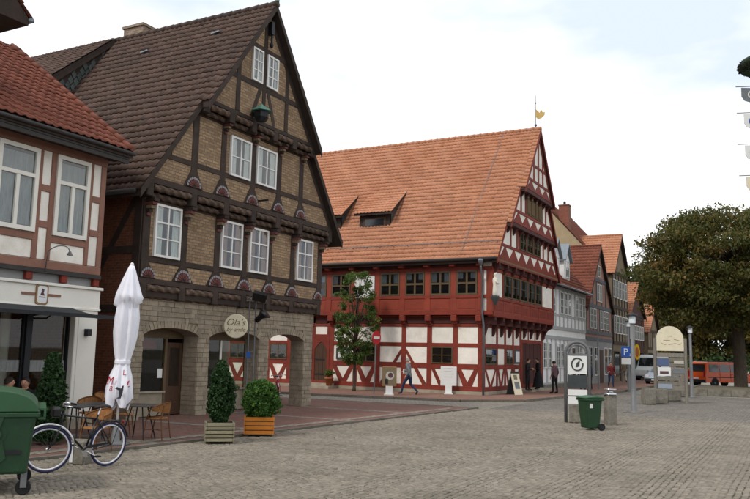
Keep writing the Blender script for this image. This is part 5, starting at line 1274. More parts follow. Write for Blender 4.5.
shrub('thuja_shrub', 'dark conical thuja in front of the shop window beside the container', (ps_.x, ps_.y, .03), [(.1, .22), (.6, .29), (1.1, .22), (1.55, .10), (1.8, .03)], 'leaf_conifer', 42, .07, 6, 520, rough=.09)
pp = root('terracotta_pot', 'terracotta pot with a small plant beside the hall door', 'pot', (-22.25, 36.5, .24))
part('pot', MB().lathe([(.14, 0), (.22, .36), (.25, .36), (.25, .44)], n=14), 'terracotta', pp, True); leaves('plant', pp, 'leaf_street', [(0, 0, .6), (.1, .05, .7), (-.1, 0, .66), (0, -.1, .75)], [.2]*4, 90, .1, 8)

# ================================================================== STREET FURNITURE
def wheelie_bin(loc, rz_):
    t = root('wheelie_bin', 'green two-wheeled rubbish bin standing on the cobbles before the sign arch', 'bin', loc, rz_)
    b = MB(); b.add([(-.19, -.2, .06), (.17, -.2, .06), (.17, .2, .06), (-.19, .2, .06), (-.26, -.25, .86), (.24, -.25, .86), (.24, .25, .86), (-.26, .25, .86)], [(0, 3, 2, 1), (4, 5, 6, 7), (0, 1, 5, 4), (1, 2, 6, 5), (2, 3, 7, 6), (3, 0, 4, 7)])
    bevel(part('body', b, 'bin_green', t), .03, 2); bevel(part('rim', MB().box((-.29, -.275, .82), (.27, .275, .88)), 'bin_green', t), .015)
    bevel(part('lid', MB().prism([(-.31, -.28, .885), (.27, -.28, .885), (.26, -.28, .93), (.05, -.28, .955), (-.29, -.28, .92)], (0, .56, 0)), 'bin_lid', t), .02, 2)
    part('handle', MB().tube([(.33, -.2, .86), (.33, .2, .86)], .018, 8).bar((.24, -.18, .85), (.33, -.18, .86), .03, .03).bar((.24, .18, .85), (.33, .18, .86), .03, .03), 'bin_green', t)
    for s in (-1, 1): w = part('wheel', MB().lathe([(.03, -.025), (.1, -.025), (.1, .025), (.03, .025)], (.2, s*.25, .1), 18, axis='y'), 'rubber', t); part('hub', MB().lathe([(.05, -.03), (.05, .03)], (.2, s*.25, .1), 12, axis='y'), 'plastic_black', w)
    part('sticker', MB().add([(-.05, -.246, .62), (.04, -.246, .62), (.04, -.253, .74), (-.05, -.253, .74)], [(0, 1, 2, 3)]).v and MB().prism([(-.17, -.24, .62), (-.08, -.24, .62), (-.08, -.252, .74), (-.17, -.252, .74)], (0, -.012, 0)), 'panel_white', t)
p = gp(590.5, 430.5); wheelie_bin((p.x, p.y, .015), YAW+.3)
# big container at the left edge
def container(loc, rz_):
    t = root('waste_container', 'big green four-wheeled waste container with domed lid at the left edge', 'container', loc, rz_)
    L, W = .68, .5
    b = MB(); b.add([(-W*.86, -L*.92, .28), (W*.86, -L*.92, .28), (W*.86, L*.92, .28), (-W*.86, L*.92, .28), (-W, -L, 1.05), (W, -L, 1.05), (W, L, 1.05), (-W, L, 1.05)], [(0, 3, 2, 1), (4, 5, 6, 7), (0, 1, 5, 4), (1, 2, 6, 5), (2, 3, 7, 6), (3, 0, 4, 7)])
    bevel(part('body', b, 'bin_green', t), .04, 2); bevel(part('rim', MB().box((-W-.03, -L-.03, 1.03), (W+.05, L+.03, 1.10)), 'bin_green', t), .015)
    pr = [(-W-.02, 1.105)]+[(W*math.cos(a)*1.04, 1.13+.26*math.sin(a)) for a in np.linspace(PI, 0, 13)]+[(W+.04, 1.105)]
    bevel(part('lid', MB().prism([(x, -L-.02, z) for x, z in pr], (0, 2*L+.04, 0)), 'bin_lid', t), .015, 2)
    part('lid_handle', MB().box((W+.0, -L*.9, 1.12), (W+.12, L*.9, 1.15)).box((W+.09, -L*.9, 1.02), (W+.12, -L*.7, 1.12)).box((W+.02, -L*.9, 1.0), (W+.12, -L*.7, 1.03)), 'bin_lid', t)
    for s in (-1, 1):
        part('trunnion', MB().lathe([(.13, 0), (.13, .05), (.05, .05), (.05, .11), (.07, .11), (.07, .13)], (.02, s*(L-.06), .82), 14, axis='y') if s > 0 else MB().lathe([(.13, 0), (.13, -.05), (.05, -.05), (.05, -.11), (.07, -.11), (.07, -.13)], (.02, s*(L-.06), .82), 14, axis='y'), 'bin_green', t)
        part('hinge_arm', MB().prism([(-.08, s*(L-.01), 1.1), (.12, s*(L-.01), 1.1), (.05, s*(L-.01), .84), (-.02, s*(L-.01), .84)], (0, s*.035, 0)), 'bin_green', t)
        part('lifting_bar', MB().box((.05, s*L*.93-.02, .55), (.34, s*L*.93+.06*s+.02, .60)), 'plastic_black', t)
        part('rib', MB().prism([(-.2, s*(L*.945), .5), (.0, s*(L*.925), .36), (.16, s*(L*.945), .5), (.1, s*(L*.97), .75), (-.12, s*(L*.97), .75)], (0, s*.03, 0)), 'bin_green', t)
        for q in (-1, 1):
            cx, cy = q*(W*.8), s*(L*.82); w = part('wheel', MB().lathe([(.03, -.022), (.09, -.025), (.1, -.012), (.1, .012), (.09, .025), (.03, .022)], (cx, cy, .1), 18, axis='y'), 'rubber', t); part('fork', MB().box((cx-.04, cy-.04, .1), (cx+.04, cy-.03, .3)).box((cx-.04, cy+.03, .1), (cx+.04, cy+.04, .3)), 'grey_metal', w)
p = gp(27, 497); rv = Vector((CR[0], CR[1], 0)).normalized(); fv = Vector((-rv.y, rv.x, 0))
c_ = Vector((p.x, p.y, 0))-rv*.68+fv*.42; container((c_.x, c_.y, .015), YAW+.40)
# bollard-like litter bin
p = gp(610.5, 425.5)
t = root('litter_bin', 'grey concrete litter bin with shiny metal cap behind the green bin', 'litter bin', (p.x, p.y, .0), YAW+.2)
bevel(part('body', MB().box((-.15, -.15, 0), (.15, .15, .92)), 'stone_grey', t), .02); part('cap', MB().lathe([(.2, .92), (.2, .96), (.08, 1.0), (.08, 1.06), (.2, 1.08), (.2, 1.1)], n=18), 'chrome', t, True); part('slot', MB().box((.151, -.08, .6), (.156, .08, .75)), 'dark_metal', t)
# sign arch
pa, pb = gp(566, 423), gp(583.5, 420.5)
t = root('sign_arch', 'grey steel arch frame with round white emblem board on the square', 'sign', (pa.x, pa.y, 0), math.atan2(pb.y-pa.y, pb.x-pa.x)); wA = (pb-pa).length
W_ = .72; t.rotation_euler = (0, 0, YAW-.25)
part('frame', MB().tube([(0, 0, 0), (0, 0, 2.15)]+[(W_/2-W_/2*math.cos(a), 0, 2.15+W_/2*1.0*math.sin(a)) for a in np.linspace(.15, PI-.15, 12)]+[(W_, 0, 2.15), (W_, 0, 0)], .05, 10), 'grey_metal', t, True)
part('inner_arch', MB().tube([(.09, 0, 2.15)]+[(W_/2-(W_/2-.09)*math.cos(a), 0, 2.15+(W_/2-.09)*math.sin(a)) for a in np.linspace(.15, PI-.15, 12)]+[(W_-.09, 0, 2.15)], .025, 8), 'grey_metal', t, True)
part('crossbar', MB().bar((0, 0, 2.12), (W_, 0, 2.12), .04, .06), 'grey_metal', t)
e = part('emblem_board', MB().box((.07, -.03, 1.52), (W_-.07, .03, 2.08)), 'panel_white', t)
part('emblem_ring', MB().tube([(W_/2+.17*math.cos(a), -.035, 1.82+.19*math.sin(a)) for a in np.linspace(.6, 2*PI+.2, 22)], .022, 6).add([(W_/2-.05, -.036, 1.72), (W_/2+.06, -.036, 1.75), (W_/2+.08, -.036, 1.95), (W_/2-.02, -.036, 1.86)], [(0, 1, 2, 3)]), 'sign_dark', e)
part('map_panel', MB().box((.07, -.03, 1.08), (W_-.07, .03, 1.48)), 'sign_dark', t)
for z0, z1 in ((.86, 1.04), (.60, .82)): part('info_panel', MB().box((.07, -.03, z0), (W_-.07, .03, z1)), 'panel_white', t)
part('waste_box', MB().box((.1, -.1, .05), (.42, .1, .56)), 'stone_grey', t)
# lamps and sign posts
def lamp(loc, H, r, label, cap=.22, group='slim grey street lamps'):
    t = root('street_lamp', label, 'street lamp', loc, group=group)
    part('post', MB().lathe([(r*2.6, 0), (r*2.6, .03), (r*1.25, .06), (r, H*.3), (r*.8, H-.35)], n=12), 'grey_metal', t, True)
    part('lamp_body', MB().lathe([(r*.9, H-.38), (r*1.4, H-.35), (r*1.4, H-.05)], n=12), 'lamp_clear', t); part('lamp_cap', MB().lathe([(cap, H-.08), (cap, H-.05), (.05, H+.04), (.02, H+.06)], n=16), 'dark_metal', t, True); return t
p = gp(634, 412.5); lamp((p.x, p.y, 0), 3.75, .09, 'grey street lamp nearest the green bin, standing on a square base')
part('base_slab', MB().box((-.35, -.35, .0), (.35, .35, .02)), 'kerbstone', bpy.data.objects['street_lamp'])
p = gp(692, 397.5); lamp((p.x, p.y, 0), 3.9, .085, 'grey street lamp between the information board and orange van')
p = gp(629.5, 392); lamp((p.x, p.y, .1), 4.3, .08, 'street lamp carrying the blue parking sign on the far pavement')
pk = root('parking_sign', 'blue parking sign with white letter P on the lamp post', 'sign', (p.x-.1, p.y-.14, 1.6), YAW)
part('plate', MB().box((-.33, -.01, .55), (.33, .01, 1.2)), 'sign_blue', pk); part('lettering', text_mb('P', .62, (-.06, -.012, .66), (1, 0, 0), (0, 0, 1)), 'panel_white', pk); part('supplement', MB().box((-.33, -.01, .1), (.33, .01, .48)), 'panel_white', pk)
part('lettering', text_mb('2', .2, (.22, -.012, .62), (1, 0, 0), (0, 0, 1)), 'panel_white', pk)
# hanging pub sign, oval, on the brown house
p = at(637, 352, 'x', -12.4); hs_ = root('hanging_sign', 'oval yellow and red inn sign hanging over the far pavement', 'sign', (p[0], p[1], p[2]), YAW)
part('oval', MB().lathe([(.001, -.03), (.34, -.03), (.34, .03), (.001, .03)], n=24, axis='y'), 'yellow_paint', hs_).scale = (.75, 1, 2.0); part('oval_field', MB().lathe([(.001, -.04), (.24, -.04), (.24, .04), (.001, .04)], n=24, axis='y'), 'terracotta', hs_).scale = (.6, 1, 1.8); part('arm', MB().tube([(0, 0, .95), (-1.2, .6, .95)], .025, 6), 'dark_metal', hs_)
# no-entry sign
p = gp(374.2, 393.5, .1); ne = root('no_entry_sign', 'red no-entry disc with white bar on a thin post', 'sign', (p.x, p.y, .1), YAW+.85)
part('post', MB().tube([(0, .02, 0), (.09, .02, 3.0)], .03, 8), 'grey_metal', ne); part('disc', MB().lathe([(.001, -.012), (.32, -.012), (.32, .006), (.001, .006)], (.08, 0, 2.68), 28, axis='y'), 'sign_red', ne); part('bar', MB().box((-.14, -.018, 2.62), (.30, -.013, 2.74)), 'panel_white', ne)
p = gp(598.5, 389, .1); so = root('sign_post', 'tall grey post with a traffic sign seen edge-on before the pink house', 'sign', (p.x, p.y, .1), 0)
part('post', MB().tube([(0, 0, 0), (0, 0, 4.3)], .05, 8), 'grey_metal', so); part('disc', MB().lathe([(.001, -.012), (.33, -.012), (.33, .006), (.001, .006)], (0, 0, 3.7), 24, axis='x'), 'grey_metal', so).rotation_euler = (0, 0, .35)
# information board with arched cream head
pa, pb = gp(656, 403), gp(683, 405.5)
ib = root('information_board', 'wooden slatted information board with arched cream top between two posts', 'board', (pa.x, pa.y, 0), math.atan2(pb.y-pa.y, pb.x-pa.x)); w = (pb-pa).length
ib.rotation_euler = (0, 0, YAW-.12); w = 1.4
for x in (0, w): part('post', MB().tube([(x, 0, 0), (x, 0, 3.05)], .075, 10), 'wood_dark', ib)
part('arched_head', MB().prism([(.08, -.04, 2.45), (w-.08, -.04, 2.45)]+[(w/2+(w/2-.08)*math.cos(a), -.04, 3.0+.62*math.sin(a)) for a in np.linspace(0, PI, 15)], (0, .08, 0)), 'sign_cream', ib)
cm = MB()
for i, (x, z, s) in enumerate(((.4, 2.8, .2), (.55, 2.95, .3), (.8, 2.75, .35), (1.0, 3.0, .25), (.7, 3.15, .2), (1.15, 2.75, .15))): cm.bar((x-s/2, -.045, z), (x+s/2, -.045, z+.06*((i % 3)-1)), .015, .012)
part('map_lines', cm, 'wood_board', ib)
for k in range(8): part('slat', MB().box((.08, -.03, .62+k*.22), (w-.08, .02, .62+k*.22+.185)), 'wood_dark', ib)
for x0, z0, x1, z1, m in ((.1, 1.75, .62, 2.08, 'car_blue'), (.12, 1.28, .7, 1.68, 'panel_white'), (.2, 1.36, .6, 1.5, 'cloth_plum'), (.1, .68, .75, .9, 'car_silver'), (.8, 1.4, 1.35, 1.6, 'cloth_grey'), (.85, 1.85, 1.3, 2.0, 'cloth_light')):
    part('notice', MB().box((x0, -.05 if m != 'cloth_plum' else -.056, z0), (x1, -.031, z1)), m, ib)
# stone blocks round the board
for px_, py_, s, lb in ((649, 404.5, (.55, .5, .75), 'rough squared stone block at the left foot of the information board'), (659, 404, (.7, .55, .72), 'rough stone block directly below the information board'), (671, 401, (.85, .6, .62), 'low rough stone block behind the information board'), (684, 397, (.8, .6, .7), 'rough stone block right of the information board')):
    p = gp(px_, py_); b = MB().box((-s[0]/2, -s[1]/2, 0), (s[0]/2, s[1]/2, s[2])); m_ = b.mesh('stone_block', 'stone_grey'); bm = bmesh.new(); bm.from_mesh(m_); bmesh.ops.bevel(bm, geom=bm.edges[:], offset=.05, segments=2, affect='EDGES'); bmesh.ops.subdivide_edges(bm, edges=bm.edges[:], cuts=1)
    rg = random.Random(px_)
    for v in bm.verts: v.co += Vector((rg.uniform(-.02, .02), rg.uniform(-.02, .02), rg.uniform(-.02, .02) if v.co.z > .05 else 0))
    bm.to_mesh(m_); bm.free(); o = link('stone_block', m_, None, lb, 'stone block', 'stone blocks round the board'); o.location = (p.x, p.y, 0); o.rotation_euler = (0, 0, YAW+rg.uniform(-.3, .3))
# planting bed under the chestnut
bed = link('planting_bed', None, kind='structure')
link('bed_soil', MB().prism([(-5.9, 50.2, 0), (14, 54.0, 0), (14, 61, 0), (-5.9, 60, 0)], (0, 0, .34)).mesh('bed_soil', 'earth'), bed)
kerb_run([(-6.0, 50.0), (14, 53.8)], .25, 0, .38, 1.3, bed, 'stone_grey', 4); kerb_run([(-6.0, 50.2), (-6.0, 60)], .25, 0, .38, 1.3, bed, 'stone_grey', 5)
# boards on the pavement before the hall
def stand_board(px_, py_, z, w, h, mpan, label, rz_, pict=False, aframe=False):
    p = gp(px_, py_, z); t = root('pavement_sign', label, 'sign', (p.x, p.y, z), rz_)
    if aframe:
        for s, n_ in ((-1, 'front_panel'), (1, 'rear_panel')):
            o = part(n_, MB().box((-w/2, -.015, 0), (w/2, .015, h)), mpan if s < 0 else 'sign_dark', t); o.location = (0, s*.28, 0); o.rotation_euler = (s*.26, 0, 0)
            if s < 0: part('notice', MB().box((-w*.3, -.02, h*.25), (w*.3, -.016, h*.55)), 'cloth_grey', o); part('notice', MB().box((-w*.25, -.02, h*.65), (w*.2, -.016, h*.85)), 'cloth_khaki', o)
        return t
    part('foot', MB().box((-.22, -.25, 0), (.22, .25, .05)).box((-.16, -.05, .05), (.16, .05, .42)), 'panel_white', t); bevel(part('panel', MB().box((-w/2, -.035, .4), (w/2, .035, .4+h)), mpan, t), .02)
    part('panel_face', MB().box((-w/2+.05, -.04, .46), (w/2-.05, -.036, .34+h)), 'panel_white' if not pict else 'cloth_khaki', t)
    if pict:
        part('picture', MB().lathe([(.001, -.043), (.2, -.043), (.2, -.041), (.001, -.041)], (.03, 0, .9), 20, axis='y'), 'cloth_light', t); part('picture', MB().box((-.2, -.044, .5), (-.05, -.041, .75)), 'leather', t); part('picture', MB().lathe([(.001, -.046), (.12, -.046), (.12, -.044), (.001, -.044)], (.06, 0, .92), 16, axis='y'), 'cloth_plum', t)
    else:
        for k in range(4): part('text_line', MB().box((-w/2+.16, -.043, 1.25-k*.14), (w/2-.16-.08*(k % 2), -.041, 1.27-k*.14)), 'cloth_light', t)
stand_board(389, 395, .1, .68, .92, 'wood_board', 'brown pavement sign with a portrait picture near the no-entry post', YAW-.1, True)
stand_board(448.5, 394, .1, .8, .95, 'panel_white', 'plain white pavement sign on a white foot before the red hall', YAW-.1)
stand_board(514.5, 394.5, .1, .62, 1.2, 'sign_cream', 'cream folding A-board leaning beside the hall gate', PI/2-.35, aframe=True)

# ================================================================== ROUND SIGN, FLOODLIGHT MAST
c0 = at(236, 326, 'x', -15.62)
rs_ = root('round_sign', 'round cream hanging sign with script lettering under the jetty', 'sign', tuple(c0), YAW)
part('disc', MB().lathe([(.001, -.02), (.36, -.02), (.38, -.008), (.38, .008), (.36, .02), (.001, .02)], n=36, axis='y'), 'sign_cream', rs_)
part('lettering', text_mb("Ola's", .30, (-.02, -.022, .02), (1, .0, 0), (0, 0, 1), shear=.35), 'carved_tan', rs_); part('lettering', text_mb('by ande', .19, (.0, -.022, -.17), (1, 0, 0), (0, 0, 1), shear=.35), 'carved_tan', rs_)
part('chain', MB().tube([(0, 0, .38), (0, 0, .72)], .012, 5), 'dark_metal', rs_)
pm_ = at(249, 395, 'x', -15.55); mt = root('floodlight_mast', 'slim grey lattice mast with black floodlight before the arcade', 'mast', (-15.55, pm_[1], .03), YAW)
lm_ = MB()
for x in (-.1, .1): lm_.tube([(x, 0, 0), (x, 0, 3.75)], .022, 8)
for k in range(11): lm_.tube([(-.1, 0, .3+k*.33), (.1, 0, .3+k*.33)], .012, 6)
part('ladder_post', lm_, 'grey_metal', mt); part('base', MB().box((-.25, -.25, 0), (.25, .25, .04)), 'grey_metal', mt); part('top_bar', MB().bar((-.2, 0, 3.6), (.45, 0, 3.6), .04, .04), 'grey_metal', mt); part('blue_tag', MB().box((-.13, -.04, 1.75), (.0, -.03, 1.95)), 'sign_blue', mt)
fl_ = part('floodlight', MB().lathe([(.05, -.3), (.09, -.28), (.10, -.05), (.2, .1), (.22, .12)], n=18), 'black_paint', mt, True); fl_.location = (.34, -.12, 3.12); fl_.rotation_euler = (.25, .85, 0)
part('lens', MB().lathe([(.001, .09), (.19, .10), (.19, .105), (.001, .105)], n=18), 'panel_white', fl_); part('yoke', MB().tube([(.34, -.1, 3.1), (.34, 0, 3.4), (.3, 0, 3.6)], .018, 6), 'dark_metal', mt)
f2_ = part('floodlight', MB().box((-.22, -.12, -.12), (.22, .12, .14)), 'black_paint', mt); f2_.location = (.22, -.08, 3.72); f2_.rotation_euler = (.5, .2, .2)

# ================================================================== CAFE: PARASOL, CHAIRS, TABLES
p = gp(114.5, 446); ub = root('closed_parasol', 'closed white parasol with red print standing among the cafe chairs', 'parasol', (p.x, p.y, .03), .4); ub.rotation_euler = (math.radians(-1.2), math.radians(1.5), .4)
prof = [(3.72, .05, 0), (3.62, .09, .05), (3.40, .16, .12), (3.10, .245, .22), (2.98, .27, .28), (2.93, .20, .30), (2.8, .215, .3), (2.62, .235, .3), (2.3, .225, .28), (2.0, .19, .24), (1.74, .145, .16), (1.66, .14, .14), (1.58, .15, .2), (1.4, .20, .3), (1.15, .24, .36), (.95, .25, .4), (.80, .21, .42)]
n = 48; vs_, fs_ = [], []; rg = random.Random(3)
for i, (z, r, m) in enumerate(prof):
    for j in range(n):
        a = 2*PI*j/n; fold = math.sin(8*a+z*.7)*.5+math.sin(5*a-z*1.6+1)*.35+math.sin(13*a+z*2.2)*.15
        rr = r*(1+m*fold); zz = z+(.09*math.sin(4*a+1)+.05*math.sin(7*a) if i == len(prof)-1 else 0)+(.07*math.sin(6*a+1)+.05*math.sin(3*a) if i in (4, 5) else 0)
        vs_.append((rr*math.cos(a), rr*math.sin(a), zz))
for i in range(len(prof)-1):
    for j in range(n): fs_.append((i*n+j, i*n+(j+1) % n, (i+1)*n+(j+1) % n, (i+1)*n+j))
fs_.append(tuple(range(n))); cv = part('canvas', MB().add(vs_, fs_), 'canvas_white', ub, True)
part('strap', MB().lathe([(.155, 1.64), (.163, 1.66), (.163, 1.71), (.155, 1.73)], n=24), 'canvas_white', cv)
part('pole', MB().tube([(0, 0, .05), (0, 0, 3.75)], .028, 10), 'white_paint', ub, True); part('base', MB().lathe([(.30, 0), (.30, .05), (.1, .08), (.06, .35), (.05, .36)], n=20), 'grey_metal', ub, True); part('finial', MB().ellipsoid((0, 0, 3.74), (.04, .04, .05)), 'white_paint', ub, True)
def on_canvas(txt, ang, z, size, m, sh=0):
    r = float(np.interp(z, [q[0] for q in prof][::-1], [q[1] for q in prof][::-1]))*1.22; N = Vector((math.cos(ang), math.sin(ang), 0)); U = Vector((-math.sin(ang), math.cos(ang), 0))
    part('print', text_mb(txt, size, N*r+Vector((0, 0, z)), U, (0, 0, 1), shear=sh), m, cv)
va = -PI/2+YAW-.4+.2
on_canvas('M', va-.75, 1.22, .24, 'print_red', .2); on_canvas('a', va-.55, 1.10, .2, 'print_red', .2); on_canvas('L', va+.35, 1.42, .16, 'print_red'); on_canvas('t', va+.62, 1.18, .26, 'print_red', .2)
N = Vector((math.cos(va+.1), math.sin(va+.1), 0)); U = Vector((-N.y, N.x, 0))
part('print', MB().prism([N*.315+U*u+Vector((0, 0, 1.05+v)) for u, v in ((-.10, .10), (-.02, .06), (.0, -.06), (-.06, -.1), (.03, -.1), (.06, .02), (.07, .16), (.04, .16), (.02, .10), (-.06, .13))], N*.004), 'print_dark', cv)
chair_id = 0
def make_chair(label):
    t = root('rattan_chair', label, 'chair', (0, 0, 0), group='rattan cafe chairs')
    part('seat', MB().lathe([(.001, .43), (.22, .43), (.235, .445), (.22, .465), (.001, .46)], n=20), 'rattan', t, True)
    bm2 = MB(); vs2, fs2 = [], []; n = 16
    for i in range(n+1):
        a = PI*.5+PI*.5*(2*i/n-1)+PI/2; h = .80-.13*abs(2*i/n-1)**1.5; b0 = .56+.06*abs(2*i/n-1)
        for r, z in ((.245, b0), (.275, h), (.287, h), (.257, b0)): vs2.append((r*math.cos(a), r*math.sin(a), z))
    for i in range(n):
        for k in range(4): fs2.append((4*i+k, 4*i+(k+1) % 4, 4*i+4+(k+1) % 4, 4*i+4+k))
    fs2 += [(0, 1, 2, 3), (4*n, 4*n+1, 4*n+2, 4*n+3)]; part('backrest', bm2.add(vs2, fs2), 'rattan', t)
    pts = []
    for i in range(n+1):
        a = PI*.5+PI*.56*(2*i/n-1)+PI/2; h = .805-.13*abs(2*i/n-1)**1.5; pts.append((.278*math.cos(a), .278*math.sin(a), h))
    part('top_rail', MB().tube(pts, .016, 8), 'rattan_frame', t, True)
    for sx, sy in ((1, 1), (1, -1), (-1, 1), (-1, -1)): part('leg', MB().tube([(sx*.05-.02, sy*.272, .67), (sx*.15, sy*.21, .44), (sx*.22, sy*.21, 0)] if sx > 0 else [(-.22, sy*.17, .74), (-.18, sy*.18, .44), (sx*.24, sy*.21, 0)], .014, 8), 'rattan_frame', t)
    part('stretcher', MB().tube([(.19, -.19, .2), (-.2, .19, .2)], .008, 6).tube([(.19, .19, .21), (-.2, -.19, .21)], .008, 6), 'rattan_frame', t); return t
ch0 = make_chair('x')
spots = [(156, 439, 3.45, 'rattan armchair right of the dark cafe table, nearest the arcade'), (122, 434, .6, 'rattan armchair behind the parasol pole'), (88, 432, -.9, 'rattan armchair behind the bicycle frame'), (94, 452, -1.6, 'rattan chair close to the kerb behind the bicycle'), (104, 424, -.2, 'rattan armchair beside the white shop pillar')]
for i, (a, b, rz_, lb) in enumerate(spots):
    c = ch0 if i == 0 else copy_tree(ch0); q = gp(a, b, .03); c.location = (q.x, q.y, .034); c.rotation_euler = (0, 0, rz_); c['label'] = lb
def cafe_table(px_, py_, label):
    q = gp(px_, py_, .03); t = root('cafe_table', label, 'table', (q.x, q.y, .034), .3, 'cafe tables')
    bevel(part('tabletop', MB().box((-.36, -.36, .71), (.36, .36, .74)), 'table_dark', t), .01)
    for sx, sy in ((1, 1), (1, -1), (-1, 1), (-1, -1)): part('leg', MB().tube([(sx*.12, sy*.12, .71), (sx*.27, sy*.27, 0)], .014, 8), 'dark_metal', t)
    return t
cafe_table(138, 439, 'dark cafe table between the parasol and the right rattan chair'); cafe_table(97, 437, 'dark cafe table behind the bicycle saddle'); cafe_table(72, 441, 'dark cafe table between bicycle handlebar and shop window')
bk = root('concrete_foot', 'small grey concrete stand foot on the cobbles behind the bicycle', 'weight', tuple(gp(79, 464.5)), .3)
bevel(part('block', MB().box((-.17, -.14, 0), (.17, .14, .42)), 'stone_grey', bk), .03)
part('strip', MB().box((-.10, -.155, .05), (-.04, -.141, .38)), 'panel_white', bk)

# ================================================================== BICYCLES
def bicycle(name, label, loc, rz_, lean, framem, tyrem, rimm, saddle='leather', steer=-.1, bag=False):
    t = root(name, label, 'bicycle', loc); t.rotation_mode = 'ZYX' if False else 'XYZ'; t.rotation_euler = (lean, 0, rz_); Rr = .35
    def wheel(x, ang=0):
        w = part('wheel', MB(), 'chrome', t) if False else link('wheel', None, t); w.location = (x, 0, Rr); w.rotation_euler = (0, 0, ang); w.empty_display_size = .1
        ring = lambda R, r, k=40: MB().tube([(R*math.cos(2*PI*i/k), 0, R*math.sin(2*PI*i/k)) for i in range(k+1)], r, 8, caps=False)
        part('tyre', ring(Rr-.016, .018), tyrem, w, True); part('rim', MB().lathe([(Rr-.062, -.013), (Rr-.033, -.016), (Rr-.033, .016), (Rr-.062, .013), (Rr-.062, -.013)], n=40, axis='y').mesh and ring(Rr-.044, .013), rimm, w, True)
        sp = MB()
        for i in range(18):
            a = 2*PI*i/18; s = .02 if i % 2 else -.02; sp.tube([(.02*math.cos(a+1.2), s, .02*math.sin(a+1.2)), ((Rr-.05)*math.cos(a), 0, (Rr-.05)*math.sin(a))], .0014, 4)
        part('spokes', sp, 'grey_metal', w, kind='stuff'); part('hub', MB().lathe([(.018, -.045), (.03, -.03), (.02, 0), (.03, .03), (.018, .045)], n=12, axis='y'), 'chrome', w)
    wheel(0); wheel(1.08, steer)
    bb, st, ht, hb = (.44, 0, .28), (.25, 0, .84), (.885, 0, .90), (.93, 0, .70)
    fm = MB(); fm.tube([bb, st], .016, 10); fm.tube([(.27, 0, .77), (.893, 0, .86)], .015, 10); fm.tube([bb, (.925, 0, .72)], .018, 10); fm.tube([ht, hb], .02, 10)
    for s in (-1, 1): fm.tube([(.44, s*.03, .28), (0, s*.06, Rr)], .010, 8); fm.tube([(.265, s*.015, .78), (0, s*.06, Rr)], .009, 8)
    part('frame', fm, framem, t, True)
    fk = MB()
    for s in (-1, 1): fk.tube([(.93, s*.02, .70), (.955, s*.05, .62), (1.01, s*.055, .45), (1.08, s*.05, Rr)], [.014, .013, .011, .009], 8)
    part('fork', fk, framem, t, True)
    part('mudguard', MB().tube([((Rr+.03)*math.cos(a), 0, Rr+(Rr+.03)*math.sin(a)) for a in np.linspace(.3, 2.9, 16)], .016, 6), framem, t, True); part('mudguard', MB().tube([(1.08+(Rr+.03)*math.cos(a), 0, Rr+(Rr+.03)*math.sin(a)) for a in np.linspace(.7, 2.8, 14)], .016, 6), rimm, t, True)
    part('seat_post', MB().tube([st, (.215, 0, .95)], .013, 8), 'chrome', t)
    sdm = MB(); rings = [(.06, .075, .955), (.10, .095, .975), (.18, .08, .975), (.26, .035, .965), (.33, .022, .955)]; vs2 = []
    for x, w, z in rings: vs2 += [(x, -w, z-.02), (x, -w*.8, z+.012), (x, 0, z+.02), (x, w*.8, z+.012), (x, w, z-.02)]
    sdm.add(vs2, [(5*i+j, 5*i+j+1, 5*i+j+6, 5*i+j+5) for i in range(4) for j in range(4)]+[(0, 1, 2, 3, 4), (20, 21, 22, 23, 24)]+[(5*i, 5*i+5, 5*i+9, 5*i+4) for i in range(4)]); part('saddle', sdm, saddle, t, True)
    part('stem', MB().tube([ht, (.872, 0, .99), (.93, 0, 1.01)], .013, 8), 'chrome', t)
    part('handlebar', MB().tube([(.70, -.28, 1.0), (.80, -.28, 1.02), (.90, -.2, 1.03), (.93, 0, 1.01), (.90, .2, 1.03), (.80, .28, 1.02), (.70, .28, 1.0)], .011, 8), 'chrome', t, True)
    for s in (-1, 1): part('grip', MB().tube([(.69, s*.28, 1.0), (.81, s*.28, 1.022)], .016, 8), 'rubber', t)
    part('bell_and_lamp', MB().ellipsoid((.98, 0, .90), (.05, .045, .045)).ellipsoid((.86, .12, 1.06), (.03, .03, .03)), 'chrome', t, True)
    part('rack', MB().tube([(-.22, -.06, .72), (.2, -.05, .74)], .006, 6).tube([(-.22, .06, .72), (.2, .05, .74)], .006, 6).tube([(-.22, -.06, .72), (-.22, .06, .72)], .006, 6).tube([(-.15, -.06, .72), (-.02, -.065, Rr)], .006, 6).tube([(-.15, .06, .72), (-.02, .065, Rr)], .006, 6), 'dark_metal', t)
    part('chainring', MB().lathe([(.03, .05), (.09, .05), (.09, .056), (.03, .056)], (.44, 0, .28), 20, axis='y'), 'chrome', t); part('chain_guard', MB().prism([(.02, .065, Rr+.05), (.44, .065, .375), (.53, .065, .29), (.44, .065, .33), (.02, .065, Rr+.02)], (0, .006, 0)), framem, t)
    for s, a in ((-1, .5), (1, .5+PI)):
        q = (.44+.17*math.cos(a), s*.08, .28+.17*math.sin(a)); part('crank', MB().tube([(.44, s*.06, .28), q], .009, 6), 'chrome', t); part('pedal', MB().box((q[0]-.045, q[1]-.04+s*.05, q[2]-.01), (q[0]+.045, q[1]+.04+s*.05, q[2]+.01)), 'rubber', t)
    if bag: bevel(part('handlebar_bag', MB().box((.95, -.13, .84), (1.08, .13, .99)), 'black_paint', t), .03, 2)
    for o in t.children:
        if o.name.split('.')[0] in ('fork', 'stem', 'handlebar', 'grip', 'bell_and_lamp', 'handlebar_bag') or (o.name.startswith('mudguard') and min(v.co.x for v in o.data.vertices) > .6):
            c_s, s_s = math.cos(steer), math.sin(steer); o.rotation_euler = (0, 0, steer); o.location = (.97-.97*c_s, -.97*s_s, 0)
    for o in t.children:
        if o.name.startswith('wheel') and o.location.x > .5: o.location = (.97+.11*math.cos(steer), .11*math.sin(steer), Rr)
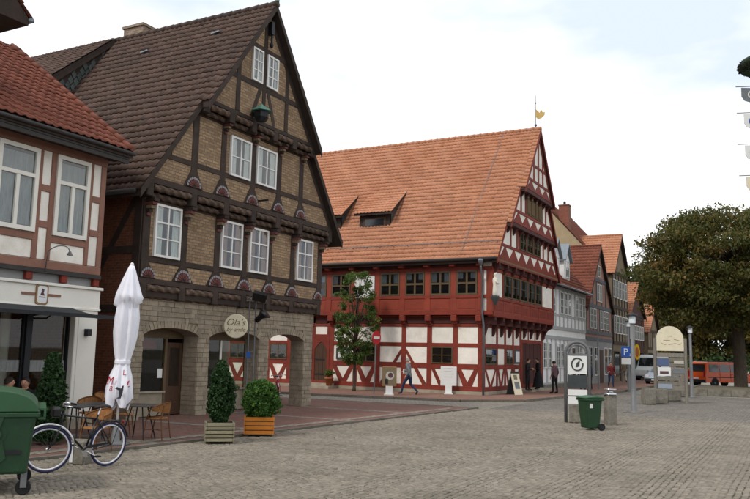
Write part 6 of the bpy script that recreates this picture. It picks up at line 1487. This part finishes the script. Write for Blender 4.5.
    part('kickstand', MB().tube([(.34, -.05, .30), (.30, -.17, .02)], .009, 6), 'chrome', t); part('tail_lamp', MB().ellipsoid((-.25, 0, .70), (.02, .03, .03)), 'lamp_red', t); return t
pf, pr_ = gp(58.5, 473), gp(106, 467); d = (pf-pr_).normalized()
bicycle('black_bicycle', 'black bicycle with white rims parked on the cobbles beside the container', (pr_.x, pr_.y, .018), math.atan2(d.y, d.x), math.radians(-3), 'black_paint', 'blue_rubber', 'white_rim', steer=-.5, bag=True).scale = (1.04, 1.04, 1.04)
q = gp(279, 400, .03); bicycle('red_bicycle', 'small reddish bicycle leaning in the passage behind the third arch', (q.x-.1, q.y, .034), -PI/2+.7, math.radians(4), 'sign_red', 'rubber', 'chrome')

# ================================================================== PEOPLE
def remesh(mb, vox):
    me = mb.mesh('body_source', 'skin'); o = link('body_source', me); md = o.modifiers.new('r', 'REMESH'); md.mode = 'VOXEL'; md.voxel_size = vox; sm2 = o.modifiers.new('s', 'SMOOTH'); sm2.factor = .5; sm2.iterations = 3
    dg = bpy.context.evaluated_depsgraph_get(); out = bpy.data.meshes.new_from_object(o.evaluated_get(dg)); bpy.data.objects.remove(o); return out
def person(label, loc, rz_, top, bottom, hair, pose='stand', shoes='shoe', H=1.74, skirt=False, extra=None):
    k = H/1.74; S = []                      # bones: (p, q, r0, r1, material)
    dz = -.44 if pose == 'sit' else 0
    V = lambda x, y, z: Vector((x, y, z+dz))
    def bone(p, q, r0, r1, m): S.append((Vector(p), Vector(q), r0, r1, m))
    lean = .06 if pose == 'walk' else .02
    hip, ch, nk, hd = V(0, 0, .94), V(lean, 0, 1.36), V(lean+.01, 0, 1.5), V(lean+.03, 0, 1.63)
    for s in (-1, 1):
        h = V(0, s*.085, .90)
        if pose == 'walk': kn, an, to = ((V(.24, s*.09, .50), V(.33, s*.09, .09), V(.47, s*.09, .05)) if s > 0 else (V(-.04, s*.09, .48), V(-.36, s*.09, .17), V(-.30, s*.09, .03)))
        elif pose == 'sit': kn, an, to = V(.44, s*.12, .93), V(.42, s*.12, .52), V(.56, s*.13, .475)
        else: kn, an, to = V(.02+.03*s, s*.10, .49), V(-.01+.05*s, s*.11, .08), V(.15+.05*s, s*.13, .04)
        bone(h, kn, .088, .062, bottom); bone(kn, an, .06, .042, bottom); bone(an, to, .045, .035, shoes)
        sh = V(lean, s*.175, 1.41)
        if pose == 'walk': el, wr = (V(-.10, s*.24, 1.13), V(.04, s*.25, .92)) if s > 0 else (V(.10, s*.23, 1.14), V(.30, s*.16, 1.10))
        elif pose == 'sit': el, wr = V(.12, s*.25, 1.15), V(.34, s*.12, 1.16)
        elif pose == 'hold': el, wr = V(.02, s*.25, 1.13), V(.24, s*.1, 1.15)
        else: el, wr = V(-.03, s*.24, 1.13), V(.05, s*.25, .89)
        bone(V(lean, s*.08, 1.42), sh, .07, .066, top); bone(sh, el, .058, .043, top); bone(el, wr, .042, .03, top)
        d = (wr-el).normalized(); bone(wr, wr+d*.09, .032, .034, 'skin')
    mb = MB()
    for p_, q_, r0, r1, m in S:
        mb.tube([p_, p_.lerp(q_, .5), q_], [r0, (r0+r1)/2*1.04, r1], 10); mb.ellipsoid(p_, (r0,)*3, 10, 6); mb.ellipsoid(q_, (r1,)*3, 10, 6)
    rings = [(.84, .09, .13), (.93, .115, .165), (1.08, .10, .145), (1.25, .115, .165), (1.38, .115, .185), (1.46, .08, .13), (1.52, .05, .055)]; n = 16; vs2, fs2 = [], []
    for z, rx, ry in rings:
        cx = lean*(z-.9)/.5
        for j in range(n): a = 2*PI*j/n; vs2.append(V(cx+rx*math.cos(a), ry*math.sin(a), z))
    for i in range(len(rings)-1):
        for j in range(n): fs2.append((i*n+j, i*n+(j+1) % n, (i+1)*n+(j+1) % n, (i+1)*n+j))
    mb.add(vs2, fs2+[tuple(range(n))[::-1], tuple(range((len(rings)-1)*n, len(rings)*n))])
    if skirt: mb.lathe([(.30, .12), (.22, .55), (.17, .92)], (0, 0, dz), 16)
    mb.tube([nk-Vector((0, 0, .03)), hd-Vector((0, 0, .06))], .05, 10); mb.ellipsoid(hd, (.092, .074, .115), 16, 12); mb.ellipsoid(hd+Vector((.03, 0, -.06)), (.055, .05, .05), 10, 8); mb.ellipsoid(hd+Vector((.095, 0, -.01)), (.02, .013, .022), 8, 6)
    for s in (-1, 1): mb.ellipsoid(hd+Vector((-.005, s*.075, -.01)), (.02, .012, .03), 8, 6)
    me = remesh(mb, .016)
    mats = ['skin', top, bottom, shoes]
    for m in mats: me.materials.append(M[m])
    if me.materials[0] and len(me.materials) > 4: me.materials.pop(index=0)
    segs = [(hip, ch, .13, top), (nk, hd, .04, 'skin'), (hd, hd+Vector((0, 0, .05)), .1, 'skin')]+[(a, b, (c+d_)/2, m) for a, b, c, d_, m in S]
    if skirt: segs.append((V(0, 0, .3), V(0, 0, .85), .2, bottom))
    P = np.zeros(len(me.polygons)*3, dtype=np.float32); me.polygons.foreach_get('center', P); P = P.reshape(-1, 3); best = np.full(len(P), 1e9); idx = np.zeros(len(P), dtype=np.int32)
    for a, b, r, m in segs:
        a_, b_ = np.array(a), np.array(b); ab = b_-a_; tt = np.clip(((P-a_)@ab)/(ab@ab), 0, 1); ds = np.linalg.norm(P-(a_+tt[:, None]*ab), axis=1)-r
        w = ds < best; best[w] = ds[w]; idx[w] = mats.index(m)
    me.polygons.foreach_set('material_index', idx); me.polygons.foreach_set('use_smooth', [True]*len(me.polygons))
    # fingers, added to the same mesh
    bm = bmesh.new(); bm.from_mesh(me); fg = MB()
    for p_, q_, r0, r1, m in S:
        if m == 'skin':
            d = (q_-p_).normalized(); u = d.cross(Vector((0, 0, 1))); u = u.normalized() if u.length > .1 else Vector((0, 1, 0)); w = u.cross(d)
            for f_, (o_, L) in enumerate(((-.024, .06), (-.008, .075), (.008, .07), (.022, .055))): st_ = q_+u*o_*.9; fg.tube([st_-d*.01, st_+d*L*.55, st_+d*L-w*.018], [.0085, .008, .006], 6)
            st_ = p_+d*.03+u*.025; fg.tube([st_, st_+u*.022+d*.03, st_+u*.02+d*.058], [.010, .009, .007], 6)
    m2 = fg.mesh('fingers', 'skin'); bm.from_mesh(m2); bm.to_mesh(me); bm.free()
    t = root('person', label, 'person', loc, rz_); t.scale = (k*1.08, k*1.12, k)
    b = link('body', me, t)
    hm = MB(); n = 16; vs2, fs2 = [], []
    for i in range(8):
        ph = PI*.60*i/7
        for j in range(n):
            a = 2*PI*j/n; fr = max(0, math.cos(a)); e = ph*(1-.42*fr)
            vs2.append(hd+Vector((-.008+.1*math.sin(e)*math.cos(a), .084*math.sin(e)*math.sin(a), .125*math.cos(e))))
    for i in range(7):
        for j in range(n): fs2.append((i*n+j, i*n+(j+1) % n, (i+1)*n+(j+1) % n, (i+1)*n+j))
    part('hair', hm.add(vs2, fs2), hair, t, True)
    fa_ = MB()
    for s in (-1, 1): fa_.ellipsoid(hd+Vector((.083, s*.03, .012)), (.008, .013, .008), 8, 6)
    fa_.bar(hd+Vector((.083, -.02, -.062)), hd+Vector((.083, .02, -.062)), .006, .008); part('face_features', fa_, 'hair_dark', t)
    if extra: extra(t)
    return t
q = gp(409, 394.6, .1); person('man in grey jacket and navy trousers walking left past the hall', (q.x, q.y, .105), math.radians(185), 'cloth_grey', 'cloth_navy', 'hair_grey', 'walk', H=1.72, extra=lambda t: part('papers', MB().box((.27, -.24, 1.0), (.33, -.06, 1.2)), 'panel_white', t))
q = at(527.5, 391, 'x', -12.95); person('person in black standing at the left side of the hall gate', (-12.95, q[1], .22), math.radians(10), 'cloth_black', 'cloth_black', 'hair_dark', 'hold', H=1.72)
q = at(538.3, 391, 'x', -12.95); person('person in long black clothes standing at the right side of the hall gate', (-12.95, q[1], .22), math.radians(-150), 'cloth_black', 'cloth_black', 'hair_dark', 'hold', H=1.74, skirt=True)
q = gp(555, 393.5, .1); person('man in plum shirt and dark trousers standing past the hall gate', (q.x, q.y, .105), math.radians(160), 'cloth_plum', 'cloth_black', 'hair_dark', 'stand')
q = gp(611, 387, .1); person('woman in red top walking on the far pavement before the pink house', (q.x, q.y, .105), math.radians(-70), 'cloth_red', 'cloth_navy', 'hair_dark', 'walk', H=1.68)
q = gp(624.5, 382, .1); person('person in light khaki clothes on the far pavement beside the parking sign', (q.x, q.y, .105), math.radians(110), 'cloth_khaki', 'cloth_light', 'hair_grey', 'walk', H=1.72)
q = gp(591, 390, .1); person('person in dark blue beside the tall sign post', (q.x, q.y, .105), math.radians(200), 'cloth_navy', 'cloth_black', 'hair_dark', 'stand', H=1.7)
q = gp(583, 391, .1); person('person in black before the door of the pale timbered house', (q.x, q.y, .105), math.radians(100), 'cloth_black', 'cloth_black', 'hair_dark', 'stand', H=1.7)
def seated_at(px_, py_, xw, label, rz_, top, hair):
    hp_ = at(px_, py_, 'x', xw); c = copy_tree(ch0); c.location = (xw, hp_[1], .034); c.rotation_euler = (0, 0, rz_); c['label'] = 'rattan chair under the '+label
    person(label, (xw+.0, hp_[1], .04), rz_, top, 'cloth_black', hair, 'sit')
seated_at(26.5, 381, -14.55, 'dark-clothed person sitting outside the shop window behind the container', math.radians(-60), 'cloth_black', 'hair_dark')
seated_at(7, 378, -14.75, 'person in dark grey sitting at the very left shop window', math.radians(40), 'cloth_black', 'hair_dark')

# ================================================================== VEHICLES
def vehicle(name, label, cat, loc, rz_, prof, width, bodym, side_win, rear_win=None, front_win=None, wheels=((.9, .33), (3.4, .33)), belt=.95, tumble=.16, lights_front=True, ztop=1.9):
    t = root(name, label, cat, loc, rz_); hw2 = width/2
    def hwz(z): return hw2-(tumble*max(0, z-belt)/(ztop-belt) if z > belt else .04*max(0, .5-z))
    n = len(prof); vs2 = [(x, -hwz(z), z) for x, z in prof]+[(x, hwz(z), z) for x, z in prof]
    b = MB().add(vs2, [tuple(range(n))[::-1], tuple(range(n, 2*n))]+[(i, (i+1) % n, n+(i+1) % n, n+i) for i in range(n)]); bevel(part('body', b, bodym, t), .06, 3)
    for q in side_win:
        for s in (-1, 1): part('side_window', MB().prism([(x, s*(hwz(z)+.002), z) for x, z in q], (0, s*.008, 0)), 'car_glass', t)
    for w, nm in ((rear_win, 'rear_window'), (front_win, 'windscreen')):
        if w:
            (xa, za), (xb, zb) = w; sg = -1 if nm == 'rear_window' else 1
            part(nm, MB().prism([(xa+sg*.004, -hwz(za)+.12, za), (xa+sg*.004, hwz(za)-.12, za), (xb+sg*.004, hwz(zb)-.1, zb), (xb+sg*.004, -hwz(zb)+.1, zb)], (sg*.012, 0, 0)), 'car_glass', t)
    L = max(x for x, z in prof)
    for x, r in wheels:
        for s in (-1, 1):
            w = part('wheel', MB().lathe([(r*.6, -.1), (r*.95, -.1), (r, -.06), (r, .06), (r*.95, .1), (r*.6, .1)], (x, s*(hw2-.1), r), 24, axis='y'), 'rubber', t); part('rim', MB().lathe([(.02, -.105), (r*.6, -.09), (r*.6, .09), (.02, .105)], (x, s*(hw2-.1), r), 16, axis='y'), 'grey_metal', w)
            part('wheel_arch', MB().lathe([(.01, -.004), (r*1.18, -.004), (r*1.18, .004), (.01, .004)], (x, s*(hw2-.005), r+.02), 24, axis='y'), 'plastic_black', t)
    bevel(part('bumper', MB().box((-.06, -hw2+.05, .32), (.12, hw2-.05, .58)), 'plastic_black', t), .03); bevel(part('bumper', MB().box((L-.1, -hw2+.05, .3), (L+.06, hw2-.05, .55)), 'plastic_black', t), .03)
    for s in (-1, 1):
        part('tail_lamp', MB().box((-.012, s*(hw2-.16)-.08, .8), (.03, s*(hw2-.16)+.08, 1.25 if ztop > 1.7 else .95)), 'lamp_red', t); part('headlight', MB().box((L-.06, s*(hw2-.26)-.15, .66), (L+.012, s*(hw2-.26)+.15, .84)), 'lamp_clear', t)
        part('mirror', MB().box((L*.68, s*(hw2+.02)-.02, 1.0), (L*.68+.1, s*(hw2+.14)+.02, 1.18)), bodym, t)
    part('number_plate', MB().box((-.08, -.26, .62), (-.055, .26, .73)), 'panel_white', t); part('number_plate', MB().box((L+.055, -.26, .40), (L+.08, .26, .51)), 'panel_white', t)
    return t
vp = [(0, .35), (.0, .9), (.06, 1.25), (.2, 1.92), (.5, 1.97), (3.3, 1.95), (3.75, 1.86), (4.35, 1.22), (4.85, 1.02), (4.95, .75), (4.95, .35)]
q = gp(701, 386.5); hdv = math.atan2(.86, .52)
vn = vehicle('orange_van', 'orange-red passenger van parked beyond the chestnut trunk', 'van', (q.x-.3, q.y, -.015), hdv-.12, vp, 1.9, 'van_orange', [[(.35, 1.18), (1.45, 1.18), (1.45, 1.78), (.48, 1.78)], [(1.55, 1.18), (2.6, 1.18), (2.6, 1.78), (1.55, 1.78)], [(2.72, 1.18), (3.95, 1.18), (3.62, 1.72), (2.72, 1.78)]], ((.052, 1.2), (.165, 1.78)), ((4.27, 1.32), (3.84, 1.78)), ((.95, .33), (3.95, .33)), 1.05, .17)
for x in (1.5, 2.66):
    for s in (-1, 1): part('door_seam', MB().box((x-.012, s*.952-.004, .5), (x+.012, s*.952+.004, 1.16)), 'plastic_black', vn)
for s in (-1, 1):
    part('rubbing_strip', MB().box((.25, s*.953-.006, .74), (4.5, s*.953+.006, .80)), 'plastic_black', vn); part('door_handle', MB().box((2.72, s*.96-.012, .98), (2.9, s*.96+.012, 1.02)), 'plastic_black', vn)
part('roof_rail', MB().tube([(.5, -.7, 2.02), (3.2, -.7, 2.02)], .025, 6), 'dark_metal', vn)
cpf = [(0, .35), (.0, .85), (.1, .95), (.35, 1.0), (.9, 1.42), (2.3, 1.45), (3.05, 1.0), (3.95, .86), (4.15, .65), (4.15, .32)]
q = gp(646, 385); vehicle('silver_car', 'silver-blue car facing the square on the street beside the lamp', 'car', (q.x+1.2, q.y+4.0, -.015), -PI/2-.12, cpf, 1.72, 'car_silver', [[(.75, 1.0), (1.6, 1.0), (1.6, 1.36), (1.0, 1.36)], [(1.68, 1.0), (2.85, 1.0), (2.3, 1.36), (1.68, 1.36)]], ((.4, 1.06), (.8, 1.36)), ((2.98, 1.06), (2.42, 1.40)), ((.75, .31), (3.35, .31)), .9, .2, ztop=1.45)
wvp = [(0, .35), (.0, .9), (.05, 2.3), (.2, 2.5), (3.6, 2.5), (4.0, 2.3), (4.5, 1.35), (5.1, 1.1), (5.2, .7), (5.2, .35)]
q = gp(644, 381.5); vehicle('white_van', 'white box van parked behind the silver car', 'van', (q.x+.6, q.y+5.6, -.015), -PI/2-.1, wvp, 2.0, 'van_white', [[(3.4, 1.3), (4.3, 1.3), (4.0, 2.0), (3.4, 2.0)]], None, ((4.46, 1.45), (4.06, 2.2)), ((1.0, .34), (4.2, .34)), 1.2, .14, ztop=2.5)
q = gp(665, 379); vehicle('blue_car', 'blue and white car on the street seen behind the information board', 'car', (q.x, q.y, -.015), -PI/2+.3, cpf, 1.72, 'car_blue', [[(.75, 1.0), (1.6, 1.0), (1.6, 1.36), (1.0, 1.36)], [(1.68, 1.0), (2.85, 1.0), (2.3, 1.36), (1.68, 1.36)]], ((.4, 1.06), (.8, 1.36)), ((2.98, 1.06), (2.42, 1.40)), ((.75, .31), (3.35, .31)), .9, .2, ztop=1.45)

# ================================================================== MAYPOLE AT THE RIGHT EDGE (its pole stands outside the picture)
mx, my = -.42, 45.0
mp_ = root('maypole', 'tall maypole with hanging guild shields and green wreath at the right edge', 'maypole', (mx, my, 0))
part('pole', MB().tube([(0, 0, 0), (0, 0, 20.5)], [.16, .08], 12), 'white_paint', mp_, True)
zw = at(747, 68, 'y', my)[2]
wm = leaves('wreath', mp_, 'leaf_wreath', [(1.5*math.cos(a), 1.5*math.sin(a), zw+.05*math.sin(3*a)) for a in np.linspace(0, 2*PI, 40)], [.36]*40, 60, .18, 12); part('wreath_core', MB().tube([(1.5*math.cos(a), 1.5*math.sin(a), zw) for a in np.linspace(0, 2*PI, 33)], .26, 8, caps=False), 'green_leaf_wreath', mp_, True)
part('wreath_ropes', MB().tube([(-1.5, 0, zw), (0, 0, zw+2.2)], .015, 5).tube([(1.5, 0, zw), (0, 0, zw+2.2)], .015, 5).tube([(0, -1.5, zw), (0, 0, zw+2.2)], .015, 5), 'dark_metal', mp_)
for i, (py_, m1, m2_) in enumerate(((99, 'cloth_grey', 'panel_white'), (125, 'panel_white', 'sign_blue'), (156, 'panel_white', 'cloth_grey'), (187, 'sign_cream', 'yellow_paint'), (218, 'yellow_paint', 'sign_dark'))):
    z = at(747, py_, 'y', my)[2]; a_ = CR[:2]/np.linalg.norm(CR[:2]); U = Vector((a_[0], a_[1], 0)); N = Vector((U.y, -U.x, 0))
    ar = part('arm', MB().tube([(0, 0, z+.55), tuple(-U*2.1+Vector((0, 0, z+.42)))], .022, 6), 'grey_metal', mp_)
    w_ = 1.1 if i == 0 else .95; oc = -U*(1.25 if i < 4 else 1.05)+Vector((0, 0, z))
    sh = part('shield', MB().prism([oc+U*u+Vector((0, 0, v)) for u, v in ((-w_/2, .38), (w_/2, .38), (w_/2, -.1), (w_*.35, -.32), (0, -.42), (-w_*.35, -.32), (-w_/2, -.1))], -N*.04), m1, mp_)
    part('crest', MB().tube([oc+N*.012+U*.2*math.cos(a)+Vector((0, 0, .2*math.sin(a))) for a in np.linspace(0, 2*PI, 17)], .035, 6, caps=False), m2_, sh)
